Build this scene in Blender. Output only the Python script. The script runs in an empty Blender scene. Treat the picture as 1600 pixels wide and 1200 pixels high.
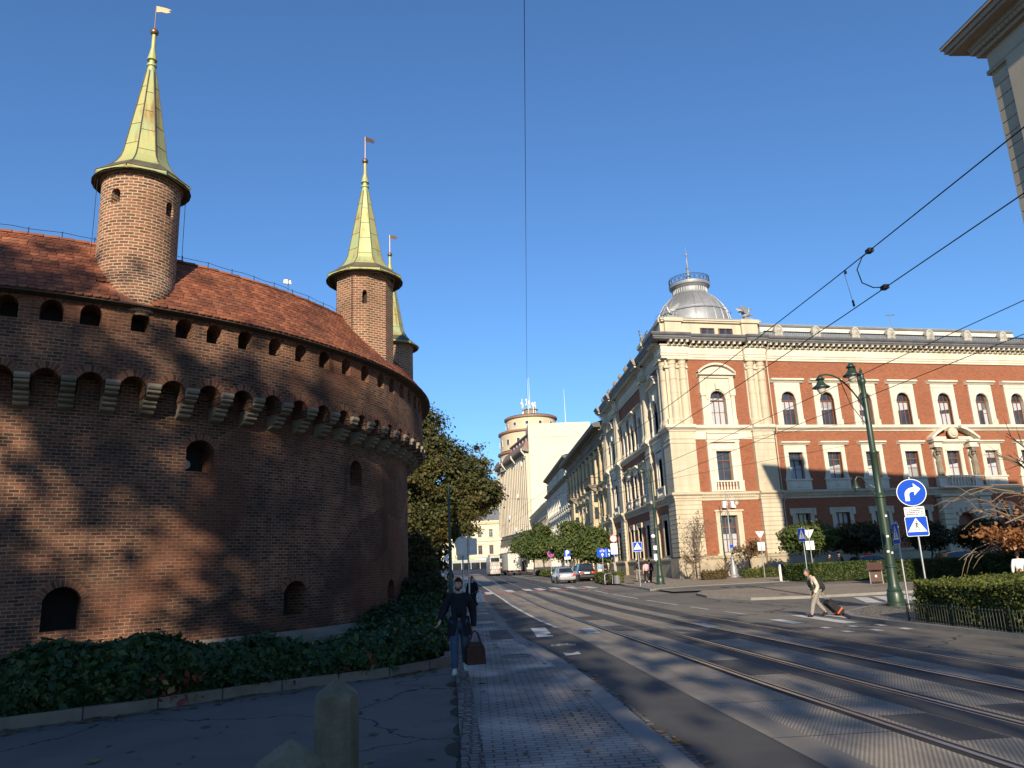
import bpy, math, random
import numpy as np
from mathutils import Matrix, Vector
SC = bpy.context.scene
COL = SC.collection
rnd = random.Random(7)
R_ = math.radians

# ------------------------------------------------------------------ ground
def G(y):
    if y < 28: return 0.0
    if y < 48: return .012*(y-28)*((y-28)/20)
    if y < 75: return .012*(y-28)
    return .564+.007*(y-75)

# ------------------------------------------------------------------ meshes
class MB:
    """collects faces (with box-mapped UVs) and links them as one object"""
    def __init__(s):
        s.v = []; s.f = []; s.uv = []; s.M = None
    def at(s, M=None):
        s.M = M; return s
    def add(s, vs, fs, uv=None):
        n = len(s.v)
        if uv is None:
            for f in fs:
                p = [vs[i] for i in f]
                nx = ny = nz = 0
                for i in range(len(p)):
                    a, b = p[i], p[(i+1) % len(p)]
                    nx += (a[1]-b[1])*(a[2]+b[2]); ny += (a[2]-b[2])*(a[0]+b[0]); nz += (a[0]-b[0])*(a[1]+b[1])
                ax, ay, az = abs(nx), abs(ny), abs(nz)
                if az >= ax and az >= ay: s.uv += [(q[0], q[1]) for q in p]
                elif ay >= ax: s.uv += [(q[0], q[2]) for q in p]
                else: s.uv += [(q[1], q[2]) for q in p]
        else:
            for f, u in zip(fs, uv): s.uv += u
        if s.M is not None: s.v += [tuple(s.M @ Vector(q)) for q in vs]
        else: s.v += [tuple(q) for q in vs]
        s.f += [tuple(i+n for i in f) for f in fs]
        return s
    def box(s, x0, x1, y0, y1, z0, z1):
        v = [(x0,y0,z0),(x1,y0,z0),(x1,y1,z0),(x0,y1,z0),(x0,y0,z1),(x1,y0,z1),(x1,y1,z1),(x0,y1,z1)]
        return s.add(v, [(0,3,2,1),(4,5,6,7),(0,1,5,4),(1,2,6,5),(2,3,7,6),(3,0,4,7)])
    def frust(s, cx, cy, z0, z1, hx0, hy0, hx1, hy1):
        v = [(cx-hx0,cy-hy0,z0),(cx+hx0,cy-hy0,z0),(cx+hx0,cy+hy0,z0),(cx-hx0,cy+hy0,z0),
             (cx-hx1,cy-hy1,z1),(cx+hx1,cy-hy1,z1),(cx+hx1,cy+hy1,z1),(cx-hx1,cy+hy1,z1)]
        return s.add(v, [(0,3,2,1),(4,5,6,7),(0,1,5,4),(1,2,6,5),(2,3,7,6),(3,0,4,7)])
    def quad(s, a, b, c, d, uv=None):
        return s.add([a,b,c,d], [(0,1,2,3)], uv)
    def poly(s, pts):
        return s.add(pts, [tuple(range(len(pts)))])
    def prism_y(s, poly, y0, y1):
        """polygon of (x,z) extruded along y; counter-clockwise seen from -y"""
        n = len(poly)
        v = [(x,y0,z) for x,z in poly]+[(x,y1,z) for x,z in poly]
        f = [tuple(range(n)), tuple(range(2*n-1,n-1,-1))]
        f += [(i, i+n, (i+1)%n+n, (i+1)%n) for i in range(n)]
        return s.add(v, f)
    def prism_z(s, poly, z0, z1):
        n = len(poly)
        v = [(x,y,z0) for x,y in poly]+[(x,y,z1) for x,y in poly]
        f = [tuple(range(n-1,-1,-1)), tuple(range(n,2*n))]
        f += [(i, (i+1)%n, (i+1)%n+n, i+n) for i in range(n)]
        return s.add(v, f)
    def sweep(s, prof, x0, x1, m0=0, m1=0, base=0):
        """profile of (out,z) (open line) run along x; ends mitred by m*out; closed with caps"""
        pr = [(base, prof[0][1])]+list(prof)+[(base, prof[-1][1])]
        n = len(pr)
        v = [(x0-m0*o, -o, z) for o,z in pr]+[(x1+m1*o, -o, z) for o,z in pr]
        f = [(i, i+n, i+1+n, i+1) for i in range(n-1)]
        f += [tuple(range(n)), tuple(range(2*n-1,n-1,-1))]
        return s.add(v, f)
    def tube(s, pts, r, n=8, cap=True):
        pts = [Vector(p) for p in pts]
        rs = r if isinstance(r, (list,tuple)) else [r]*len(pts)
        v = []; ref = None; L = 0; ls = []
        for i,p in enumerate(pts):
            d = (pts[min(i+1,len(pts)-1)]-pts[max(i-1,0)])
            if d.length < 1e-9: d = Vector((0,0,1))
            d.normalize()
            if i: L += (p-pts[i-1]).length
            ls.append(L)
            if ref is None:
                ref = Vector((1,0,0)) if abs(d.x) < .9 else Vector((0,1,0))
            a = ref-d*ref.dot(d); a.normalize(); ref = a
            b = d.cross(a)
            for k in range(n):
                t = 2*math.pi*k/n
                v.append(tuple(p+a*(math.cos(t)*rs[i])+b*(math.sin(t)*rs[i])))
        f = []; uv = []
        for i in range(len(pts)-1):
            for k in range(n):
                k2 = (k+1) % n
                f.append((i*n+k, i*n+k2, (i+1)*n+k2, (i+1)*n+k))
                w = 2*math.pi*rs[i]/n
                uv.append([(k*w,ls[i]),((k+1)*w,ls[i]),((k+1)*w,ls[i+1]),(k*w,ls[i+1])])
        if cap:
            f.append(tuple(range(n-1,-1,-1))); uv.append([(0,0)]*n)
            m = (len(pts)-1)*n
            f.append(tuple(range(m,m+n))); uv.append([(0,0)]*n)
        return s.add(v, f, uv)
    def lathe(s, prof, n=24, c=(0,0,0), a0=0., a1=360., cap=True, rot=0.):
        full = abs(a1-a0-360) < 1e-6
        m = n if full else n+1
        v = []
        for r,z in prof:
            for k in range(m):
                t = R_(a0+(a1-a0)*k/n+rot)
                v.append((c[0]+r*math.cos(t), c[1]+r*math.sin(t), c[2]+z))
        f = []; uv = []; L = 0
        for i in range(len(prof)-1):
            (ra,za),(rb,zb) = prof[i],prof[i+1]
            L2 = L+math.hypot(rb-ra, zb-za)
            rm = max(ra,rb)
            for k in range(n):
                k2 = (k+1) % m
                f.append((i*m+k, i*m+k2, (i+1)*m+k2, (i+1)*m+k))
                w = R_((a1-a0)/n)*rm
                uv.append([(k*w,L),((k+1)*w,L),((k+1)*w,L2),(k*w,L2)])
            L = L2
        if cap and full:
            if prof[0][0] > 1e-4: f.append(tuple(range(n-1,-1,-1))); uv.append([(0,0)]*n)
            if prof[-1][0] > 1e-4:
                q = (len(prof)-1)*m; f.append(tuple(range(q,q+n))); uv.append([(0,0)]*n)
        return s.add(v, f, uv)
    def ball(s, c, r, n=12, sx=1, sy=1, sz=1):
        k = max(4, n//2)
        prof = [(r*math.sin(math.pi*i/k), -r*math.cos(math.pi*i/k)) for i in range(k+1)]
        n0 = len(s.v); M = s.M
        T = Matrix.Translation(Vector(c)) @ Matrix.Diagonal((sx,sy,sz,1))
        s.M = (M @ T) if M is not None else T
        s.lathe(prof, n, cap=False); s.M = M
        return s
    def build(s, name, mat, parent=None, smooth=False, bevel=0, angle=40, loc=None, rotz=0, label=None):
        me = bpy.data.meshes.new(name)
        me.from_pydata(s.v, [], s.f)
        uvl = me.uv_layers.new(name='UVMap')
        uvl.data.foreach_set('uv', np.array(s.uv, dtype=np.float32).ravel())
        mats = mat if isinstance(mat, (list,tuple)) else [mat]
        for m in mats: me.materials.append(m)
        if smooth:
            me.shade_smooth()
            try: me.set_sharp_from_angle(angle=R_(angle))
            except Exception: pass
        me.update()
        o = bpy.data.objects.new(name, me)
        COL.objects.link(o)
        if parent is not None: o.parent = parent
        if loc is not None: o.location = loc
        if rotz: o.rotation_euler = (0,0,rotz)
        if bevel:
            b = o.modifiers.new('bevel','BEVEL'); b.width = bevel; b.segments = 2; b.limit_method = 'ANGLE'
        if label: o['label'] = label
        return o

def tag(o, label=None, cat=None, group=None, kind=None):
    if label: o['label'] = label
    if cat: o['category'] = cat
    if group: o['group'] = group
    if kind: o['kind'] = kind
    return o
def thing(name, label, cat, loc=(0,0,0), rotz=0, group=None):
    o = bpy.data.objects.new(name, None); COL.objects.link(o)
    o.empty_display_size = .3
    o.location = loc; o.rotation_euler = (0,0,rotz)
    return tag(o, label, cat, group)
def struct(name, mb, mat, label=None, **k):
    o = mb.build(name, mat, **k); o['kind'] = 'structure'
    if label: o['label'] = label
    return o
def kids(o):
    return [c for c in bpy.data.objects if c.parent == o]
def copy_tree(o, loc=None, rotz=None, label=None, group=None, parent=None, scale=None):
    c = o.copy(); COL.objects.link(c)
    if parent is not None: c.parent = parent
    if loc is not None: c.location = loc
    if rotz is not None: c.rotation_euler = (0,0,rotz)
    if label: c['label'] = label
    if group: c['group'] = group
    if scale: c.scale = scale
    for ch in kids(o): copy_tree(ch, parent=c)
    return c

def np_mesh(name, V, nface, mat, parent=None, uvr=None, k=4):
    """V: (nface*k,3) array, faces of k corners each with a random uv per face"""
    me = bpy.data.meshes.new(name)
    n = nface*k
    me.vertices.add(n); me.vertices.foreach_set('co', np.ascontiguousarray(V, dtype=np.float32).ravel())
    me.loops.add(n); me.loops.foreach_set('vertex_index', np.arange(n, dtype=np.int32))
    me.polygons.add(nface)
    me.polygons.foreach_set('loop_start', np.arange(0, n, k, dtype=np.int32))
    me.polygons.foreach_set('loop_total', np.full(nface, k, dtype=np.int32))
    uvl = me.uv_layers.new(name='UVMap')
    if uvr is None: uvr = np.random.default_rng(nface).random((nface,2))
    uvl.data.foreach_set('uv', np.repeat(uvr, k, axis=0).astype(np.float32).ravel())
    me.materials.append(mat)
    me.update(calc_edges=True)
    o = bpy.data.objects.new(name, me); COL.objects.link(o)
    if parent is not None: o.parent = parent
    return o

def leaves(P, size, rng, updir=None, flat=.0, jit=.35, shape=1.5):
    """leaf quads (pointed lozenges) at points P; returns vertices"""
    n = len(P)
    a = rng.normal(size=(n,3))
    if updir is not None: a = a*(1-flat)+updir*flat*2.2
    a /= np.linalg.norm(a,axis=1)[:,None]+1e-9
    b = rng.normal(size=(n,3)); b -= a*(a*b).sum(1)[:,None]
    b /= np.linalg.norm(b,axis=1)[:,None]+1e-9
    c = np.cross(a,b)
    sz = (size*(1+jit*rng.normal(size=n)).clip(.45,1.9))[:,None]
    V = np.empty((n,4,3))
    V[:,0] = P-b*sz*.5*shape
    V[:,1] = P+c*sz*.42-b*sz*.05+a*sz*.12
    V[:,2] = P+b*sz*.5*shape
    V[:,3] = P-c*sz*.42-b*sz*.05+a*sz*.12
    return V.reshape(-1,3)

# ------------------------------------------------------------------ walls with real openings
def arch_z(o, u):
    """top of opening o at u"""
    a,b,zs,zp,zt = o['a'],o['b'],o['zs'],o['zp'],o['zt']
    if zt <= zp+1e-6: return zp
    h = (b-a)/2; m = (a+b)/2; rise = zt-zp
    if rise >= h*.98:
        return zp+rise*math.sqrt(max(0,1-((u-m)/h)**2))
    rad = (h*h+rise*rise)/(2*rise)
    return zt-rad+math.sqrt(max(0, rad*rad-(u-m)**2))
def op(a, b, zs, zp, zt=None, **k):
    d = dict(a=a,b=b,zs=zs,zp=zp,zt=zp if zt is None else zt); d.update(k); return d
def wall(mb, rev, mapf, u0, u1, z0, z1, ops, du=99., depth=.3, nar=10):
    us = {round(u0,5), round(u1,5)}
    for o in ops:
        k = nar if o['zt'] > o['zp']+1e-6 else 1
        for i in range(k+1): us.add(round(o['a']+(o['b']-o['a'])*i/k,5))
    us = sorted(us); full = []
    for a,b in zip(us,us[1:]):
        k = max(1,math.ceil((b-a)/du-1e-6))
        full += [a+(b-a)*i/k for i in range(k)]
    full.append(us[-1])
    def q(a,b,za0,za1,zb0,zb1):
        if za1-za0 < 1e-5 and zb1-zb0 < 1e-5: return
        uv = [[(a,za0),(b,zb0),(b,zb1),(a,za1)]]
        mb.quad(mapf(a,za0,0),mapf(b,zb0,0),mapf(b,zb1,0),mapf(a,za1,0),uv)
    for a,b in zip(full,full[1:]):
        m = (a+b)/2
        act = sorted([o for o in ops if o['a'] < m < o['b']], key=lambda o:o['zs'])
        la = lb = z0
        for o in act:
            q(a,b,la,max(la,o['zs']),lb,max(lb,o['zs']))
            la,lb = arch_z(o,a),arch_z(o,b)
        q(a,b,la,z1,lb,z1)
    for o in ops:
        k = nar if o['zt'] > o['zp']+1e-6 else max(1,math.ceil((o['b']-o['a'])/du))
        d = o.get('d',depth)
        U = [o['a']+(o['b']-o['a'])*i/k for i in range(k+1)]
        top = [(u,arch_z(o,u)) for u in U]
        ring = [(o['a'],o['zs'])]+top+[(o['b'],o['zs'])]
        if o['zs'] > z0+1e-4: ring.append((o['a'],o['zs']))
        for (ua,za),(ub,zb) in zip(ring,ring[1:]):
            L = math.hypot(ub-ua,zb-za)
            if L < 1e-5: continue
            if abs(ub-ua) < 1e-6: uv = [[(0,za),(0,zb),(d,zb),(d,za)]]
            else: uv = [[(ua,za),(ub,za),(ub,za+d),(ua,za+d)]]
            rev.quad(mapf(ua,za,0),mapf(ub,zb,0),mapf(ub,zb,d),mapf(ua,za,d),uv)
    return mb
def plane_map(u, z, d): return (u, d, z)

# ------------------------------------------------------------------ materials
class NT:
    def __init__(s, name):
        s.m = bpy.data.materials.new(name); s.m.use_nodes = True
        s.t = s.m.node_tree; s.t.nodes.clear()
        s.out = s.n('ShaderNodeOutputMaterial')
    def n(s, typ, **k):
        nd = s.t.nodes.new(typ)
        for a,b in k.items():
            if a.startswith('i_'):
                key = a[2:]
                key = int(key) if key.isdigit() else key.replace('_',' ')
                if hasattr(b,'is_output') : s.t.links.new(b, nd.inputs[key])
                else: nd.inputs[key].default_value = b
            else: setattr(nd,a,b)
        return nd
    def l(s, a, b): s.t.links.new(a,b)
    def noise(s, vec, scale, detail=4, rough=.55, dist=0.):
        return s.n('ShaderNodeTexNoise', i_Vector=vec, i_Scale=scale, i_Detail=detail, i_Roughness=rough, i_Distortion=dist).outputs['Fac']
    def ramp(s, fac, *stops):
        r = s.n('ShaderNodeValToRGB', i_Fac=fac); e = r.color_ramp.elements
        while len(e) < len(stops): e.new(.5)
        for x,(p,c) in zip(e,stops):
            x.position = p; x.color = (*c,1) if len(c) == 3 else c
        return r.outputs['Color']
    def mix(s, fac, a, b, mode='MIX'):
        m = s.n('ShaderNodeMix', data_type='RGBA', blend_type=mode)
        for idx,val in ((0,fac),(6,a),(7,b)):
            if hasattr(val,'is_output'): s.l(val, m.inputs[idx])
            elif isinstance(val,(int,float)): m.inputs[idx].default_value = val
            else: m.inputs[idx].default_value = (*val,1)
        return m.outputs[2]
    def math(s, op, a, b=0.):
        m = s.n('ShaderNodeMath', operation=op)
        for i,val in enumerate((a,b)):
            if hasattr(val,'is_output'): s.l(val, m.inputs[i])
            else: m.inputs[i].default_value = val
        return m.outputs[0]
    def pos(s): return s.n('ShaderNodeNewGeometry').outputs['Position']
    def uv(s): return s.n('ShaderNodeUVMap').outputs['UV']
    def scl(s, vec, sc):
        m = s.n('ShaderNodeMapping', i_Vector=vec); m.inputs['Scale'].default_value = sc; return m.outputs[0]
    def bsdf(s, col, rough=.8, metal=0., bump=None, bdist=.02, bstr=.5, spec=.5, **k):
        b = s.n('ShaderNodeBsdfPrincipled')
        for key,val in (('Base Color',col),('Roughness',rough),('Metallic',metal),('Specular IOR Level',spec)):
            if hasattr(val,'is_output'): s.l(val, b.inputs[key])
            elif isinstance(val,(int,float)): b.inputs[key].default_value = val
            else: b.inputs[key].default_value = (*val,1)
        for key,val in k.items(): b.inputs[key.replace('_',' ')].default_value = val
        if bump is not None:
            bp = s.n('ShaderNodeBump', i_Height=bump, i_Strength=bstr, i_Distance=bdist)
            s.l(bp.outputs[0], b.inputs['Normal'])
        s.l(b.outputs[0], s.out.inputs[0]); s.b = b
        return s.m

def rough_mat(name, c1, c2, scale=3., rough=.85, bump=.3, bdist=.01, fine=40., metal=0., c3=None, spec=.4, streak=None, crack=0):
    t = NT(name); p = t.pos()
    a = t.noise(p,scale,6,.6); b = t.noise(p,fine,3,.6)
    col = t.ramp(a,(.3,c1),(.7,c2))
    if c3 is not None: col = t.mix(t.ramp(t.noise(p,scale*.23,5,.65),(.5,(0,0,0)),(.68,(1,1,1))), col, c3)
    col = t.mix(t.math('MULTIPLY',b,.5), col, tuple(x*.62 for x in c1))
    if streak:      # dirt drawn out along one axis: (scale xyz, colour, amount)
        q = t.noise(t.scl(p,streak[0]),1.,6,.68)
        col = t.mix(t.math('MULTIPLY',t.ramp(q,(.48,(0,0,0)),(.72,(1,1,1))),streak[2]), col, streak[1])
    h = t.math('ADD',a,t.math('MULTIPLY',b,.5))
    if crack:
        w_ = t.n('ShaderNodeTexNoise', i_Vector=p, i_Scale=1.7, i_Detail=4)
        o_ = t.n('ShaderNodeVectorMath', operation='SCALE', i_0=w_.outputs['Color']); o_.inputs['Scale'].default_value = .9
        v_ = t.n('ShaderNodeVectorMath', operation='ADD', i_0=p, i_1=o_.outputs[0])
        vo = t.n('ShaderNodeTexVoronoi', i_Vector=v_.outputs[0], i_Scale=crack, feature='DISTANCE_TO_EDGE')
        cr = t.math('LESS_THAN', vo.outputs['Distance'], .006)
        pv = t.n('ShaderNodeTexVoronoi', i_Vector=v_.outputs[0], i_Scale=crack*.6); ps = t.n('ShaderNodeSeparateXYZ', i_0=pv.outputs['Color'])
        col = t.mix(1., col, t.ramp(ps.outputs[0],(0,(.8,.8,.8)),(1,(1.12,1.1,1.08))), 'MULTIPLY')
        col = t.mix(cr, col, (.02,.018,.016)); h = t.math('SUBTRACT',h,t.math('MULTIPLY',cr,2.))
    return t.bsdf(col, rough, metal, h, bdist, bump, spec)
def plain(name, c, rough=.6, metal=0., spec=.5, var=.12):
    t = NT(name); a = t.noise(t.pos(),7.,4,.6)
    col = t.ramp(a,(.25,tuple(x*(1-var) for x in c)),(.75,tuple(min(1,x*(1+var)) for x in c)))
    return t.bsdf(col, rough, metal, spec=spec)
def brick_mat(name, ca, cb, cm, bw=.26, bh=.088, mort=.014, dark=.5, bumpd=.012, dirt=(.05,.04,.035), dirt_amt=.5, patch=.35):
    t = NT(name); uv = t.uv(); p = t.pos()
    w = t.n('ShaderNodeTexNoise', i_Vector=uv, i_Scale=2.2, i_Detail=2)
    o = t.n('ShaderNodeVectorMath', operation='SCALE', i_0=w.outputs['Color']); o.inputs['Scale'].default_value = .03
    v = t.n('ShaderNodeVectorMath', operation='ADD', i_0=uv, i_1=o.outputs[0])
    br = t.n('ShaderNodeTexBrick', i_Vector=v.outputs[0], i_Color1=(0,0,0,1), i_Color2=(1,1,1,1), i_Mortar=(.5,.5,.5,1),
             i_Scale=1., i_Mortar_Size=mort, i_Mortar_Smooth=.25, i_Bias=0., i_Brick_Width=bw, i_Row_Height=bh)
    br.offset = .5; br.squash = 1.0; br.squash_frequency = 2
    big = t.noise(p,.55,6,.65)
    fine = t.noise(p,30.,4,.6)
    cdk = tuple(x*dark for x in cb)
    col = t.ramp(br.outputs['Color'],(.0,ca),(.55,cb),(.93,cdk))
    col = t.mix(t.math('MULTIPLY',fine,.6), col, tuple(x*.6 for x in cb))
    mcol = t.mix(fine, cm, tuple(x*.55 for x in cm))
    col = t.mix(br.outputs['Fac'], col, mcol)
    col = t.mix(t.math('MULTIPLY',t.ramp(big,(.42,(0,0,0)),(.66,(1,1,1))),dirt_amt), col, dirt)
    pat = t.ramp(t.noise(p,.22,3,.5),(.5,(0,0,0)),(.56,(1,1,1)))
    col = t.mix(t.math('MULTIPLY',pat,patch), col, tuple(x*.72 for x in cb), 'MIX')
    if patch > .3:
        vo = t.n('ShaderNodeTexVoronoi', i_Vector=t.scl(uv,(.42,.62,1)), i_Scale=1.)
        vs = t.n('ShaderNodeSeparateXYZ', i_0=vo.outputs['Color'])
        col = t.mix(1., col, t.ramp(vs.outputs[0],(0,(.62,.6,.6)),(.45,(.95,.93,.92)),(1,(1.22,1.12,1.05))), 'MULTIPLY')
        stk = t.noise(t.scl(uv,(1.6,.16,1)),1.,5,.65)
        col = t.mix(t.ramp(stk,(.52,(0,0,0)),(.7,(.55,.55,.55))), col, (.03,.024,.02))
    h = t.math('SUBTRACT', t.math('MULTIPLY',fine,.35), br.outputs['Fac'])
    return t.bsdf(col, .88, 0, h, bumpd, .8, .25)
def leaf_mat(name, cols, nscale=.9, trans=.35, rough=.55, spread=.5):
    """cols: three colours; per-leaf random + clump noise"""
    t = NT(name); p = t.pos()
    sep = t.n('ShaderNodeSeparateXYZ', i_0=t.uv())
    f = t.math('ADD', t.math('MULTIPLY',t.noise(p,nscale,3,.5),1-spread*.5), t.math('MULTIPLY',t.math('SUBTRACT',sep.outputs[0],.5),spread))
    col = t.ramp(f,(.3,cols[0]),(.5,cols[1]),(.7,cols[2]))
    d = t.n('ShaderNodeBsdfPrincipled', i_Base_Color=col, i_Roughness=rough); d.inputs['Specular IOR Level'].default_value = .3
    tr = t.n('ShaderNodeBsdfTranslucent', i_Color=col)
    mx = t.n('ShaderNodeMixShader', i_0=trans, i_1=d.outputs[0], i_2=tr.outputs[0])
    t.l(mx.outputs[0], t.out.inputs[0])
    return t.m
def glass_mat(name, tint=(.02,.025,.03), rough=.06):
    t = NT(name)
    a = t.noise(t.pos(),.9,2,.5)
    return t.bsdf(t.ramp(a,(.35,tint),(.7,tuple(x*2.2 for x in tint))), rough, 0, t.noise(t.pos(),.7,1), .02, .12, spec=.9)

M = {}
M['asphalt'] = rough_mat('asphalt',(.16,.143,.118),(.205,.185,.153),1.2,.85,.35,.006,90.,c3=(.13,.118,.1),streak=((2.2,.1,1),(.085,.076,.064),.6),crack=.16)
M['asphalt_dark'] = rough_mat('asphalt_dark',(.06,.058,.056),(.08,.077,.073),1.6,.82,.4,.006,110.,c3=(.05,.049,.05),streak=((2.5,.12,1),(.04,.038,.036),.5))
M['path'] = rough_mat('asphalt_path',(.12,.105,.088),(.16,.14,.118),.9,.85,.35,.006,90.,c3=(.095,.083,.07),crack=.3)
M['plaza'] = None
M['kerb'] = rough_mat('kerb_granite',(.2,.19,.175),(.28,.265,.24),2.5,.8,.3,.006,60.)
M['kerb_dark'] = rough_mat('kerb_stone_dirty',(.12,.1,.085),(.19,.16,.135),2.5,.85,.35,.01,50.)
M['paint_white'] = rough_mat('road_paint',(.5,.5,.47),(.66,.65,.62),6.,.7,.2,.003,80.,c3=(.3,.29,.27))
M['paint_red'] = rough_mat('road_paint_red',(.42,.1,.07),(.5,.14,.1),6.,.7,.2,.003,80.)
M['rail'] = plain('rail_steel',(.3,.28,.26),.32,.9)
M['groove'] = plain('rail_groove',(.015,.014,.013),.9)
M['soil'] = rough_mat('soil',(.035,.025,.018),(.06,.045,.03),3.,.95,.6,.03,30.)
M['cream'] = rough_mat('cream_plaster',(.53,.455,.33),(.6,.52,.385),.8,.8,.25,.006,25.,c3=(.44,.37,.26),streak=((1.6,1.6,.14),(.3,.25,.17),.5))
M['cream_light'] = rough_mat('light_stone_plaster',(.63,.575,.46),(.7,.645,.525),.9,.8,.25,.006,25.,c3=(.53,.475,.37),streak=((1.8,1.8,.16),(.36,.32,.24),.45))
M['stone_old'] = rough_mat('weathered_sandstone',(.19,.16,.115),(.3,.255,.19),2.,.9,.6,.02,18.,c3=(.09,.075,.055))
M['stone_base'] = rough_mat('plinth_stone',(.36,.3,.21),(.46,.39,.27),1.2,.9,.4,.015,20.,c3=(.26,.22,.16))
M['acad_brick'] = brick_mat('academy_brick',(.37,.108,.043),(.28,.072,.03),(.38,.22,.14),.25,.08,.012,.65,.006,(.2,.08,.045),.3,.1)
M['barb_brick'] = brick_mat('gothic_brick',(.29,.113,.06),(.17,.066,.038),(.34,.27,.19),.23,.086,.0125,.38,.02,(.035,.025,.02),.75,.55)
M['turret_brick'] = brick_mat('turret_brick',(.38,.15,.075),(.22,.085,.045),(.6,.49,.34),.24,.09,.016,.42,.02,(.09,.05,.03),.35,.2)
M['dark_in'] = plain('dark_interior',(.02,.016,.013),.95)  # near-black colour stands in for the shade inside openings
M['zinc'] = rough_mat('zinc_sheet',(.27,.28,.29),(.36,.37,.375),1.5,.5,.15,.005,20.,.35,(.22,.22,.22))
M['lead_dark'] = plain('dark_sheet_metal',(.055,.055,.058),.55,.3)
M['green_paint'] = plain('green_enamel',(.02,.042,.027),.4,0.,.5)
M['galv'] = plain('galvanised_steel',(.42,.43,.44),.42,.75)
M['white'] = plain('white_enamel',(.78,.78,.76),.45)
M['black'] = plain('black_paint',(.018,.018,.02),.5)
M['blue_sign'] = plain('blue_reflective',(.001,.06,.46),.6,spec=.15,var=.03)
M['red_sign'] = plain('red_reflective',(.6,.03,.04),.4,var=.03)
M['wood_frame'] = plain('brown_window_paint',(.16,.06,.038),.5)
M['white_frame'] = plain('white_window_paint',(.6,.58,.53),.5)
M['glass'] = glass_mat('window_glass')
M['glass_car'] = glass_mat('car_glass',(.012,.014,.016),.12)
M['bark'] = rough_mat('bark',(.05,.04,.03),(.1,.08,.06),5.,.95,.8,.03,25.)
M['twig'] = plain('twig_bark',(.17,.12,.08),.9)
M['rubber'] = plain('tyre_rubber',(.018,.018,.018),.85)
M['wire'] = plain('cable',(.012,.012,.014),.6)
# copper: green patina with brown streaks running down
def copper():
    t = NT('copper_patina'); p = t.pos()
    a = t.noise(t.scl(p,(3.5,3.5,.35)),1.,6,.65); b = t.noise(p,1.1,5,.6)
    col = t.ramp(a,(.3,(.38,.4,.15)),(.5,(.44,.42,.17)),(.66,(.28,.17,.05)))
    col = t.mix(t.ramp(b,(.45,(0,0,0)),(.7,(1,1,1))), col, (.34,.43,.22))
    return t.bsdf(col,.55,.25,a,.01,.3)
M['copper'] = copper()
M['copper_brown'] = rough_mat('copper_brown',(.1,.085,.06),(.2,.17,.11),2.5,.6,.2,.005,30.,.3)
M['bronze'] = plain('bronze_ball',(.2,.13,.075),.4,.7)
def tiles():
    t = NT('beaver_tail_tile'); s = t.n('ShaderNodeSeparateXYZ', i_0=t.uv())
    a = t.noise(t.pos(),1.1,5,.6)
    col = t.ramp(s.outputs[0],(0,(.16,.053,.03)),(.5,(.235,.08,.041)),(1,(.32,.118,.06)))
    col = t.mix(t.ramp(a,(.45,(0,0,0)),(.72,(.6,.6,.6))), col, (.07,.038,.03))
    return t.bsdf(col,.8,0,t.noise(t.pos(),40.,3),.006,.4,.25)
M['tile'] = tiles()
SKY_STR=.112;EXPO=0.6
# ================================================================== GROUND
def curve(*pts):
    pts = sorted(pts)
    def f(y):
        if y <= pts[0][0]: a,b = pts[0],pts[1]
        elif y >= pts[-1][0]: a,b = pts[-2],pts[-1]
        else:
            for a,b in zip(pts,pts[1:]):
                if a[0] <= y <= b[0]: break
        return a[1]+(b[1]-a[1])*(y-a[0])/(b[0]-a[0])
    return f
KL = curve((-30,2.6),(7.65,2.0),(13.4,1.89),(16.7,1.73),(19.8,1.5),(22.6,1.2),(25.6,1.06),(27.7,1.0),(34.3,.86),(40.4,.66),(47.1,.33),(58.9,.1),(74.9,-.1),(140,-.9),(330,-6))
PL = curve((-30,.35),(8,-.2),(11,-.3),(15.6,-.46),(18,-.6),(26,-.95),(36,-1.5),(60,-2.2),(140,-3.6),(330,-9))      # left edge of the paving
WL = curve((-30,3.75),(7.9,3.3),(11.6,3.19),(23.6,2.86),(31.7,2.35),(37.8,2.05),(44,1.72),(55,1.28),(82.6,.25),(140,-.6),(330,-5))
RA = curve((-30,5.6),(0,5.25),(7.6,4.89),(12.85,4.58),(18.9,4.34),(31.2,3.8),(42.2,3.17),(56,2.6),(76,2.1),(113,1.75),(160,1.2),(330,-2.5))
KR = curve((40,14.2),(47,13.6),(52,11.2),(56,11.25),(60,11.1),(75,12.2),(84,12.2),(86,10.4),(120,9.8),(330,8.5))     # far right kerb
def ysamp(a,b,st=1.5):
    n = max(1,math.ceil((b-a)/st)); return [a+(b-a)*i/n for i in range(n+1)]
def strip(mb, ys, fl, fr, dz, nx=1, uvo=None):
    for y0,y1 in zip(ys,ys[1:]):
        for k in range(nx):
            p = []
            for y,t in ((y0,k/nx),(y0,(k+1)/nx),(y1,(k+1)/nx),(y1,k/nx)):
                x = fl(y)+(fr(y)-fl(y))*t; p.append((x,y,G(y)+dz))
            uv = None if uvo is None else [[(q[0]-uvo(q[1]),q[1]) for q in p]]
            mb.quad(*p, uv)
    return mb
off = lambda f,d: (lambda y: f(y)+d)
con = lambda c: (lambda y: c)
Y = ysamp(-25,60,1.5)+ysamp(60,330,6)[1:]
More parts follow.
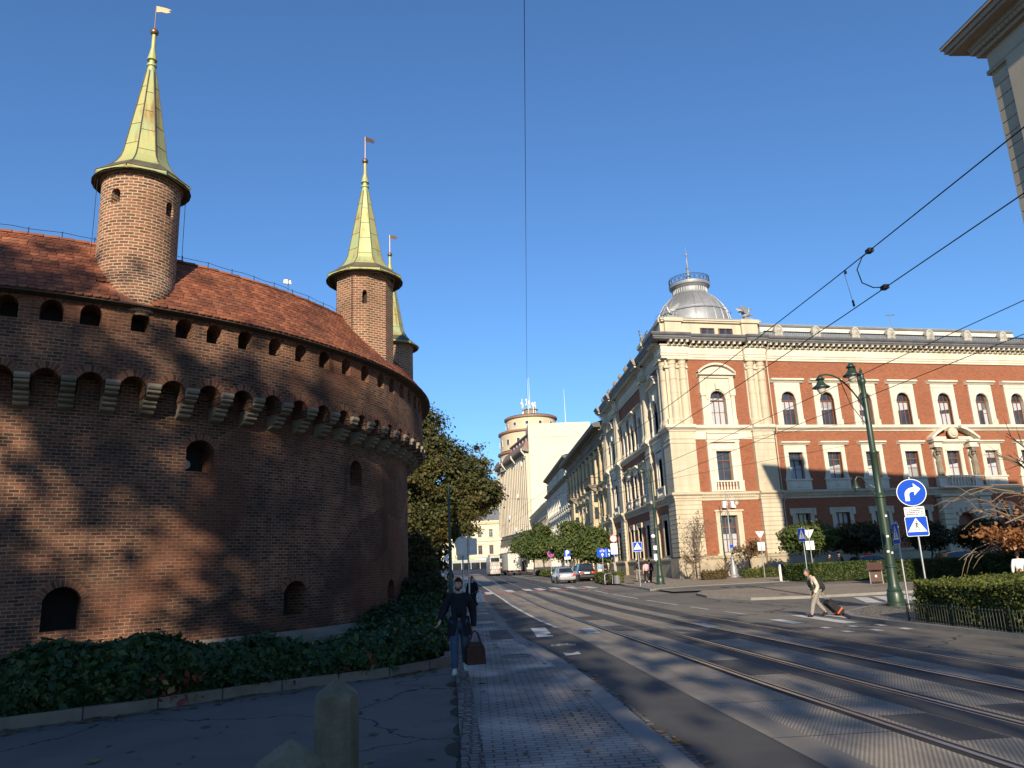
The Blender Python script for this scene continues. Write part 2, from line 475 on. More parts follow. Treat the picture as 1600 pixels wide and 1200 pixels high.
# base sheet reaching the horizon
g = MB()
yy = [-150,-80,-40]+ysamp(-25,90,3)+ysamp(90,330,12)[1:]+[500,900,2500,6000]
xx = [-3000,-700,-200,-60,-25,0,25,60,120,300,900,3000]
gv = [(x,y,G(min(y,900))-.03) for y in yy for x in xx]
nx_ = len(xx)
g.add(gv,[(j*nx_+i,j*nx_+i+1,(j+1)*nx_+i+1,(j+1)*nx_+i) for j in range(len(yy)-1) for i in range(nx_-1)])
M['earth'] = rough_mat('trodden_earth',(.06,.055,.05),(.085,.078,.068),.8,.95,.3,.01,20.)
struct('ground', g, M['earth'])
# carriageway
struct('road', strip(MB(), Y, KL, lambda y: 46 if y < 40 else (KR(y)+.05), -.0), M['asphalt'])
sy = ysamp(29.5,40.5,1.5)
struct('side_road', strip(MB(), sy, con(45.9), con(140), -.001), M['asphalt'])
struct('cycle_lane', strip(MB(), [y for y in Y if y < 130], off(KL,.0), WL, .004), M['asphalt_dark'])
# tram bed
def ribbed():
    t = NT('ribbed_concrete'); uv = t.uv(); p = t.pos()
    s = t.n('ShaderNodeSeparateXYZ', i_0=uv)
    dia = t.math('ADD', t.math('MULTIPLY',s.outputs[0],.86), t.math('MULTIPLY',s.outputs[1],-.5))
    w = t.math('SINE', t.math('MULTIPLY',dia,2*math.pi/.043))
    fr = t.math('FRACT', t.math('DIVIDE',s.outputs[1],2.3))
    joint = t.math('LESS_THAN', fr, .012)
    fl = t.n('ShaderNodeVectorMath', operation='FLOOR', i_0=t.scl(uv,(.4,1/2.3,1)))
    wn = t.n('ShaderNodeTexWhiteNoise', i_Vector=fl.outputs[0])
    a = t.noise(p,1.3,5,.6)
    col = t.ramp(a,(.3,(.24,.205,.16)),(.7,(.36,.305,.235)))
    col = t.mix(t.math('MULTIPLY',wn.outputs['Value'],.4), col, (.14,.125,.105))
    col = t.mix(t.math('MULTIPLY',t.math('GREATER_THAN',w,.25),.28), col, (.09,.078,.064))
    sk = t.noise(t.scl(uv,(2.4,.12,1)),1.,6,.68)
    col = t.mix(t.ramp(sk,(.48,(0,0,0)),(.7,(.6,.6,.6))), col, (.085,.073,.06))
    col = t.mix(joint, col, (.03,.028,.025))
    return t.bsdf(col,.8,0,t.math('SUBTRACT',w,t.math('MULTIPLY',joint,3.)),.006,.5)
M['ribbed'] = ribbed()
def smooth_conc():
    t = NT('smooth_concrete'); uv = t.uv(); p = t.pos(); s = t.n('ShaderNodeSeparateXYZ', i_0=uv)
    a = t.noise(p,1.1,5,.6); joint = t.math('LESS_THAN', t.math('FRACT',t.math('DIVIDE',s.outputs[1],2.3)), .012)
    col = t.ramp(a,(.3,(.15,.132,.108)),(.7,(.22,.195,.16)))
    col = t.mix(joint, col, (.03,.028,.025))
    return t.bsdf(col,.75,0,t.noise(p,60,3),.005,.4)
M['conc'] = smooth_conc()
YT = [y for y in Y if y < 200]
yn = [y for y in Y if y < 62]
tb = strip(MB(), YT, WL, off(WL,.42), .008, uvo=RA); struct('concrete_edge_strip', tb, M['conc'])
tb = MB()
strip(tb, YT, off(WL,.42), off(RA,-.09), .0085, uvo=RA)
strip(tb, yn, off(RA,.09), off(RA,.86), .0085, uvo=RA)
strip(tb, yn, off(RA,1.53), off(RA,2.42), .0085, uvo=RA)
strip(tb, yn, off(RA,3.09), off(RA,3.7), .0085, uvo=RA)
struct('tram_bed_panels', tb, M['ribbed'])
tb = MB()
strip(tb, yn, off(RA,.86), off(RA,1.35), .0082, uvo=RA)
strip(tb, yn, off(RA,2.42), off(RA,2.91), .0082, uvo=RA)
strip(tb, yn, off(RA,3.7), off(RA,4.35), .0082, uvo=RA)
strip(tb, [y for y in YT if y > 58], off(RA,.09), off(RA,4.35), .0082, uvo=RA)
struct('tram_bed_asphalt', tb, M['asphalt_dark'])
# pale transverse concrete beams and square dark asphalt repairs in the track bed
be = MB(); rp = MB()
for yb,w_,a_,b_ in ((10.35,.34,.09,.86),(17.5,.3,.09,.86),(27.0,.4,.09,.86),(12.4,.3,3.09,3.7),(33,.4,1.53,2.42)):
    be.quad((RA(yb)+a_,yb,G(yb)+.0105),(RA(yb)+b_,yb,G(yb)+.0105),(RA(yb+w_)+b_,yb+w_,G(yb+w_)+.0105),(RA(yb+w_)+a_,yb+w_,G(yb+w_)+.0105))
for yb,w_,a_,b_ in ((8.6,1.5,.2,.84),(14.0,2.3,.12,.84),(20.5,2.2,1.6,2.4),(24.5,2.3,.1,.8),(9.2,1.2,1.7,2.4),(15.5,2.3,3.1,3.65),(30,2.3,.1,.84)):
    rp.quad((RA(yb)+a_,yb,G(yb)+.0102),(RA(yb)+b_,yb,G(yb)+.0102),(RA(yb+w_)+b_,yb+w_,G(yb+w_)+.0102),(RA(yb+w_)+a_,yb+w_,G(yb+w_)+.0102))
struct('concrete_beams', be, M['kerb']); struct('asphalt_repairs', rp, M['asphalt_dark'])
ra = MB(); gr = MB()
for d in (0,1.44,3.0,4.44):
    inn = 1 if d in (0,3.0) else -1
    a,b = (d-.035,d+.035)
    strip(ra, YT, off(RA,a), off(RA,b), .016)
    lo,hi = (b,b+.065) if inn > 0 else (a-.065,a)
    strip(gr, YT, off(RA,lo), off(RA,hi), .010)
    lo,hi = (b+.065,b+.095) if inn > 0 else (a-.095,a-.065)
    strip(ra, YT, off(RA,lo), off(RA,hi), .014)
    lo,hi = (a-.1,a) if inn > 0 else (b,b+.1)
    strip(gr, YT, off(RA,lo), off(RA,hi), .0095)
struct('tram_rails', ra, M['rail']); struct('rail_grooves', gr, M['groove'])

# ---- left pavement
def paving():
    t = NT('concrete_block_paving'); uv = t.uv(); p = t.pos()
    br = t.n('ShaderNodeTexBrick', i_Vector=uv, i_Color1=(0,0,0,1), i_Color2=(1,1,1,1), i_Mortar=(0,0,0,1), i_Scale=1.,
             i_Mortar_Size=.012, i_Mortar_Smooth=.1, i_Bias=0., i_Brick_Width=.235, i_Row_Height=.115)
    br.offset = .5
    a = t.noise(p,1.0,5,.6); f = t.noise(p,50.,3,.6)
    col = t.ramp(br.outputs['Color'],(0,(.15,.13,.112)),(1,(.235,.205,.175)))
    col = t.mix(t.math('MULTIPLY',a,.5), col, (.12,.108,.098))
    col = t.mix(br.outputs['Fac'], col, (.018,.016,.015))
    h = t.math('SUBTRACT', t.math('MULTIPLY',f,.3), t.math('MULTIPLY',br.outputs['Fac'],1.5))
    rg = t.ramp(t.noise(p,.55,3,.5),(.4,(.42,.42,.42)),(.62,(.75,.75,.75)))
    return t.bsdf(col,rg,0,h,.012,.9)
M['paving'] = paving()
def cobbles(name, sc, c1, c2, gap=.35):
    t = NT(name); p = t.uv()
    v = t.n('ShaderNodeTexVoronoi', i_Vector=p, i_Scale=sc, feature='DISTANCE_TO_EDGE'); v.inputs['Randomness'].default_value = .55
    v2 = t.n('ShaderNodeTexVoronoi', i_Vector=p, i_Scale=sc); v2.inputs['Randomness'].default_value = .55
    e = t.ramp(v.outputs['Distance'],(.02,(0,0,0)),(.16,(1,1,1)))
    s = t.n('ShaderNodeSeparateXYZ', i_0=v2.outputs['Color'])
    col = t.ramp(s.outputs[0],(0,c1),(1,c2)); col = t.mix(e,(.025,.022,.02),col)
    return t.bsdf(col,.7,0,e,.03,.9)
M['cobble'] = cobbles('granite_setts',9.,(.1,.088,.075),(.2,.18,.155))
M['setts_far'] = cobbles('granite_setts_corner',9.,(.2,.17,.13),(.3,.265,.205))
yp = ysamp(-20,60,.9)+ysamp(60,150,5)[1:]
struct('pavement', strip(MB(), yp, off(PL,.42), off(KL,-.3), .12), M['paving'])
pb = strip(MB(), yp, off(PL,.24), off(PL,.42), .121); struct('paving_border_slabs', pb, M['paving'])
struct('sett_edging', strip(MB(), yp, PL, off(PL,.24), .116), M['cobble'])
def kerb(name, ys, f, w, dz, h, mat, side=-1):
    """kerb stones along f: width w to the side away from the road, top at dz, face down to dz-h"""
    k = MB()
    a,b = (off(f,-w),f) if side < 0 else (f,off(f,w))
    strip(k, ys, a, b, dz)
    edge = f
    for y0,y1 in zip(ys,ys[1:]):
        p = [(edge(y0),y0,G(y0)+dz-h),(edge(y0),y0,G(y0)+dz),(edge(y1),y1,G(y1)+dz),(edge(y1),y1,G(y1)+dz-h)]
        k.quad(*(p if side < 0 else p[::-1]), [[(0,y0),(h,y0),(h,y1),(0,y1)]])
    return struct(name, k, mat)
kerb('kerb', yp, KL, .3, .124, .15, M['kerb'])
struct('gutter_setts', strip(MB(), [y for y in yp if y < 75], KL, off(KL,.22), .009), M['cobble'])
# asphalt path to the left of the paving (up to the planter kerb)
KB = [(-22,4.8),(-12,9.2),(-6.68,11.8),(-5.32,12.68),(-3.82,14.13),(-1.81,15.48),(-.8,16.55)]   # planter kerb, front line
pa = MB()
kbx = curve(*[(x,y) for x,y in KB])
xs = [-22,-16,-12,-9,-6.68,-5.32,-3.82,-1.81,-.8]
for x0,x1 in zip(xs,xs[1:]):
    pa.quad((x0,-20,.1),(x1,-20,.1),(x1,kbx(x1),.1),(x0,kbx(x0),.1))
for y0,y1 in zip(yp,yp[1:]):
    if y1 > 17.2: break
    pa.quad((-.8,y0,.1),(PL(y0)-.0,y0,.1),(PL(y1)-.0,y1,.1),(-.8,y1,.1))
struct('asphalt_path', pa, M['path'])
# broken edge of the asphalt: patches of bare setts, irregular
r = random.Random(3); ed = MB()
for i in range(9):
    y = 6+i*.95+r.uniform(-.2,.2); w = r.uniform(.06,.22)
    ed.poly([(PL(y)+.0,y,.104),(PL(y+.8),y+.8,.104),(PL(y)-w*.6,y+.75,.104),(PL(y)-w,y+.5,.104),(PL(y)-w*.8,y+.2,.104)])
struct('broken_path_edge', ed, M['soil'])
# planter kerb: separate stones are one low kerb line
pk = MB()
def ribbon(mb, pts, w, z0, z1):
    n = len(pts); L = []; 
    for i,p in enumerate(pts):
        a = Vector(pts[max(i-1,0)]); b = Vector(pts[min(i+1,n-1)]); d = (b-a).normalized()
        L.append((p[0]-d.y*w, p[1]+d.x*w))
    s = 0
    for i in range(n-1):
        a,b,c,d = pts[i],pts[i+1],L[i+1],L[i]; l = math.hypot(b[0]-a[0],b[1]-a[1])
        U = [[(s,0),(s+l,0),(s+l,w),(s,w)]]
        mb.quad((*a,z1),(*b,z1),(*c,z1),(*d,z1),U); mb.quad((*a,z0),(*b,z0),(*b,z1),(*a,z1),U)
        mb.quad((*d,z1),(*c,z1),(*c,z0),(*d,z0),U); s += l
    a,d = pts[-1],L[-1]; mb.quad((*a,z0),(*d,z0),(*d,z1),(*a,z1))
def blockmat():
    t = NT('kerb_blocks'); s = t.n('ShaderNodeSeparateXYZ', i_0=t.uv()); p = t.pos()
    j = t.math('LESS_THAN', t.math('FRACT',t.math('DIVIDE',s.outputs[0],1.05)), .022)
    wn = t.n('ShaderNodeTexWhiteNoise', i_Vector=t.n('ShaderNodeVectorMath',operation='FLOOR',i_0=t.scl(t.uv(),(1/1.05,0,0))).outputs[0])
    col = t.ramp(t.noise(p,2.5,5,.6),(.3,(.15,.115,.085)),(.7,(.24,.19,.145)))
    col = t.mix(t.math('MULTIPLY',wn.outputs['Value'],.35), col, (.12,.1,.08)); col = t.mix(j,col,(.03,.025,.02))
    return t.bsdf(col,.88,0,t.noise(p,35,4),.012,.5)
M['kerb_blocks'] = blockmat()
dens = []
for a,b in zip(KB,KB[1:]):
    for i in range(4): dens.append((a[0]+(b[0]-a[0])*i/4, a[1]+(b[1]-a[1])*i/4))
dens.append(KB[-1]); dens += [(PL(y_)-.02,y_) for y_ in (17.2,18.2,20,22,26,30,33,39,45,52)]
ribbon(pk, dens, .17, 0., .27)
struct('planter_kerb', pk, M['kerb_blocks'])
so = MB(); so.poly([(x,y,.16) for x,y in KB]+[(-1.2,26,.16),(-2.2,45,.16),(-6,60,.16),(-45,60,.16),(-45,5,.16)])
struct('planter_soil', so, M['soil'])

# ---- right side
def plaza():
    t = NT('plaza_setts'); p = t.pos(); uv = t.uv()
    br = t.n('ShaderNodeTexBrick', i_Vector=uv, i_Color1=(0,0,0,1), i_Color2=(1,1,1,1), i_Mortar=(.2,.2,.2,1), i_Scale=1., i_Mortar_Size=.01, i_Brick_Width=.2, i_Row_Height=.1)
    col = t.ramp(br.outputs['Color'],(0,(.24,.205,.15)),(1,(.33,.28,.21)))
    col = t.mix(t.ramp(t.noise(p,.25,4,.6),(.45,(0,0,0)),(.6,(.75,.75,.75))), col, (.27,.185,.115))
    col = t.mix(br.outputs['Fac'],col,(.07,.06,.05))
    return t.bsdf(col,.85,0,br.outputs['Fac'],.008,-.5)
M['plaza'] = plaza()
def polysheet(name, pts, dz, mat, step=2.5, kerbm=None, kh=.12):
    """polygon on the sloping ground: cut into rows along y"""
    mb = MB(); ys = sorted({round(p[1],3) for p in pts}); lo,hi = ys[0],ys[-1]
    yy = sorted(set(ys)|{round(lo+(hi-lo)*i/max(1,int((hi-lo)/step)),3) for i in range(max(1,int((hi-lo)/step))+1)})
    def xs_at(y):
        out = []
        for (x0,y0),(x1,y1) in zip(pts,pts[1:]+pts[:1]):
            if (y0 <= y < y1) or (y1 <= y < y0): out.append(x0+(x1-x0)*(y-y0)/(y1-y0))
        return sorted(out)
    for a,b in zip(yy,yy[1:]):
        xa = xs_at(a+1e-4); xb = xs_at(b-1e-4)
        for i in range(0,min(len(xa),len(xb))-1,2):
            mb.quad((xa[i],a,G(a)+dz),(xa[i+1],a,G(a)+dz),(xb[i+1],b,G(b)+dz),(xb[i],b,G(b)+dz))
    o = struct(name, mb, mat)
    if kerbm:
        k = MB(); n = len(pts); L = []
        area = sum(a[0]*b[1]-b[0]*a[1] for a,b in zip(pts,pts[1:]+pts[:1])); sg = 1 if area > 0 else -1
        for i in range(n):
            a = Vector(pts[i]); b = Vector(pts[(i+1)%n]); m = max(1,int((b-a).length/2.5)); d = (b-a).normalized(); q = Vector((-d.y,d.x))*.22*sg
            for j in range(m):
                u = a+(b-a)*(j/m); v = a+(b-a)*((j+1)/m); gu,gv = G(u.y),G(v.y)
                k.quad((*u,gu+dz+.005),(*v,gv+dz+.005),(*(v+q),gv+dz+.005),(*(u+q),gu+dz+.005),[[(0,0),(1,0),(1,.2),(0,.2)]])
                k.quad((*u,gu+dz-kh),(*v,gv+dz-kh),(*v,gv+dz+.005),(*u,gu+dz+.005),[[(0,0),(1,0),(1,.2),(0,.2)]])
        struct(name+'_kerb', k, kerbm)
    return o
polysheet('corner_pavement', [(12.3,-25),(12.25,12),(11.95,17.8),(11.65,22.5),(11.75,24.8),(12.4,26.8),(14.2,28.9),(16.2,30.3),(19,31.6),(22,32.2),(23.6,34.5),(60,34.8),(60,-25)], .115, M['setts_far'], kerbm=M['kerb'])
polysheet('square', [(12.0,41.3),(13.2,38.0),(15.8,37.4),(22,37.9),(60,39.5),(60,47.2),(24,47.2),(17,47),(13.4,46.6),(12.2,44)], .12, M['plaza'], kerbm=M['kerb'])
polysheet('square_lane', [(11.6,46.8),(13.4,46.6),(24,47.2),(60,47.2),(60,52.5),(22,53.6),(14.5,52.6),(11.4,50.8)], .1, M['asphalt'])
polysheet('academy_pavement', [(11.2,51.2),(14.5,52.8),(22,53.9),(60,52.8),(60,78),(18.5,71.2),(18.5,84),(12.3,84),(12.3,75),(11.2,60),(11.3,56)], .12, M['plaza'], kerbm=M['kerb'])
polysheet('far_pavement', [(10.5,84),(18.5,84),(18.5,330),(8.6,330),(9.8,120),(10.4,87)], .12, M['plaza'], kerbm=M['kerb'])

# ---- markings
mk = MB(); mr = MB()
def mquad(mb, pts, dz=.0125): mb.poly([(x,y,G(y)+dz) for x,y in pts])
for y0,y1 in zip(YT,YT[1:]):
    if 26 < y0 < 100:
        mquad(mk,[(WL(y0)-.06,y0),(WL(y0)+.08,y0),(WL(y1)+.08,y1),(WL(y1)-.06,y1)])
WR = curve((33.4,9.53),(38.6,9.09),(40.7,8.92),(46.8,8.44),(48.6,8.2),(54.2,8.11),(80,7.2),(140,5.6))
y = 14.
WRn = curve((10,11.2),(25,10.2),(33.4,9.53))
while y < 130:
    f = WR if y > 33.4 else WRn
    L = 5 if y > 33 else 2.2
    if y > 28: mquad(mk,[(f(y),y),(f(y)+.13,y),(f(y+L)+.13,y+L),(f(y+L),y+L)])
    y += L+ (2.2 if 52 < y < 60 else 1.6)
# near crossing (stripes along the road)
for x in (1.5,2.02): pass
mquad(mk,[(1.72,23.8),(2.22,23.8),(2.28,27.5),(1.78,27.5)])
for x in (10.85,11.8):
    mquad(mk,[(x,23.4),(x+.48,23.4),(x+.55,27.6),(x+.07,27.6)])
for x in (3.3,7.0,9.6):
    mquad(mk,[(x,24.2),(x+.4,24.2),(x+.42,26.2),(x+.02,26.2)])
for x in (10.5,11.3,12.0,9.7):
    mquad(mk,[(x,22.1),(x+.22,22.1),(x+.25,22.6),(x+.03,22.6)])
    mquad(mk,[(x-.05,20.7),(x+.17,20.7),(x+.2,21.2),(x-.02,21.2)])
# side road crossing in front of the square
for i in range(7):
    x = 16.2+i*.95; mquad(mk,[(x,32.6),(x+.5,32.2),(x+1.9,36.3),(x+1.4,36.7)])
# far crossing: white bars with red fields between
for i,(x,y) in enumerate([(1.0,58.3),(2.6,60.6),(4.0,61.2),(5.0,61.6),(6.2,61.8),(7.5,61.6),(8.8,60.8)]):
    mquad(mk,[(x-.35,y-1.8),(x+.25,y-1.8),(x+.1,y+2.4),(x-.5,y+2.4)],.02)
for x,y in [(.7,56.3),(1.6,56.7),(2.4,57.3),(3.3,57.9),(4.5,58.1),(5.6,58.4),(6.5,58.6),(8.0,58.1),(9.4,57.0)]:
    mquad(mr,[(x-.28,y-.8),(x+.28,y-.8),(x+.22,y+.8),(x-.34,y+.8)],.019)
# bicycle signs on the cycle lane
def bike_sign(cx, cy, s):
    def P(u,v): return (cx+u*s, cy+v*s*1.7)
    def bar(a,b,w=.045):
        a = Vector(a); b = Vector(b); d = (b-a).normalized(); q = Vector((-d.y,d.x))*w
        mquad(mk,[P(*(a+q)),P(*(a-q)),P(*(b-q)),P(*(b+q))][::-1],.013)
    for wx in (-.48,.48):
        n = 12
        for k in range(n):
            t0,t1 = 2*math.pi*k/n,2*math.pi*(k+1)/n
            mquad(mk,[P(wx+.3*math.cos(t0),.3*math.sin(t0)),P(wx+.3*math.cos(t1),.3*math.sin(t1)),P(wx+.22*math.cos(t1),.22*math.sin(t1)),P(wx+.22*math.cos(t0),.22*math.sin(t0))][::-1],.013)
    for a,b in (((-.48,0),(-.2,.42)),((-.2,.42),(.34,.42)),((.34,.42),(.48,0)),((-.2,.42),(0,0)),((0,0),(.34,.42)),((-.48,0),(0,0)),((-.3,.52),(-.1,.52)),((.28,.55),(.42,.6))): bar(a,b)
bike_sign(2.2,21.0,.42)
mquad(mk,[(1.98,18.5),(2.36,18.7),(2.36,19.3),(2.18,18.95),(1.98,19.15)],.013)
bike_sign(1.25,42.8,.35)
struct('road_markings', mk, M['paint_white']); struct('crossing_red_fields', mr, M['paint_red'])
# manholes, tactile slab
M['iron'] = rough_mat('cast_iron',(.045,.042,.04),(.08,.075,.07),8.,.6,.7,.01,60.,.5)
for x,y,dz in ((.82,17.9,.124),(2.4,24.5,.014)):
    mh = MB(); mh.lathe([(.34,0),(.34,.006),(.29,.008),(.29,.004),(0,.004)],24,(x,y,G(y)+dz-.004)); struct('manhole_cover', mh, M['iron'])
def tact():
    t = NT('tactile_slabs'); s = t.n('ShaderNodeSeparateXYZ', i_0=t.uv())
    w = t.math('MULTIPLY', t.math('SINE',t.math('MULTIPLY',s.outputs[0],70.)), t.math('SINE',t.math('MULTIPLY',s.outputs[1],70.)))
    return t.bsdf(t.ramp(w,(.4,(.07,.065,.06)),(.7,(.15,.14,.125))),.8,0,w,.01,.6)
tq = MB(); tq.poly([(.33,22.3,.125),(1.0,22.3,.125),(.9,25.7,.125),(.33,25.6,.125)]); struct('tactile_paving', tq, tact())

# fallen leaves on the path, the paving and along the kerbs
rngL = np.random.default_rng(5); Lf = []
for k in range(520):
    if k < 230: i = rngL.integers(len(KB)-1); f = rngL.random(); a_,b_ = KB[i],KB[i+1]; x = a_[0]+(b_[0]-a_[0])*f; y = a_[1]+(b_[1]-a_[1])*f-abs(rngL.normal())*.35-.03; z = .112
    elif k < 380: y = rngL.uniform(6,30); x = KL(y)+rngL.uniform(.02,.3); z = .02
    else: y = rngL.uniform(5.5,24); x = rngL.uniform(-5,1.9); z = .128 if x > PL(y) else .112
    if x < PL(y) and x > -.8 and y > 17: continue
    if x <= -.8 and y > kbx(x)-.02: continue
    Lf.append((x,y,z+G(y)))
Lf = np.array(Lf)
M['leaf_litter'] = leaf_mat('fallen_leaf',((.14,.075,.03),(.22,.13,.045),(.26,.19,.07)),2.,.1,.7,.8)
lv = leaves(Lf, .075, rngL, np.tile([0,0,1.],(len(Lf),1)), .93)
lt_ = np_mesh('fallen_leaves', lv, len(Lf), M['leaf_litter']); tag(lt_,'scattered brown fallen leaves along the kerbs and on the dark path','fallen leaves',kind='stuff')
# ================================================================== BARBICAN
BC = (-17.86, 32.59); RW, RG = 15.0, 15.69
barb = thing('fortress', 'round red brick gothic fortress with corbelled gallery, tiled roof and copper-spired turrets', 'fortress', (BC[0],BC[1],0.))
def cyl_map(R):
    def f(u, z, d):
        t = u/R; r = R-d
        return (r*math.cos(t), r*math.sin(t), z)
    return f
def ang(a, R=RW): return R_(a)*R
# lower wall, loopholes
lo = [op(ang(-60.2),ang(-57.0),1.0,1.72,2.03), op(ang(-48.35),ang(-45.3),4.98,5.62,5.87), op(ang(-24.5),ang(-21.6),5.0,5.62,5.88),
      op(ang(-35.9),ang(-32.3),.95,1.62,1.93), op(ang(-13.3),ang(-10.2),.87,1.55,1.83), op(ang(-72),ang(-69),4.98,5.62,5.87), op(ang(-80),ang(-77),1.0,1.72,2.03)]
wb = MB()
wall(wb, wb, cyl_map(RW), ang(-125), ang(60), .3, 7.95, lo, du=.35, depth=.85)
w_lo = wb.build('wall', M['barb_brick'], barb)
# upper gallery wall on round arches between corbels, with embrasures
CA = [-63.5+3.6*k for k in range(-14,27)]
go = []
for a0,a1 in zip(CA,CA[1:]):
    h = .205/RG*180/math.pi
    go.append(op(ang(a0+h,RG),ang(a1-h,RG),6.8,7.1,7.29,d=.66))
OA = [-65.2,-61.75,-58.55,-54.3,-50.2,-47.1,-43.7,-40.0,-36.5,-32.9,-29.0,-25.1,-21.2,-17.9,-14.3,-10.8,-7.2,-3.6,0,3.7,7.3]
OA = [-65.2-3.6*k for k in range(10,0,-1)]+OA
for a in OA:
    hw = .92 if a < -57 and a > -63 else .85
    go.append(op(ang(a-hw,RG),ang(a+hw,RG),8.5,8.85,9.06,d=.62))
gb = MB()
wall(gb, gb, cyl_map(RG), ang(-110,RG), ang(50,RG), 7.08, 9.3, go, du=.3, depth=.6)
gal = gb.build('gallery_wall', M['barb_brick'], barb)
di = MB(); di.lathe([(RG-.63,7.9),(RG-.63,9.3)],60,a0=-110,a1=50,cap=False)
di.build('gallery_inner_wall', M['dark_in'], barb)  # wall painted dark as the gallery's shaded inside
# brick arch rings (radial bricks) over every opening and arch
def arch_ring(mb, R, o, w=.2, proud=.02, bw=.075):
    k = 12; m = (o['a']+o['b'])/2
    pts = [(o['a']+(o['b']-o['a'])*i/k) for i in range(k+1)]
    P = [(u,arch_z(o,u)) for u in pts]
    f = cyl_map(R)
    L = 0
    for i in range(k):
        def nrm(j):
            a = P[max(j-1,0)]; b = P[min(j+1,k)]; d = Vector((b[0]-a[0],b[1]-a[1])).normalized(); return (-d.y*w, d.x*w)
        (u0,z0),(u1,z1) = P[i],P[i+1]; n0,n1 = nrm(i),nrm(i+1); l = math.hypot(u1-u0,z1-z0)
        a,b,c,d = f(u0,z0,-proud),f(u1,z1,-proud),f(u1+n1[0],z1+n1[1],-proud),f(u0+n0[0],z0+n0[1],-proud)
        mb.quad(a,b,c,d,[[(0,L),(0,L+l),(w,L+l),(w,L)]])
        mb.quad(d,c,f(u1+n1[0],z1+n1[1],0),f(u0+n0[0],z0+n0[1],0),[[(0,L),(0,L+l),(.05,L+l),(.05,L)]])
        L += l
M['arch_brick'] = brick_mat('arch_bricks',(.3,.115,.06),(.19,.07,.04),(.29,.22,.15),.4,.085,.01,.45,.015,(.05,.033,.025),.5,.2)
ab = MB()
for o in go: arch_ring(ab, RG, o, .17 if o['zs'] < 7 else .13, .008)
for o in lo: arch_ring(ab, RW, o, .17, .012)
ab.build('arch_bricks', M['arch_brick'], barb)
# loophole backs: a near-black sheet painted as the shade inside, round shot hole each
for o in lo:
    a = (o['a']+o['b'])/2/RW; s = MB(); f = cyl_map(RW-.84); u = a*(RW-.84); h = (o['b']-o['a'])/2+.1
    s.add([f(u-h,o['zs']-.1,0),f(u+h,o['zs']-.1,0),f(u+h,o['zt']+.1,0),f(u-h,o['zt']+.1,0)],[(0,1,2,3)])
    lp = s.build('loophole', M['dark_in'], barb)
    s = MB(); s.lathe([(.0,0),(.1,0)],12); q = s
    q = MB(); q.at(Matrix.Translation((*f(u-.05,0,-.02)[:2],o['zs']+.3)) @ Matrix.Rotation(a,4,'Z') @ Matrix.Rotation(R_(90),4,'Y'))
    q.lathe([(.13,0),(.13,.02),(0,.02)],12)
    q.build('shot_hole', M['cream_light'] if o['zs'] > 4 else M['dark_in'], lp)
# stone skirt at the foot
sk = MB(); sk.lathe([(15.55,-.1),(15.5,.28),(15.0,.5)],90,a0=-95,a1=60,cap=False)
sk.build('stone_skirt', M['stone_old'], barb)
# corbels: two stepped lobes of weathered stone
def corbel_mesh():
    c = MB()
    prof = [(-.02,7.13),(.80,7.13),(.82,7.05),(.78,6.99),(.7,6.975),(.76,6.95),(.75,6.9),(.68,6.87),(.6,6.86),(.66,6.835),(.62,6.79),(.5,6.765),(.4,6.755),(.46,6.73),(.47,6.68),(.42,6.65),(.34,6.64),(.39,6.61),(.38,6.56),(.31,6.53),(.22,6.52),(.27,6.49),(.22,6.43),(-.02,6.37)]
    h = .17
    n = len(prof)
    v = [(RW+o,-h,z) for o,z in prof]+[(RW+o,h,z) for o,z in prof]
    c.add(v, [tuple(range(n-1,-1,-1)),tuple(range(n,2*n))]+[(i,(i+1)%n,(i+1)%n+n,i+n) for i in range(n)])
    return c
cm = corbel_mesh().build('corbel', M['stone_old'], barb, bevel=.025)
cm.rotation_euler = (0,0,R_(CA[0]))
for a in CA[1:]:
    c = cm.copy(); COL.objects.link(c); c.parent = barb; c.rotation_euler = (0,0,R_(a))
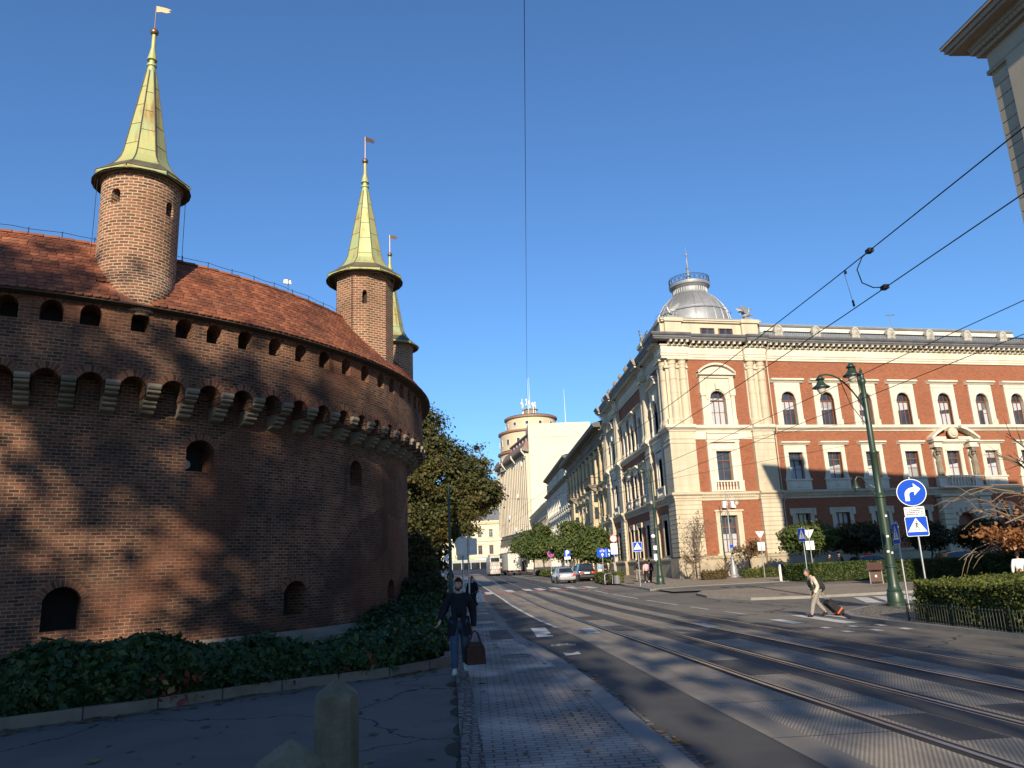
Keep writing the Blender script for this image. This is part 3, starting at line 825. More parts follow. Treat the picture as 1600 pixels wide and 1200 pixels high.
# roof of beaver-tail tiles, each tile a thin plate
def tile_roof(a0, a1, skip):
    v = MB(); r = random.Random(5)
    R0,Z0,R1,Z1 = RG+.32,9.16,14.15,11.32
    L = math.hypot(R0-R1,Z1-Z0); rows = 17; ex = L/rows
    sx,sz = (R1-R0)/L,(Z1-Z0)/L; nx,nz = sz,-sx
    for j in range(rows):
        rr = R0+sx*ex*j; wd = .2
        n = int(R_(a1-a0)*rr/wd)
        for i in range(n):
            t = R_(a0)+R_(a1-a0)*(i+(.5 if j%2 else 0)+r.uniform(-.04,.04))/n
            if skip(math.degrees(t),Z0+sz*ex*j): continue
            hw = wd*.485/rr
            lift = r.uniform(0,.008); pr = []
            for (uu,dd) in ((-1,1.7),(-1,.3),(-.8,.1),(-.42,.0),(.42,.0),(.8,.1),(1,.3),(1,1.7)):
                dd *= ex
                off_ = .042+lift-.028*dd/ex*.6
                R = R0+sx*(ex*j+dd)+nx*off_; z = Z0+sz*(ex*j+dd)+nz*off_
                pr.append((R*math.cos(t+uu*hw),R*math.sin(t+uu*hw),z))
            cu = r.random(); u = (cu,r.random())
            lowz = [(p[0]-nx*.026*math.cos(t),p[1]-nx*.026*math.sin(t),p[2]-nz*.026) for p in pr[1:7]]
            v.add(pr+lowz,[tuple(range(8))]+[(1+k,8+k,9+k,2+k) for k in range(5)],[[u]*8]+[[u]*4]*5)
    # underlay and inner slope
    v.lathe([(R0-.02,Z0-.02),(R1,Z1-.03),(12.6,9.4)],120,a0=a0,a1=a1,cap=False)
    # ridge tiles
    n = int(R_(a1-a0)*R1/.36)
    for i in range(n):
        t0 = R_(a0)+R_(a1-a0)*i/n; t1 = R_(a0)+R_(a1-a0)*(i+1.12)/n
        if skip(math.degrees(t0),99): continue
        p = []
        for t,rad in ((t0,.085),(t1,.115)):
            for k in range(7):
                q = math.pi*k/6; R = R1+math.cos(q)*rad; p.append((R*math.cos(t),R*math.sin(t),Z1-.02+math.sin(q)*rad*.95))
        u = (r.random(),r.random())
        v.add(p,[(k,k+1,k+8,k+7) for k in range(6)]+[tuple(range(7)),tuple(range(13,6,-1))],[[u]*4]*6+[[u]*7]*2)
    return v
roof = tile_roof(-100, 40, lambda a,z: (z < 9.75 and abs(a+55) < 1.5+ (z-9.2)*4.5)).build('roof', M['tile'], barb)
ev = MB(); ev.lathe([(RG-.02,9.2),(RG+.02,9.3),(RG+.3,9.17),(RG+.3,9.13),(RG-.02,9.1)],120,a0=-105,a1=45,cap=False)
ev.build('eave_board', M['bark'], barb)
# lightning wire along the ridge and little vane
lw = MB()
pts = []
for i in range(81):
    t = R_(-100+i*1.6); pts.append((14.15*math.cos(t),14.15*math.sin(t),11.52+.02*math.sin(i*1.9)))
    if i%2 == 0: lw.tube([(14.15*math.cos(t),14.15*math.sin(t),11.36),(14.15*math.cos(t),14.15*math.sin(t),11.56)],.012,5)
lw.tube(pts,.008,4); lw.build('lightning_wire', M['wire'], barb)
t = R_(-33.6); vx,vy = 14.15*math.cos(t),14.15*math.sin(t)
va = MB(); va.tube([(vx,vy,11.35),(vx,vy,11.85)],.012,5)
va.add([(vx,vy,11.7),(vx-.16,vy,11.74),(vx-.14,vy,11.86),(vx,vy,11.84)],[(0,1,2,3)])
va.add([(vx+.02,vy,11.72),(vx+.1,vy,11.68),(vx+.08,vy,11.82),(vx+.02,vy,11.8)],[(0,1,2,3)])
va.build('small_vane', M['bronze'], barb)
# turrets
def turret(a, rc, sides, r, zb, ze, zs, zball, zvane, rot, taper, vdir, wins):
    cx_,cy_ = rc*math.cos(R_(a)),rc*math.sin(R_(a))
    b = MB(); f = 360/sides/2
    def mp(u,z,d):
        t = u/r
        if sides < 20:
            k = math.floor(math.degrees(t)/(360/sides)); mid = R_((k+.5)*360/sides); rr = (r-d)*math.cos(R_(180/sides))/math.cos(t-mid)
        else: rr = r-d
        t += R_(rot); return (cx_+rr*math.cos(t), cy_+rr*math.sin(t), z)
    ops = []
    for wa,wz,wh,ww in wins:
        u = R_((wa-rot)%360)*r; ops.append(op(u-ww/2,u+ww/2,wz,wz+wh*.72,wz+wh,d=.25))
    us = 2*math.pi*r
    wall(b, b, mp, 0, us, zb, ze+.05, ops, du=us/sides if sides < 20 else us/36, depth=.25)
    if taper:
        rings = [(.16,15.6,8.95),(.42,15.5,9.15),(.72,15.2,9.5),(.99,14.86,9.9),(r,rc,zb)]; vv = []; ff = []; uu = []
        for rr,rcc,zz in rings:
            for k in range(37): t = R_(rot)+2*math.pi*k/36; vv.append((rcc*math.cos(R_(a))+rr*math.cos(t),rcc*math.sin(R_(a))+rr*math.sin(t),zz))
        for i in range(4):
            for k in range(36):
                ff.append((i*37+k,i*37+k+1,i*37+k+38,i*37+k+37)); q = 2*math.pi*r/36; uu.append([(k*q,rings[i][2]),((k+1)*q,rings[i][2]),((k+1)*q,rings[i+1][2]),(k*q,rings[i+1][2])])
        b.add(vv,ff,uu)
    tb = b.build('turret', M['turret_brick'], barb, smooth=sides > 20)
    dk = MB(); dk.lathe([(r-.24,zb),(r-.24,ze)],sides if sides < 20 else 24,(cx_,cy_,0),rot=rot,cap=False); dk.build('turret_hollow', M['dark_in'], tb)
    # collar stone band
    st = MB(); st.lathe([(r+.0,ze-.1),(r+.06,ze-.08),(r+.06,ze+.02),(r,ze+.03)],sides if sides < 20 else 36,(cx_,cy_,0),rot=rot,cap=False); st.build('collar', M['stone_old'], tb)
    H = zs-ze
    def prof_r(s):   # concave flare
        return (.13*r) + (.60*r)*(1-s)**1.0 + (.55*r)*max(0,(1-s*4.2))**2.0
    sp = MB(); pr = [(prof_r(0)*.98,ze-.1),(prof_r(0)*1.0,ze-.05)]+[(prof_r(s),ze+H*s) for s in (0.005,.03,.06,.1,.14,.19,.24,.32,.45,.6,.75,.88,1.)]
    sp.lathe(pr,8,(cx_,cy_,0),rot=rot if sides < 20 else 5,cap=False)
    spo = sp.build('spire', M['copper'], barb)
    so2 = MB(); so2.lathe([(r*.9,ze-.02),(prof_r(0)*.985,ze-.09)],24,(cx_,cy_,0),cap=False,rot=rot); so2.build('soffit', M['bark'], spo)
    fl = MB(); prf = [(s_r*1.012+.004,z) for s_r,z in pr[2:6]]; fl.lathe(prf,8,(cx_,cy_,0),rot=rot if sides < 20 else 5,cap=False); fl.build('flashing', M['copper_brown'], spo)
    se = MB()
    for k in range(8):
        t = R_(k*45+(rot if sides < 20 else 5)); se.tube([(cx_+(q+.008)*math.cos(t),cy_+(q+.008)*math.sin(t),z) for q,z in pr[1:]],.016,5)
        for s in (.24,.42,.6,.78):
            s2 = s+(.06 if k%2 else 0); q = prof_r(s2)+.004; t2 = R_((k+1)*45+(rot if sides < 20 else 5)); z = ze+H*s2
            se.tube([(cx_+q*math.cos(t),cy_+q*math.sin(t),z),(cx_+q*math.cos(t2),cy_+q*math.sin(t2),z)],.008,4)
    se.build('seam', M['copper_brown'], spo)
    # finial
    hn = zball-zs; fi = MB()
    q = .13*r
    fi.lathe([(q*1.0,zs-.02),(q*.8,zs+hn*.12),(q*1.05,zs+hn*.14),(q*1.05,zs+hn*.18),(q*.62,zs+hn*.22),(q*.62,zs+hn*.27),(q*1.1,zs+hn*.29),(q*.8,zs+hn*.42),(q*.45,zs+hn*.6),(q*.42,zball)],10,(cx_,cy_,0))
    fi.build('finial', M['copper'], barb, smooth=True)
    ba = MB(); ba.ball((cx_,cy_,zball),.125,16,1,1,.95); bo = ba.build('ball', M['bronze'], barb, smooth=True, angle=60)
    vn = MB(); vn.tube([(cx_,cy_,zball),(cx_,cy_,zvane)],.014,6)
    dx,dy = math.cos(R_(vdir)),math.sin(R_(vdir)); z = zvane
    out = [(0,.02),(0,-.2),(.16,-.17),(.3,-.2),(.42,-.16),(.34,-.11),(.44,-.07),(.28,-.02)]
    n = len(out)
    for s in (1,-1):
        vn.add([(cx_+dx*u-dy*.006*s,cy_+dy*u+dx*.006*s,z+w_) for u,w_ in out],[tuple(range(n)) if s < 0 else tuple(range(n-1,-1,-1))])
    vn.build('weathervane', M['bronze'], bo)
    # lightning conductor down the side
    for sd in (-1,1):
        c = MB(); t = R_(a+sd*85); q = r+.14
        c.tube([(cx_+q*math.cos(t),cy_+q*math.sin(t),ze-.1),(cx_+q*math.cos(t),cy_+q*math.sin(t),zb+.5)],.008,4)
        c.build('conductor', M['wire'], tb)
    return tb
turret(-54.3, 14.62, 36, 1.04, 10.3, 13.2, 16.98, 18.38, 19.3, -55, .75, 10, [(-104,12.2,.42,.28),(-20,12.05,.45,.28),(-190,12.2,.42,.28)])
turret(-18.0, 14.6, 8, 1.16, 9.1, 13.05, 16.8, 18.15, 19.25, -104.5, 0, 30, [(-82,11.75,.52,.2)])
turret(18.0, 14.6, 36, 1.12, 9.1, 13.05, 16.8, 18.0, 19.1, 0, 0, 20, [])
# ================================================================== ACADEMY (red brick and cream palazzo)
M['gutter'] = rough_mat('weathered_gutter_zinc',(.12,.12,.125),(.2,.2,.205),1.5,.55,.15,.005,20.,.3)
AX,AY = 18.17,68.43; AZ = G(AY)+.1
acad = thing('academy_building', 'red brick academy palace with cream pilasters, arched windows and a grey corner dome', 'building', (AX,AY,AZ))
PHI = R_(9.7)
MR = Matrix.Rotation(PHI,4,'Z'); ML = Matrix.Rotation(R_(-90),4,'Z')
COT = 1/math.tan(R_(80.3/2))
def rl(s, o, z=0): v = MR @ Vector((s,-o,z)); return (v.x,v.y,v.z)
def ll(t, o, z=0): v = ML @ Vector((-t,-o,z)); return (v.x,v.y,v.z)
def corner_poly(o, wr, wl, inn=0.):
    a = rl(-COT*o,o)
    return [rl(wr,-inn)[:2], ll(wl,-inn)[:2], ll(wl,o)[:2], a[:2], rl(wr,o)[:2]][::-1]
RLEN = 50; LLEN = 34
WC = [12.22,16.35,20.5,24.85,29.6,34.1,38.4,42.6,46.8]     # windows of the main wing
# ---- window templates (local: centre at s=0, wall plane y=0, outward -y)
def slab(mb, u0, u1, z0, z1, ops, out, depth=None):
    d = out+.02 if depth is None else depth
    wall(mb, mb, lambda u,z,dd: (u,-out+dd,z), u0, u1, z0, z1, ops, depth=d)
    mb.quad((u0,0,z0),(u0,-out,z0),(u0,-out,z1),(u0,0,z1)); mb.quad((u1,-out,z0),(u1,0,z0),(u1,0,z1),(u1,-out,z1))
    mb.quad((u0,-out,z1),(u1,-out,z1),(u1,0,z1),(u0,0,z1)); mb.quad((u0,0,z0),(u1,0,z0),(u1,-out,z0),(u0,-out,z0))
def sash(o, parent, fm, lights=3, tr=.66, depth=.26, blind=None, gl=None):
    """frame with mullions and transom in opening o, glass behind"""
    f = MB(); a,b,zs,zp,zt = o['a'],o['b'],o['zs'],o['zp'],o['zt']; w = (b-a); t = .075
    zT = zs+(zp-zs)*tr if zt <= zp+.01 else zp-.05
    ops = []
    cw = (w-t*(lights+1))/lights
    for k in range(lights):
        x0 = a+t+k*(cw+t); ops.append(op(x0,x0+cw,zs+t,zT-t/2))
    if zt > zp+.01: ops.append(op(a+t,b-t,zT+t/2+.02,zp,zt-t))
    else:
        for k in range(lights):
            x0 = a+t+k*(cw+t); ops.append(op(x0,x0+cw,zT+t/2+.02,zt-t))
    wall(f, f, lambda u,z,d: (u,depth+d,z), a-.02, b+.02, zs, zt+.02, ops, depth=.07)
    if zt > zp+.01:
        for k in range(1,lights): x = a+w*k/lights; f.box(x-.025,x+.025,depth-.01,depth+.05,zT,arch_z(o,x))
    zb = zs+(zT-zs)*.52
    f.box(a+.02,b-.02,depth+.015,depth+.05,zb-.018,zb+.018)
    f.box(a,b,depth-.05,depth+.02,zT-.05,zT+.05)
    fo = f.build('frame', fm, parent)
    g = MB(); g.quad((a,depth+.055,zs),(b,depth+.055,zs),(b,depth+.055,zt+.02),(a,depth+.055,zt+.02)); g.build('pane', gl or M['glass'], parent)
    if blind:
        q = MB(); q.quad((a+.05,depth+.053,zs+.05),(b-.05,depth+.053,zs+.05),(b-.05,depth+.053,zs+(zt-zs)*blind),(a+.05,depth+.053,zs+(zt-zs)*blind)); q.build('blind', M['blind'], parent)
M['blind'] = plain('window_blind',(.38,.4,.42),.7)
def hood(mb, u0, u1, z, h=.32, o=.42, base=0):
    mb.sweep([(.12,z-.02),(.2,z+.05),(o*.7,z+h*.45),(o,z+h*.55),(o,z+h*.85),(o*.9,z+h)],u0,u1,base=base)
def win_upper():
    m = MB(); o = op(-.78,.78,13.6,16.07,16.87)
    slab(m,-1.36,1.36,13.6,17.75,[o],.12,.4)
    m.box(-1.42,-.98,-.2,0,13.6,14.15); m.box(.98,1.42,-.2,0,13.6,14.15)
    hood(m,-1.72,1.72,17.75,.38,.45)
    # archivolt and spandrel roundels
    n = 14; P = []
    for k in range(n+1):
        t = math.pi*k/n; P.append((math.cos(t),math.sin(t)))
    for (c0,s0),(c1,s1) in zip(P,P[1:]):
        r0,r1 = .86,1.04; q = lambda c,s,r,y: (c*r,y,16.07+s*r)
        m.quad(q(c1,s1,r0,-.17),q(c0,s0,r0,-.17),q(c0,s0,r1,-.17),q(c1,s1,r1,-.17)); m.quad(q(c0,s0,r1,-.17),q(c0,s0,r1,-.12),q(c1,s1,r1,-.12),q(c1,s1,r1,-.17)); m.quad(q(c0,s0,r0,-.12),q(c0,s0,r0,-.17),q(c1,s1,r0,-.17),q(c1,s1,r0,-.12))
    for x in (-1.06,1.06):
        for k in range(4): m.box(x-.12+.05*k,x-.08+.05*k,-.15,-.1,17.05+.06*(k%2),17.35)
    m.box(-1.36,1.36,-.16,0,17.42,17.5)
    w = m.build('window', M['cream_light'], acad); sash(o, w, M['wood_frame'], 3); return w
def win_mid():
    m = MB(); o = op(-.74,.74,8.47,11.0)
    slab(m,-1.16,1.16,8.47,11.72,[o],.1,.38)
    for s in (-1,1):
        m.prism_y([(s*1.16,8.47),(s*1.32,8.47),(s*1.16,9.1)][::s],-.1,0)
        m.box(min(s*.78,s*.9),max(s*.78,s*.9),-.14,-.05,8.7,11.1)
    m.box(-.9,.9,-.14,-.05,11.02,11.14)
    hood(m,-1.5,1.5,11.7,.32,.4)
    m.box(-1.4,1.4,-.22,0,8.36,8.5)
    m.box(-1.3,1.3,-.12,0,7.5,8.36); m.box(-1.05,1.05,-.16,-.1,7.7,8.2)
    m.at(Matrix.Translation((0,-.16,7.95)) @ Matrix.Rotation(R_(90),4,'X')); m.lathe([(.26,-.02),(.26,.05),(.2,.09),(.15,.05),(0,.12)],14); m.at()
    w = m.build('window', M['cream_light'], acad); sash(o, w, M['wood_frame'], 2, .72); return w
def win_low():
    m = MB(); o = op(-.76,.76,2.05,5.33)
    slab(m,-1.12,1.12,2.05,5.7,[o],.1,.4)
    m.box(-1.25,1.25,-.18,0,1.86,2.05)
    for x in (-1.2,1.2): m.box(x-.14,x+.14,-.16,0,5.15,5.72)
    m.box(-1.34,1.34,-.16,0,5.7,5.8)
    w = m.build('window', M['cream'], acad); sash(o, w, M['wood_frame'], 3, .68); return w
def win_pav_upper():
    m = MB(); o = op(-.82,.82,13.66,16.05,16.88)
    slab(m,-1.3,1.3,13.62,18.1,[o],.15,.42)
    for s in (-1,1):
        x = s*1.5; m.box(x-.22,x+.22,-.3,0,13.62,14.1); m.box(x-.17,x+.17,-.24,0,14.1,16.3)
        m.box(x-.2,x+.2,-.27,0,16.3,16.4); m.box(x-.26,x+.26,-.34,0,16.4,16.62); m.box(x-.3,x+.3,-.3,0,16.62,17.05)
        m.box(x-.24,x+.24,-.26,0,17.05,18.1)
    m.box(-1.7,1.7,-.3,0,18.1,18.25); hood(m,-1.9,1.9,18.2,.28,.55)
    # segmental pediment
    pts = [(-1.9,18.45)]; n = 14; 
    rad = (1.9**2+.85**2)/(2*.85)
    arcp = [(-1.9+3.8*k/n, 18.45+.85-rad+math.sqrt(rad*rad-(-1.9+3.8*k/n)**2)) for k in range(n+1)]
    m.prism_y([(x,z) for x,z in arcp][::-1],-.22,0)
    for (x0,z0),(x1,z1) in zip(arcp,arcp[1:]):
        m.add([(x0,-.55,z0+.02),(x1,-.55,z1+.02),(x1,-.55,z1+.2),(x0,-.55,z0+.2),(x0,0,z0+.02),(x1,0,z1+.02),(x1,0,z1+.2),(x0,0,z0+.2)],[(0,1,2,3),(3,2,6,7),(1,0,4,5)])
    m.box(-.2,.2,-.35,0,17.0,17.55)
    n = 14
    for k in range(n):
        t0,t1 = math.pi*k/n,math.pi*(k+1)/n
        q = lambda t,r,y: (math.cos(t)*r,y,16.05+math.sin(t)*r)
        m.quad(q(t1,.9,-.21),q(t0,.9,-.21),q(t0,1.15,-.21),q(t1,1.15,-.21)); m.quad(q(t0,1.15,-.21),q(t0,1.15,-.15),q(t1,1.15,-.15),q(t1,1.15,-.21))
    w = m.build('window', M['cream_light'], acad); sash(o, w, M['wood_frame'], 3, blind=.8); return w
def win_pav_mid():
    m = MB(); o = op(-.75,.75,8.47,11.2)
    slab(m,-1.2,1.2,8.47,11.9,[o],.12,.4)
    for s in (-1,1): m.box(s*1.4-.2,s*1.4+.2,-.2,0,8.47,12.0)
    m.box(-1.64,1.64,-.24,0,12.0,12.2); m.sweep([(.24,12.2),(.3,12.3),(.3,12.75),(.4,12.82),(.4,12.95)],-1.6,1.6)
    m.box(-1.2,1.2,-.2,0,11.3,11.42)
    m.box(-1.66,1.66,-.34,0,8.34,8.47); m.box(-1.66,1.66,-.32,0,7.48,7.62)
    for s in (-1,1): m.box(s*1.38-.26,s*1.38+.26,-.32,0,7.6,8.36)
    for k in range(7):
        x = -.9+.3*k; m.lathe([(.07,7.62),(.1,7.75),(.05,8.0),(.09,8.2),(.07,8.34)],8,(x,-.2,0))
    w = m.build('window', M['cream_light'], acad); sash(o, w, M['wood_frame'], 2, .68); return w
def win_pav_low():
    m = MB(); o = op(-.8,.8,2.08,5.35)
    slab(m,-1.3,1.3,1.95,5.78,[o],.12,.42)
    m.box(-1.5,1.5,-.2,0,1.84,2.0); m.box(-1.42,1.42,-.2,0,5.7,5.85)
    w = m.build('window', M['cream'], acad); sash(o, w, M['wood_frame'], 3, .68, blind=.5); return w
tmpl = dict(u=win_upper(), m=win_mid(), l=win_low(), U=win_pav_upper(), Mm=win_pav_mid(), L=win_pav_low())
blr = random.Random(21); used = set(); opsR = []; opsL = []
def put(kind, s, side):
    if side == 'R': loc = rl(s,0); rz = PHI
    else: loc = ll(s,0); rz = R_(-90)
    t = tmpl[kind]
    if kind not in used: used.add(kind); t.location = loc; t.rotation_euler = (0,0,rz); c_ = t
    else: c_ = copy_tree(t, loc, rz, parent=acad)
    if kind in 'uml' and blr.random() < .62:      # curtains and half-drawn blinds
        a,b,z0,z1 = dict(u=(-.7,.7,13.66,15.95), m=(-.66,.66,8.53,10.95), l=(-.68,.68,2.1,5.25))[kind]
        q = MB(); v = blr.random(); y_ = .313
        if v < .45: q.quad((a,y_,z0),(b,y_,z0),(b,y_,z0+(z1-z0)*blr.uniform(.3,.6)),(a,y_,z0+(z1-z0)*.45))
        elif v < .75: q.quad((a,y_,z1-(z1-z0)*blr.uniform(.15,.5)),(b,y_,z1-(z1-z0)*.3),(b,y_,z1),(a,y_,z1))
        else:
            for x0,x1 in ((a,a+.38),(b-.38,b)): q.quad((x0,y_,z0),(x1,y_,z0),(x1,y_,z1),(x0,y_,z1))
        q.build('blind', M['blind'], c_)
    h = dict(u=(.78,13.6,16.07,16.87), m=(.74,8.47,11.0,11.0), l=(.76,2.05,5.33,5.33), U=(.82,13.66,16.05,16.88), Mm=(.75,8.47,11.2,11.2), L=(.8,2.08,5.35,5.35))[kind]
    c = s if side == 'R' else -s
    (opsR if side == 'R' else opsL).append(op(c-h[0],c+h[0],h[1],h[2],h[3]))
for s in WC:
    put('u',s,'R')
    if s != 29.6: put('m',s,'R'); put('l',s,'R')
put('m',29.6,'R'); opsR.append(op(28.3,30.9,1.7,3.9,5.0,d=.4))
put('U',4.85,'R'); put('Mm',4.87,'R'); put('L',4.75,'R')
for t in (12.7,17.0,21.3): put('u',t,'L'); put('m',t,'L'); put('l',t,'L')
for t in (5.0,29.0): put('U',t,'L'); put('Mm',t,'L'); put('L',t,'L')
# ---- brick wall
wb = MB(); wb.at(MR); wall(wb, wb, plane_map, 0, RLEN, 1.7, 19.95, opsR, depth=.32); wb.at(ML); wall(wb, wb, plane_map, -LLEN, 0, 1.7, 19.95, opsL, depth=.32); wb.at()
wb.build('wall', M['acad_brick'], acad)
# plinth
pl = MB(); pl.at(MR); pl.sweep([(.3,0),(.3,1.55),(.38,1.6),(.38,1.74),(.2,1.86)],0,RLEN,COT,0); pl.at(ML); pl.sweep([(.3,0),(.3,1.55),(.38,1.6),(.38,1.74),(.2,1.86)],-LLEN,0,0,COT); pl.at()
for s0,s1 in ((7.8,10.2),): pl.at(MR); pl.sweep([(.62,0),(.62,1.55),(.7,1.6),(.7,1.74),(.5,1.86)],s0,s1); pl.at()
for t0,t1 in ((7.8,10.2),(23.9,26.2),(31.9,34)): pl.at(ML); pl.sweep([(.62,0),(.62,1.55),(.7,1.6),(.7,1.74),(.5,1.86)],-t1,-t0); pl.at()
pl.prism_z(corner_poly(.62,2.2,2.2),0,1.74)
pl.build('plinth', M['stone_base'], acad)
# ---- pilasters: rusticated below, panelled in the middle, paired half columns above
def courses(mb, fn, z0, z1, h, j, o, rec):
    n = round((z1-z0)/h); h = (z1-z0)/n
    fn(mb, o-rec, z0, z1, rec*.6)
    for k in range(n): fn(mb, o, z0+k*h+j/2, z0+(k+1)*h-j/2)
def pil(side, a, b):
    m = MB()
    c = (a+b)/2
    if side == 'corner': fn = lambda mb,o,z0,z1,i=0: mb.prism_z(corner_poly(o,2.05-i,2.05-i),z0,z1)
    else: fn = lambda mb,o,z0,z1,i=0: mb.box(a+i,b-i,-o,0,z0,z1)
    if side == 'R': m.at(MR)
    elif side == 'L': m.at(ML)
    courses(m, fn, 1.86, 6.72, .405, .06, .42, .06)
    courses(m, fn, 7.46, 11.9, .62, .022, .36, .02)
    fn(m,.42,11.9,12.06); fn(m,.36,12.06,12.3); fn(m,.42,12.3,12.42); fn(m,.36,12.42,13.1)
    fn(m,.3,13.6,14.2); fn(m,.12,14.2,19.0); fn(m,.3,19.0,19.2); fn(m,.14,19.2,19.9)
    cols = []
    if side == 'corner': cols = [rl(.5,.18),rl(1.5,.18),ll(.5,.18),ll(1.5,.18)]
    elif side == 'R': cols = [rl(a+.5,.18),rl(b-.5,.18)]
    else: cols = [ll(-(a+.5),.18),ll(-(b-.5),.18)]
    m.at()
    for x,y,_ in cols:
        m.lathe([(.5,13.6),(.5,13.95),(.44,13.97),(.47,14.05),(.4,14.15),(.37,14.3),(.375,16.),(.33,19.0)],16,(x,y,0),cap=False)
        for z in (15.2,16.6,17.9): m.lathe([(.378,z-.012),(.36,z),(.378,z+.012)],16,(x,y,0),cap=False)
        m.lathe([(.33,19.0),(.38,19.05),(.34,19.12),(.36,19.3),(.42,19.36),(.37,19.45),(.42,19.66),(.5,19.7),(.46,19.74)],16,(x,y,0),cap=False)
        m.box(x-.5,x+.5,y-.5,y+.5,19.74,19.9)
    o_ = m.build('pilaster', M['cream'], acad)
    return o_
pil('corner',0,0); pil('R',7.95,10.05)
for t0,t1 in ((7.95,10.05),(24,26.05),(31.95,34)): pil('L',-t1,-t0)
# ---- string courses
def band(name, prof, mat, po=.36, extra=None):
    m = MB()
    m.at(MR); m.sweep(prof,0,RLEN,COT,0); m.at(ML); m.sweep(prof,-LLEN,0,0,COT)
    pp = [(o+po,z+(.004 if i else -.004)) for i,(o,z) in enumerate(prof)]
    m.at(MR); m.sweep(pp,0,2.12,COT,0); m.sweep(pp,7.88,10.12)
    m.at(ML); m.sweep(pp,-2.12,0,0,COT)
    for t0,t1 in ((7.88,10.12),(23.93,26.12),(31.88,34.05)): m.sweep(pp,-t1,-t0)
    m.at()
    if extra: extra(m)
    return m.build(name, mat, acad)
def teeth(te):
    for M_,rng_ in ((MR,[(2.3,7.7),(10.3,27),(32.4,RLEN)]),(ML,[(-7.7,-2.3),(-23.7,-10.3),(-31.7,-26.3)])):
        te.at(M_)
        for a,b in rng_:
            n = int((b-a)/.22)
            for k in range(n): x = a+.22*k; te.box(x,x+.12,-.26,-.1,7.0,7.17)
    te.at()
band('string_course', [(.08,6.72),(.1,6.9),(.16,6.95),(.16,7.12),(.3,7.2),(.36,7.28),(.36,7.4),(.2,7.47)], M['cream'], extra=teeth)
band('string_course', [(.08,13.02),(.12,13.12),(.3,13.25),(.4,13.32),(.4,13.5),(.3,13.6)], M['cream_light'])
# pavilion band below upper course
pb = MB(); pb.at(MR); pb.box(2.05,7.95,-.06,0,12.3,13.02); pb.at(ML); pb.box(-7.95,-2.05,-.06,0,12.3,13.02); pb.at(); pb.build('frieze_panel', M['cream_light'], acad)
# ---- entablature and cornice
def mods(md, M_, a, b, po):
    md.at(M_); n = max(1,round((b-a)/.62))
    for k in range(n):
        x = a+(b-a)*(k+.5)/n
        md.prism_y([(x-.11,21.5),(x-.11,21.3),(x+.11,21.3),(x+.11,21.5)],-po-.85,-po-.2)
        md.box(x-.13,x+.13,-po-.42,-po-.2,21.12,21.32); md.box(x-.13,x+.13,-po-.9,-po-.2,21.46,21.52)
def allmods(md):
    for a,b,po in ((2.3,7.7,0),(10.3,RLEN,0),(-.1,2.1,.36),(7.9,10.1,.36)): mods(md,MR,a,b,po)
    for a,b,po in ((-7.7,-2.3,0),(-23.7,-10.3,0),(-31.7,-26.3,0),(-2.1,.1,.36),(-10.1,-7.9,.36),(-26.1,-24,.36),(-34,-31.9,.36)): mods(md,ML,a,b,po)
    md.at()
band('entablature', [(.12,19.9),(.14,20.1),(.2,20.12),(.2,20.3),(.26,20.36),(.14,20.45),(.14,21.05),(.26,21.12),(.26,21.2)], M['cream_light'], extra=allmods)
band('cornice', [(.2,21.5),(.95,21.52),(.95,21.62),(1.02,21.66),(1.02,21.82),(1.12,21.88),(1.18,22.02),(1.18,22.12),(.2,22.25)], M['gutter'])
# ---- attic over the pavilion
at = MB()
def rhomb(o, r=10., l=10.):
    # pavilion outline pushed out by o on the two street sides
    c = rl(-COT*o,o); a = rl(r+o,o); b = ll(l+o,o)
    d = (a[0]+b[0]-c[0], a[1]+b[1]-c[1]); return [c[:2],a[:2],d,b[:2]]
at.prism_z(rhomb(-.1),22.1,23.6); at.prism_z(rhomb(.02),22.12,22.35); at.prism_z(rhomb(.12),23.6,23.75); at.prism_z(rhomb(.22),23.75,23.9)
for s in (1.05,9.0):
    at.at(MR); at.box(s-.85,s+.85,-.18,.4,22.1,23.92); at.box(s-.95,s+.95,-.34,.5,23.6,23.96)
    at.at(ML); at.box(-s-.85,-s+.85,-.18,.4,22.1,23.92); at.box(-s-.95,-s+.95,-.34,.5,23.6,23.96); at.at()
at.build('attic', M['cream'], acad)
ac = MB(); ac.prism_z(rhomb(.24),23.9,24.0); ac.build('attic_coping', M['zinc'], acad)
for M_,sg in ((MR,1),(ML,-1)):
    for s in (4.6,6.5):
        f = MB(); f.at(M_); x = s*sg
        for a,b,c,d in ((-.72,.72,22.42,22.48),(-.72,.72,23.02,23.08),(-.72,-.64,22.48,23.02),(.64,.72,22.48,23.02),(-.03,.03,22.48,23.02)): f.box(x+a,x+b,-.14+.1,.2,c,d)
        f.at(); fo = f.build('attic_window', M['wood_frame'], acad)
        g = MB(); g.at(M_); g.quad((x-.68,.08,22.45),(x+.68,.08,22.45),(x+.68,.08,23.05),(x-.68,.08,23.05)); g.at(); g.build('pane', M['glass'], fo)
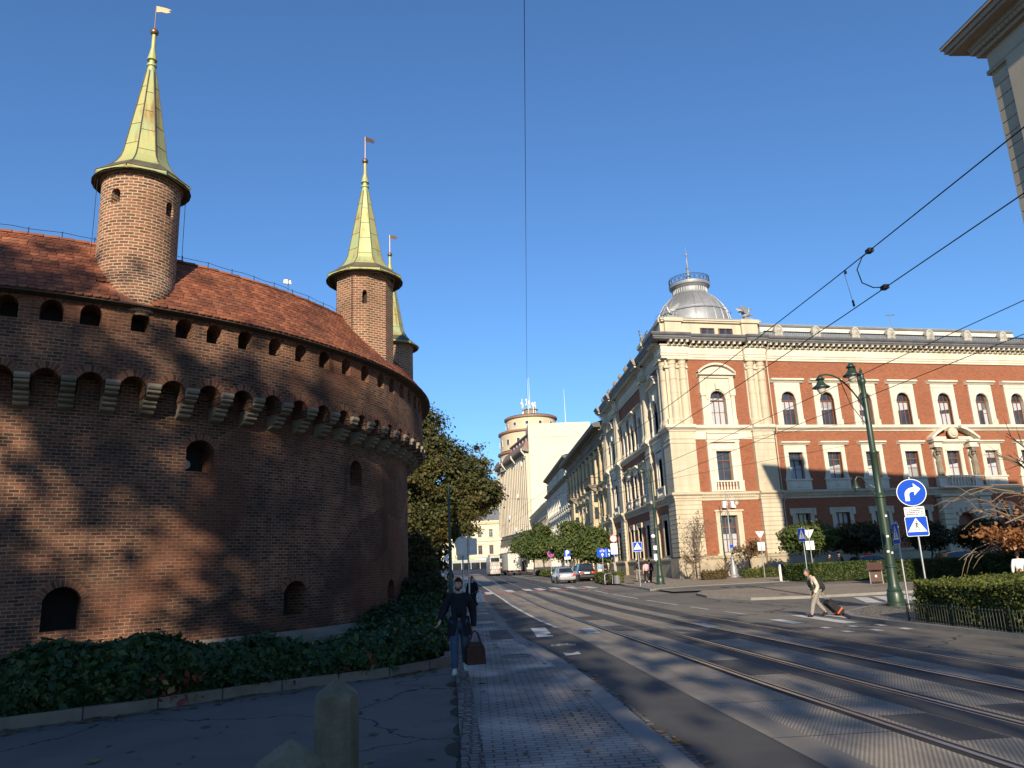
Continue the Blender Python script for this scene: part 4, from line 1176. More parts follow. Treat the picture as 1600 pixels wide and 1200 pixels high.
# ---- dome with lantern ring and spire
DC = (4.8,5.87)
dm = MB(); N = 40
prof = [(3.85,23.4)]+[(3.85*math.cos(t),24.1+4.45*math.sin(t)) for t in [R_(a) for a in range(0,64,6)]]
dm.lathe(prof,N,(*DC,0),cap=False); do = dm.build('dome', M['zinc'], acad, smooth=True)
ri = MB()
for k in range(24):
    t = R_(k*15+4); ri.tube([(DC[0]+(r+.02)*math.cos(t),DC[1]+(r+.02)*math.sin(t),z) for r,z in prof],.055,5)
ri.lathe([(3.86,25.9),(3.83,26.0)],N,(*DC,0),cap=False)
ri.build('rib', M['zinc'], do)
ln = MB(); ln.lathe([(1.82,27.95),(1.9,28.00),(1.8,28.10),(1.72,28.30),(1.72,28.70),(1.8,28.75),(1.95,28.95),(2.05,29.00),(2.1,29.20),(2.1,29.30),(0,29.35)],40,(*DC,0)); lno = ln.build('lantern', M['zinc'], do, smooth=True, angle=25)
fl_ = MB()
for k in range(40): 
    t = R_(k*9); fl_.box(0,0,0,0,0,0) if False else fl_.tube([(DC[0]+1.74*math.cos(t),DC[1]+1.74*math.sin(t),28.25),(DC[0]+1.74*math.cos(t),DC[1]+1.74*math.sin(t),28.72)],.045,5)
fl_.build('balusters', M['zinc'], lno)
rg = MB()
for z in (29.38,29.95): 
    rg.tube([(DC[0]+2.05*math.cos(R_(a)),DC[1]+2.05*math.sin(R_(a)),z) for a in range(0,361,10)],.025,5)
for k in range(24):
    t = R_(k*15); rg.tube([(DC[0]+2.05*math.cos(t),DC[1]+2.05*math.sin(t),29.30),(DC[0]+2.05*math.cos(t),DC[1]+2.05*math.sin(t),30.05)],.022,4)
    for q in (-1,1):
        pp = [(DC[0]+2.05*math.cos(t+q*R_(a)),DC[1]+2.05*math.sin(t+q*R_(a)),29.40+.5*math.sin(math.pi*a/13)) for a in (1,3,5,7,9,11,12)]; rg.tube(pp,.016,4)
rg.build('railing', M['lead_dark'], lno)
sp = MB(); sp.lathe([(.42,29.30),(.4,29.50),(.24,29.75),(.2,30.20),(.3,30.30),(.14,30.45),(.12,31.10),(.2,31.20),(.09,31.35),(.05,32.60),(.12,32.70),(.1,32.85),(.02,32.95),(.012,33.70)],12,(*DC,0)); sp.build('spire', M['zinc'], lno, smooth=True)
# ---- winged beasts on the attic corners
def griffin(loc, rz):
    g = MB()
    g.frust(0,0,0,.22,.55,.35,.42,.28)
    g.tube([(-.42,0,.42),(-.2,0,.5),(.05,0,.62),(.22,0,.9),(.28,0,1.15)],[.14,.2,.22,.15,.1],8)          # body and chest
    g.ball((.34,0,1.24),.13,8,1.2,.9,1); g.tube([(.42,0,1.24),(.58,0,1.17)],[.06,.015],6)               # head, beak
    for s in (-1,1):
        g.tube([(.2,s*.1,.75),(.34,s*.13,.55),(.6,s*.13,.62)],[.07,.05,.04],6)                          # raised foreleg
        g.tube([(-.25,s*.12,.5),(-.2,s*.14,.3),(-.05,s*.14,.22)],[.12,.08,.06],6)
        w = [(.12,s*.12,.85),(-.2,s*.3,1.25),(-.75,s*.42,1.42),(-.95,s*.4,1.3),(-.7,s*.35,1.12),(-.75,s*.33,1.0),(-.45,s*.25,.88),(-.4,s*.22,.74),(-.1,s*.15,.66)]
        n = len(w); w2 = [(x,y+s*.06,z) for x,y,z in w]
        g.add(w+w2,[tuple(range(n)),tuple(range(2*n-1,n-1,-1))]+[(i,i+n,(i+1)%n+n,(i+1)%n) for i in range(n)])
    g.tube([(-.42,0,.42),(-.65,0,.4),(-.72,0,.65),(-.6,0,.8)],[.06,.04,.035,.05],6)
    return g.build('winged_statue', M['zinc'], acad, loc=loc, rotz=rz)
g0 = griffin((*rl(9.0,-.1)[:2],23.96),PHI)
for loc,rz in (((*rl(1.0,-.1)[:2],23.96),PHI+math.pi),((*ll(9.0,-.1)[:2],23.96),R_(90))):
    c = g0.copy(); COL.objects.link(c); c.location = loc; c.rotation_euler = (0,0,rz)
# ---- roof parapet of the main wing with lunettes
par = MB(); par.at(MR)
par.sweep([(-.25,22.2),(-.2,22.25),(-.2,22.95),(-.12,22.98)],10.6,41); par.sweep([(-.6,23.0),(-.6,23.55),(-.5,23.6),(-.42,23.75),(-.42,23.85)],10.4,40.2,base=-3)
par.box(10.2,41,.2,12,22.0,22.9)
par.at(ML); par.sweep([(-.2,22.25),(-.2,22.9)],-23.8,-10.3,base=-2); par.box(-34,-10.3,.2,12,21.9,22.6); par.sweep([(-.2,22.2),(-.2,23.4),(0,23.5),(0,23.7)],-34,-24,base=-8)
par.at(); par.build('roof_parapet', M['zinc'], acad)
pw = MB(); pw.at(MR); n = 150
for k in range(n):
    x = 10.8+.2*k
    if x < 40.6: pw.box(x,x+.07,.13,.2,22.3,22.88)
pw.at(); pw.build('parapet_ribs', M['galv'], acad)
M['white_stone'] = rough_mat('pale_limestone',(.62,.58,.48),(.74,.7,.6),1.5,.85,.3,.008,25.,c3=(.5,.46,.38))
wh = MB(); wh.at(MR); wh.box(10.5,40.2,.5,.62,23.02,23.5); wh.at(); wh.build('upper_parapet', M['white_stone'], acad)
M['lunette_stone'] = rough_mat('grey_lunette_stone',(.36,.345,.3),(.48,.46,.4),4.,.85,.5,.02,25.,c3=(.24,.23,.2))
def lunette():
    m = MB(); o = op(-.42,.42,22.35,22.8,23.2)
    pts = [(-.6,22.3),(.6,22.3)]+[(.6*math.cos(math.pi*k/10),22.8+.75*math.sin(math.pi*k/10)) for k in range(11)]
    m.prism_y(pts,-.02,.35)
    for k in range(10):
        t0,t1 = math.pi*k/10,math.pi*(k+1)/10; q = lambda t,r,y: (math.cos(t)*r,y,22.8+math.sin(t)*r*1.22)
        m.quad(q(t1,.48,-.08),q(t0,.48,-.08),q(t0,.66,-.08),q(t1,.66,-.08)); m.quad(q(t0,.66,-.08),q(t0,.66,.35),q(t1,.66,.35),q(t1,.66,-.08)); m.quad(q(t0,.48,-.02),q(t0,.48,-.08),q(t1,.48,-.08),q(t1,.48,-.02))
    r = random.Random(4)
    for k in range(14): x = r.uniform(-.3,.3); z = r.uniform(22.45,23.2); m.ball((x,-.03,z),r.uniform(.05,.1),6)
    for i_,v_ in enumerate(m.v): m.v[i_] = (v_[0]*.74,v_[1],v_[2])
    return m.build('lunette_dormer', M['lunette_stone'], acad)
l0 = lunette(); first = True
for s in (12.1,16.25,20.65,24.7,29.3,33.85,38.25):
    c = l0 if first else l0.copy()
    if not first: COL.objects.link(c)
    first = False; c.location = rl(s,.1); c.rotation_euler = (0,0,PHI)
# finials along the left roof edge
f0 = None
for t in (12,15.5,19,22.5,27,31.5):
    if f0 is None:
        m = MB(); m.box(-.25,.25,-.25,.25,22.1,22.5); m.lathe([(.22,22.5),(.1,22.6),(.26,22.85),(.3,23.05),(.12,23.3),(.05,23.5)],10); f0 = m.build('roof_finial', M['stone_old'], acad); c = f0
    else: c = f0.copy(); COL.objects.link(c)
    c.location = ll(t,.55)
# antenna on roof
an = MB(); an.at(MR); an.tube([(27.6,3,23.5),(27.6,3,26.3)],.04,6); an.tube([(27.1,3,26.1),(28.1,3,26.1)],.025,5)
for x in (27.2,27.5,27.8,28.0): an.tube([(x,2.7,26.1),(x,3.3,26.1)],.015,4)
an.tube([(27.6,3,25.2),(28.4,3.4,23.8)],.012,4); an.at(); an.build('antenna', M['galv'], acad)
# ---- portal bay (broken pediment, caryatids) around s=29.6
po = MB(); po.at(MR @ Matrix.Translation((29.6,0,0)))
for s in (-1,1):
    po.box(s*2.05-.42,s*2.05+.42,-.5,0,7.5,8.4); po.box(s*2.05-.46,s*2.05+.46,-.62,0,8.4,8.5); po.box(s*2.05-.4,s*2.05+.4,-.2,0,8.5,11.3)
    po.box(s*2.05-.5,s*2.05+.5,-.72,0,11.3,11.5); po.box(s*2.05-.45,s*2.05+.45,-.62,0,11.5,11.85); po.box(s*2.05-.6,s*2.05+.6,-.85,0,11.85,12.05)
    # half pediments
    for (x0,z0),(x1,z1) in (((2.75,12.05),(2.1,12.55)),((2.1,12.55),(1.4,12.95)),((1.4,12.95),(.75,13.2))):
        po.add([(s*x0,-.85,z0),(s*x1,-.85,z1),(s*x1,-.85,z1+.25),(s*x0,-.85,z0+.25),(s*x0,0,z0),(s*x1,0,z1),(s*x1,0,z1+.25),(s*x0,0,z0+.25)],
               [(0,1,2,3) if s < 0 else (3,2,1,0),(3,2,6,7),(0,4,5,1),(0,3,7,4),(1,5,6,2)])
    po.box(s*1.6-.9,s*1.6+.9,-.3,0,12.05,12.4)
po.box(-2.6,2.6,-.3,0,12.0,12.12)
po.box(-1.3,1.3,-.12,0,11.3,11.95)
po.box(-2.4,2.4,-.9,0,7.3,7.5)
for k in range(8): po.lathe([(.07,7.55),(.1,7.7),(.05,8.0),(.09,8.25),(.07,8.4)],8,(-1.2+.34*k,-.65,0))
po.box(-1.5,1.5,-.75,-.55,8.4,8.52)
po.at(); pto = po.build('portal_aedicule', M['cream_light'], acad)
for s in (-1,1):
    ca = MB(); ca.at(MR @ Matrix.Translation((29.6+s*2.05,-.36,0)))
    ca.lathe([(.24,8.5),(.3,8.9),(.26,9.4),(.32,9.9),(.24,10.2),(.2,10.4),(.1,10.5)],10); ca.ball((0,-.05,10.7),.18,10); ca.box(-.26,.26,-.26,.3,10.9,11.3)
    ca.tube([(-.26,0,10.3),(-.42,-.05,10.6),(-.3,0,11.0)],.08,6); ca.tube([(.26,0,10.3),(.42,-.05,10.6),(.3,0,11.0)],.08,6)
    for k in range(7): a = R_(k*51); ca.tube([(.27*math.cos(a),.27*math.sin(a),8.5),(.24*math.cos(a+.4),.24*math.sin(a+.4),9.6)],.05,5)
    ca.at(); ca.build('caryatid', M['stone_old'], pto)
cr = MB(); cr.at(MR @ Matrix.Translation((29.6,-.5,12.75)) @ Matrix.Rotation(R_(90),4,'X')); cr.lathe([(0,.22),(.3,.2),(.38,.1),(.5,.1),(.55,.02),(.55,-.1)],16); cr.at(); cr.build('cartouche', M['cream'], pto)
# portal below: rusticated arch with dark door
pg = MB(); pg.at(MR @ Matrix.Translation((29.6,0,0)))
o = op(-1.3,1.3,0,3.9,5.0)
for k in range(12):
    z0 = .2+k*.52
    if z0+.47 < 6.7:
        for s in (-1,1): pg.box(*sorted((s*1.5,s*2.8)),-.75,0,z0,z0+.47)
wall(pg,pg,lambda u,z,d:(u,-.55+d,z),-2.75,2.75,0.1,6.7,[o],depth=.9); pg.box(-2.9,2.9,-.85,0,6.5,6.72)
for k in range(9):
    t = math.pi*k/8; x,z = math.cos(t)*1.55,3.9+math.sin(t)*1.35
    pg.box(x-.16,x+.16,-.78,-.5,z-.16,z+.16)
pg.at(); pgo = pg.build('portal', M['cream'], acad)
dd = MB(); dd.at(MR @ Matrix.Translation((29.6,0,0))); dd.quad((-1.35,.25,0),(1.35,.25,0),(1.35,.25,5.0),(-1.35,.25,5.0)); 
for x in (-.62,.62): dd.box(x-.45,x+.45,.18,.25,.4,2.2); dd.box(x-.45,x+.45,.18,.25,2.4,3.6)
dd.at(); dd.build('door', M['wood_frame'], pgo)
# drainpipes
for M_,s in ((MR,10.35),(ML,-23.6),(ML,-34.25)):
    d = MB(); d.at(M_); d.tube([(s,-.9,21.4),(s,-.35,20.7),(s,-.14,19.6),(s,-.14,13.7),(s,-.5,13.4),(s,-.5,13.0),(s,-.14,12.6),(s,-.14,7.6),(s,-.45,7.3),(s,-.45,6.7),(s,-.14,6.4),(s,-.14,.3)],.06,8); d.at(); d.build('drainpipe', M['cream'], acad)
# wall lamps, small plaques
for s in (4.32,5.12):
    l = MB(); l.at(MR @ Matrix.Translation((s,-.1,0))); l.box(-.2,.2,-.35,-.0,6.0,6.6); l.at(); l.build('wall_lamp', M['white'], acad)
# rear body and roof so the block is solid
bk = MB(); v = [rl(.4,-.5)[:2], rl(RLEN,-.5)[:2], rl(RLEN,-14)[:2], (14.,LLEN), ll(LLEN,-.5)[:2]]
bk.prism_z(v,.0,22.0); bk.build('rear_body', M['cream'], acad)
ed2 = MB(); ed2.at(MR); ed2.box(RLEN-.3,RLEN,-.05,12,0,22); ed2.at(); ed2.build('end_wall', M['acad_brick'], acad)
# ================================================================== ROW OF HOUSES BEYOND THE ACADEMY
def sgl_window(w, z0, z1, fm, name='window', parent=None, arch=0, surround=None, out=.12, depth=.25, ped=None, lights=2):
    """a window with surround (local: centred, wall at y=0), frame and pane as sub-parts"""
    m = MB(); o = op(-w/2,w/2,z0,z1-arch,z1)
    slab(m,-w/2-.28,w/2+.28,z0-.06,z1+.3,[o],out,depth)
    m.box(-w/2-.4,w/2+.4,-out-.16,0,z0-.2,z0-.06)
    if ped == 'hood': hood(m,-w/2-.45,w/2+.45,z1+.3,.3,.4)
    if ped == 'tri':
        hood(m,-w/2-.5,w/2+.5,z1+.3,.22,.5); zz = z1+.52
        m.prism_y([(-w/2-.5,zz),(w/2+.5,zz),(0,zz+.62)],-.45,0)
    if ped == 'seg':
        hood(m,-w/2-.5,w/2+.5,z1+.3,.22,.5); zz = z1+.52; W = w/2+.5
        m.prism_y([(-W,zz),(W,zz)]+[(W*math.cos(math.pi*k/10),zz+.55*math.sin(math.pi*k/10)) for k in range(1,10)],-.45,0)
    wd = m.build(name, surround, parent); sash(o, wd, fm, lights, .68, depth-.06); return wd
def facade_box(name, label, x, y0, y1, H, wallmat, roofmat, depth=14, slope=0):
    t = thing(name, label, 'building', (x,y0,G((y0+y1)/2)+.05), R_(-90))
    return t
# ---- ornate yellow house with brick strips, two balconies and a deep dark frieze
M['ochre'] = rough_mat('ochre_plaster',(.5,.41,.26),(.6,.5,.32),.7,.85,.3,.01,20.,c3=(.36,.29,.18))
M['ochre_dark'] = rough_mat('dark_stucco',(.2,.175,.14),(.32,.28,.22),1.2,.9,.5,.03,10.,c3=(.12,.1,.085))  # dark stucco; on the frieze the cornice's shade is put into the colour
M['brick_strip'] = brick_mat('narrow_brick',(.36,.15,.08),(.28,.1,.055),(.36,.25,.18),.25,.08,.012,.65,.006,(.2,.08,.045),.2,.1)
b2 = thing('tenement_house', 'ochre tenement with dark sculpted frieze, brick strips and two stone balconies, next to the academy', 'building', (18.17,102.6,G(124)), R_(-90))
L2 = 43.4
sx = [-2.2-4.35*k for k in range(10)]
ops = []
for s in sx:
    ops += [op(s-.7,s+.7,13.3,16.3), op(s-.7,s+.7,7.9,11.0), op(s-.8,s+.8,1.2,4.5,5.3)]
wb = MB(); wall(wb,wb,plane_map,-L2,0,0,20,ops,depth=.3); wb.build('wall', M['ochre'], b2)
wt = {}
for zk,(z0,z1,ped,ar) in enumerate(((13.3,16.3,'hood',0),(7.9,11.0,'seg',0),(1.2,5.3,None,.8))):
    w0 = sgl_window(1.4 if zk < 2 else 1.6,z0,z1,M['wood_frame'],'window',b2,ar,M['ochre'],.14,.3,ped); w0.location = (sx[0],0,0)
    for s in sx[1:]: copy_tree(w0,(s,0,0),0,parent=b2)
bs = MB()
for s in sx:
    for d in (-1.15,1.15): bs.box(s+d-.17,s+d+.17,-.06,0,12.6,17.4); bs.box(s+d-.17,s+d+.17,-.06,0,7.2,11.6)
bs.build('brick_strips', M['brick_strip'], b2)
pm = MB()
pm.box(-.34,.34,-.5,0,12.6,13.2); pm.lathe([(.3,13.2),(.26,13.4),(.25,15),(.21,16.6),(.3,16.8),(.34,17.1)],10,(0,-.28,0)); pm.box(-.4,.4,-.6,0,17.1,17.45)
pm.box(-.36,.36,-.4,0,7.1,7.7); pm.box(-.28,.28,-.32,0,7.7,11.2); pm.box(-.4,.4,-.5,0,11.2,11.6)
for k in range(11): pm.box(-.4,.4,-.45,0,.6+k*.52,.6+k*.52+.44)
p0 = pm.build('pilaster', M['ochre'], b2); px = [-.05-4.35*k for k in range(11)]
p0.location = (px[0]-.4,0,0)
for s in px[1:]:
    c = p0.copy(); COL.objects.link(c); c.parent = b2; c.location = (s,0,0)
cn = MB(); cn.sweep([(.1,0),(.1,.7),(.2,.8)],-L2,0); cn.sweep([(.1,6.3),(.3,6.5),(.45,6.7),(.45,6.85),(.2,7.0)],-L2,0); cn.sweep([(.1,11.8),(.3,12.1),(.5,12.25),(.5,12.45),(.25,12.6)],-L2,0); cn.build('string_course', M['ochre'], b2)
fr = MB(); fr.sweep([(.5,17.5),(.6,17.6),(.4,17.8),(.4,18.9),(.6,19.1),(.8,19.5)],-L2,0)
r = random.Random(11)
for k in range(110):
    x = -L2+.3+k*.39; fr.ball((x,-.42,18.35+.12*math.sin(k*2.2)),r.uniform(.12,.2),6)
for k in range(86): fr.box(-L2+.2+k*.5,-L2+.45+k*.5,-1.0,-.3,19.2,19.5)
fr.build('frieze', M['ochre_dark'], b2)  # frieze coloured dark for the shade under the cornice
ce = MB(); ce.sweep([(.3,19.5),(1.7,19.55),(1.8,19.7),(1.9,19.95),(1.9,20.05),(.4,20.5)],-L2-.2,.1); ce.build('cornice', M['lead_dark'], b2)
rf = MB(); rf.add([(-L2,-1.2,20.0),(0,-1.2,20.0),(0,6,23.2),(-L2,6,23.2),(-L2,13,20),(0,13,20)],[(0,1,2,3),(3,2,5,4),(1,5,2),(0,3,4)]); rf.build('roof', M['zinc'], b2)
bk = MB(); bk.box(-L2+.1,-.1,.5,13,0,20); bk.build('rear_body', M['ochre'], b2)
def balcony(parent, xc, w, z, mat, d=1.3):
    m = MB(); m.box(xc-w/2,xc+w/2,-d,0,z-.18,z); m.box(xc-w/2+.15,xc+w/2-.15,-d+.2,0,z-.4,z-.18)
    for k in range(4):
        x = xc-w/2+.5+(w-1)*k/3
        m.add([(x-.16,0,z-1.4),(x+.16,0,z-1.4),(x+.16,-d+.25,z-.4),(x-.16,-d+.25,z-.4),(x+.16,0,z-.4),(x-.16,0,z-.4)],[(0,1,2,3),(1,4,2),(0,3,5)])
    bo = m.build('balcony', mat, parent)
    q = MB()
    for (a,b) in (((xc-w/2+.06,-d+.06),(xc+w/2-.06,-d+.06)),((xc-w/2+.06,-d+.06),(xc-w/2+.06,0)),((xc+w/2-.06,-d+.06),(xc+w/2-.06,0))):
        q.tube([(*a,z+1.05),(*b,z+1.05)],.035,5); q.tube([(*a,z+.12),(*b,z+.12)],.025,5)
        n = max(2,int(math.hypot(a[0]-b[0],a[1]-b[1])/.22))
        for k in range(n+1): x = a[0]+(b[0]-a[0])*k/n; y = a[1]+(b[1]-a[1])*k/n; q.tube([(x,y,z),(x,y,z+1.05)],.02,4)
    q.build('balustrade', M['lead_dark'], bo)
balcony(b2,-10.9,5.0,12.6,M['ochre_dark'],1.7); balcony(b2,-32.6,5.0,12.6,M['ochre_dark'],1.7)
oriel = MB(); oriel.box(-12.6,-9.2,-1.1,0,6.9,12.2); oriel.box(-34.3,-30.9,-1.1,0,6.9,12.2); 
for xc in (-10.9,-32.6):
    for z0 in (7.6,9.9): pass
oriel.box(-12.8,-9.0,-1.25,0,6.5,6.9); oriel.box(-34.5,-30.7,-1.25,0,6.5,6.9)
oriel.build('oriel', M['ochre'], b2)
for xc in (-10.9,-32.6):
    for z0 in (7.7,10.1):
        f = MB(); f.box(xc+1.70,xc+1.73,-.85,-.25,z0,z0+1.7); f.build('oriel_window', M['glass'], b2)
# ---- white stucco house with rows of pediments
M['white_stucco'] = rough_mat('white_stucco',(.62,.59,.52),(.72,.69,.61),.8,.85,.3,.01,20.,c3=(.5,.47,.41))
b3 = thing('tenement_house', 'white stucco tenement with rows of pediments, between the ochre house and a low grey house', 'building', (18.17,146.2,G(168)), R_(-90))
L3 = 44; sx = [-1.9-3.35*k for k in range(13)]
ops = []
for s in sx: ops += [op(s-.6,s+.6,12.6,15.4),op(s-.6,s+.6,7.6,10.6),op(s-.7,s+.7,1.2,4.8),op(s-.5,s+.5,18.6,20.2)]
wb = MB(); wall(wb,wb,plane_map,-L3,0,0,21.4,ops,depth=.3); wb.build('wall', M['white_stucco'], b3)
for z0,z1,ped in ((12.6,15.4,'tri'),(7.6,10.6,'seg'),(1.2,4.8,None),(18.6,20.2,None)):
    w0 = sgl_window(1.2 if z0 < 18 and z0 > 2 else (1.4 if z0 < 2 else 1.0),z0,z1,M['white_frame'],'window',b3,0,M['white_stucco'],.16,.3,ped); w0.location = (sx[0],0,0)
    for s in sx[1:]: copy_tree(w0,(s,0,0),0,parent=b3)
pm = MB(); pm.box(-.24,.24,-.34,0,7.0,11.4); pm.box(-.34,.34,-.5,0,11.2,11.7); pm.box(-.24,.24,-.34,0,12,16.4); pm.box(-.34,.34,-.55,0,16.3,16.9); pm.box(-.2,.2,-.25,0,18,20.6)
p0 = pm.build('pilaster', M['white_stucco'], b3); p0.location = (sx[0]+1.67,0,0)
for s in sx:
    c = p0.copy(); COL.objects.link(c); c.parent = b3; c.location = (s-1.675,0,0)
cn = MB(); cn.sweep([(.1,6.4),(.35,6.7),(.35,6.9),(.1,7)],-L3,0); cn.sweep([(.1,11.7),(.35,11.9),(.1,12.1)],-L3,0); cn.sweep([(.2,16.9),(.5,17.3),(.95,17.5),(1.05,17.8),(.3,18.0)],-L3,0); cn.build('string_course', M['ochre_dark'], b3)
ce = MB(); ce.sweep([(.1,20.9),(.4,21.2),(1.0,21.4),(1.1,21.8),(.3,22.0)],-L3,0); ce.build('cornice', M['lead_dark'], b3)
rf = MB(); rf.add([(-L3,-1,21.8),(0,-1,21.8),(0,6,25),(-L3,6,25),(-L3,13,21.8),(0,13,21.8)],[(0,1,2,3),(3,2,5,4),(1,5,2),(0,3,4)]); rf.build('roof', M['zinc'], b3)
bk = MB(); bk.box(-L3+.1,-.1,.5,13,0,21.6); bk.build('rear_body', M['white_stucco'], b3)
# ---- low grey house
M['grey_plaster'] = rough_mat('grey_plaster',(.4,.36,.28),(.5,.45,.36),.6,.9,.3,.01,15.,c3=(.3,.26,.2))
b4 = thing('tenement_house', 'low grey tenement with plain roof between the white house and tall stone block', 'building', (18.17,190.4,G(215)), R_(-90))
L4 = 58; sx = [-3-4*k for k in range(14)]; ops = []
for s in sx: ops += [op(s-.6,s+.6,10.4,12.9),op(s-.6,s+.6,5.9,8.4),op(s-.7,s+.7,1,4)]
wb = MB(); wall(wb,wb,plane_map,-L4,0,0,16.2,ops,depth=.3); wb.build('wall', M['grey_plaster'], b4)
for z0,z1 in ((10.4,12.9),(5.9,8.4),(1,4)):
    w0 = sgl_window(1.2 if z0 > 2 else 1.4,z0,z1,M['white_frame'],'window',b4,0,M['grey_plaster'],.16,.3,'hood'); w0.location = (sx[0],0,0)
    for s in sx[1:]: copy_tree(w0,(s,0,0),0,parent=b4)
ce = MB(); ce.sweep([(.1,15.6),(.5,15.9),(.9,16.2),(.9,16.5),(.2,16.6)],-L4,0); ce.build('cornice', M['white_stucco'], b4)
rf = MB(); rf.add([(-L4,-.9,16.5),(0,-.9,16.5),(0,6,19.5),(-L4,6,19.5),(-L4,13,16.5),(0,13,16.5)],[(0,1,2,3),(3,2,5,4),(1,5,2),(0,3,4)]); rf.build('roof', M['lead_dark'], b4)
bk = MB(); bk.box(-L4+.1,-.1,.5,13,0,16); bk.build('rear_body', M['grey_plaster'], b4)
# ---- tall stone block: fluted facade, blank gable wall, round stepped tower with aerials
M['travertine'] = rough_mat('pale_travertine',(.55,.48,.36),(.64,.56,.43),.25,.85,.3,.02,6.,c3=(.44,.38,.28))
def gablemat():
    t = NT('rendered_gable'); p = t.pos()
    br = t.n('ShaderNodeTexBrick', i_Vector=t.uv(), i_Color1=(.6,.535,.42,1), i_Color2=(.64,.575,.455,1), i_Mortar=(.52,.46,.36,1), i_Scale=1., i_Mortar_Size=.05, i_Brick_Width=9., i_Row_Height=4.)
    col = t.mix(t.math('MULTIPLY',t.noise(p,.25,6,.65),.5), br.outputs['Color'], (.5,.43,.32)); return t.bsdf(col,.9,0,t.noise(p,3,4),.02,.2)
M['gable'] = gablemat()
M['tower_plaster'] = rough_mat('tan_plaster',(.55,.45,.3),(.62,.51,.35),.3,.85,.2,.01,8.)
M['roof_band'] = plain('red_brown_sheet',(.22,.12,.09),.6)
TX,TY = 18.3,250.; TZ = G(250)
tall = thing('office_block', 'tall pale stone office block with fluted facade, blank gable wall and round stepped tower behind', 'building', (TX,TY,TZ), R_(-81))
# local: -X runs away from the camera along the facade, -Y faces the street
LT = 52
tb = MB(); tb.box(-LT,0,.4,22,0,40); tb.build('rear_body', M['travertine'], tall)
gw = MB(); gw.at(Matrix.Rotation(R_(81),4,'Z'))
gw.box(.02,20.5,-.6,12,0,46.8); gw.box(.0,20.4,-.62,12,45.2,45.4) if False else None
gw.build('gable_wall', M['gable'], tall)
gc = MB(); gc.at(Matrix.Rotation(R_(81),4,'Z')); gc.box(1.4,20.6,-.75,.2,42.3,46.9); gc.build('gable_coping', M['gable'], tall)
fl = MB(); fl.box(-LT,0,-.15,.4,11.2,39.2); fl.build('wall', M['travertine'], tall)
pm = MB(); pm.box(-.75,.75,-.95,0,12.4,36.6); pm.prism_y([(-.75,36.6),(.75,36.6)]+[(.75*math.cos(math.pi*k/6),36.6+.9*math.sin(math.pi*k/6)) for k in range(1,6)],-.95,0)
p0 = pm.build('pilaster', M['travertine'], tall); n = 18
p0.location = (-1.2,-.15,0)
for k in range(1,n):
    c = p0.copy(); COL.objects.link(c); c.parent = tall; c.location = (-1.2-2.9*k,-.15,0)
ws = [ -2.65-2.9*k for k in range(17)]
w0 = None
for s in ws:
    for z in (14,18.5,23,27.5,32):
        if w0 is None:
            m = MB(); m.box(-.5,.5,-.06,.0,0,2.6); w0 = m.build('window', M['glass'], tall); c = w0
        else: c = w0.copy(); COL.objects.link(c); c.parent = tall
        c.location = (s,-.16,z)
ev = MB(); ev.sweep([(.2,37.6),(2.4,38.2),(2.5,38.9),(2.2,39.2)],-LT-1.5,.6); ev.build('eaves', M['ochre_dark'], tall)
rb = MB(); rb.sweep([(1.8,39.2),(1.9,39.4),(1.2,40.8),(1.0,41.2)],-LT-1.2,.3); rb.sweep([(-.8,41.2),(-.8,43.6),(-.3,43.8),(-.3,44.2)],-LT,-.5,base=-6); rb.build('roof_terrace', M['roof_band'], tall)
al = MB()
for k in range(9): al.box(-2.2-5*k,-1.2-5*k,.6,1.2,41.2,43.4)
al.box(-LT,-.4,.95,6,41.1,43.4); al.build('attic_storey', M['travertine'], tall)
mz = MB(); mz.sweep([(.4,11.0),(.7,11.3),(.7,11.6),(.4,11.8)],-LT,0); mz.box(-LT,0,-.5,.4,8.6,11.0); mz.build('parapet_band', M['ochre_dark'], tall)
gf = MB()
for k in range(19): gf.box(-.7-2.85*k-.55,-.7-2.85*k+.25,-.6,.4,0,8.6)
gf.build('colonnade', M['white_stucco'], tall)
gd = MB(); gd.box(-LT,0,.2,.4,0,8.6); gd.build('ground_floor_glazing', M['glass'], tall)
balcony(tall,-26,46,5.2,M['ochre_dark'],2.4)
cnp = MB(); cnp.box(-LT,-2,-3.4,0,3.6,4.0); cnp.build('canopy', M['white_stucco'], tall)
# drain bends at the eaves
for s in (-.2,-17,-34,-51):
    d = MB(); d.tube([(s,-2.5,38.8),(s,-2.5,37.9),(s-.1,-1.6,36.9),(s-.1,-1.2,36.2)],.28,6); d.build('drain_bend', M['white_stucco'], tall)
for s,z in ((-6,34.5),(-14,24.5),(-30,18.5),(-19,13.6)):
    d = MB(); d.ball((s,-1.35,z),.55,10,1,.5,1.6); d.build('facade_lamp', M['white'], tall)
# round tower
tc = (-38.9,10.4)
tw = MB(); tw.lathe([(12.4,36),(12.4,42.4)],48,(*tc,0),cap=False); tw.lathe([(12.0,43.4),(12.0,50.2)],48,(*tc,0),cap=False); tw.lathe([(9.5,51.2),(9.5,56.0)],48,(*tc,0),cap=False)
two = tw.build('tower', M['tower_plaster'], tall, smooth=True)
tr = MB()
for r0,z in ((12.4,42.2),(12.0,49.9),(9.5,55.6)):
    tr.lathe([(r0,z-.2),(r0+.7,z),(r0+.7,z+.7),(r0-2.6,z+1.2)],48,(*tc,0),cap=False)
tr.lathe([(9.6,56.6),(0,57.2)],48,(*tc,0)); tr.build('tower_roof_band', M['roof_band'], two)
tp = MB(); tp.lathe([(2.6,57),(2.6,59.6),(3.0,59.7),(3.0,60.0),(0,60.3)],20,(*tc,0)); tp.build('tower_lantern', M['ochre_dark'], two)
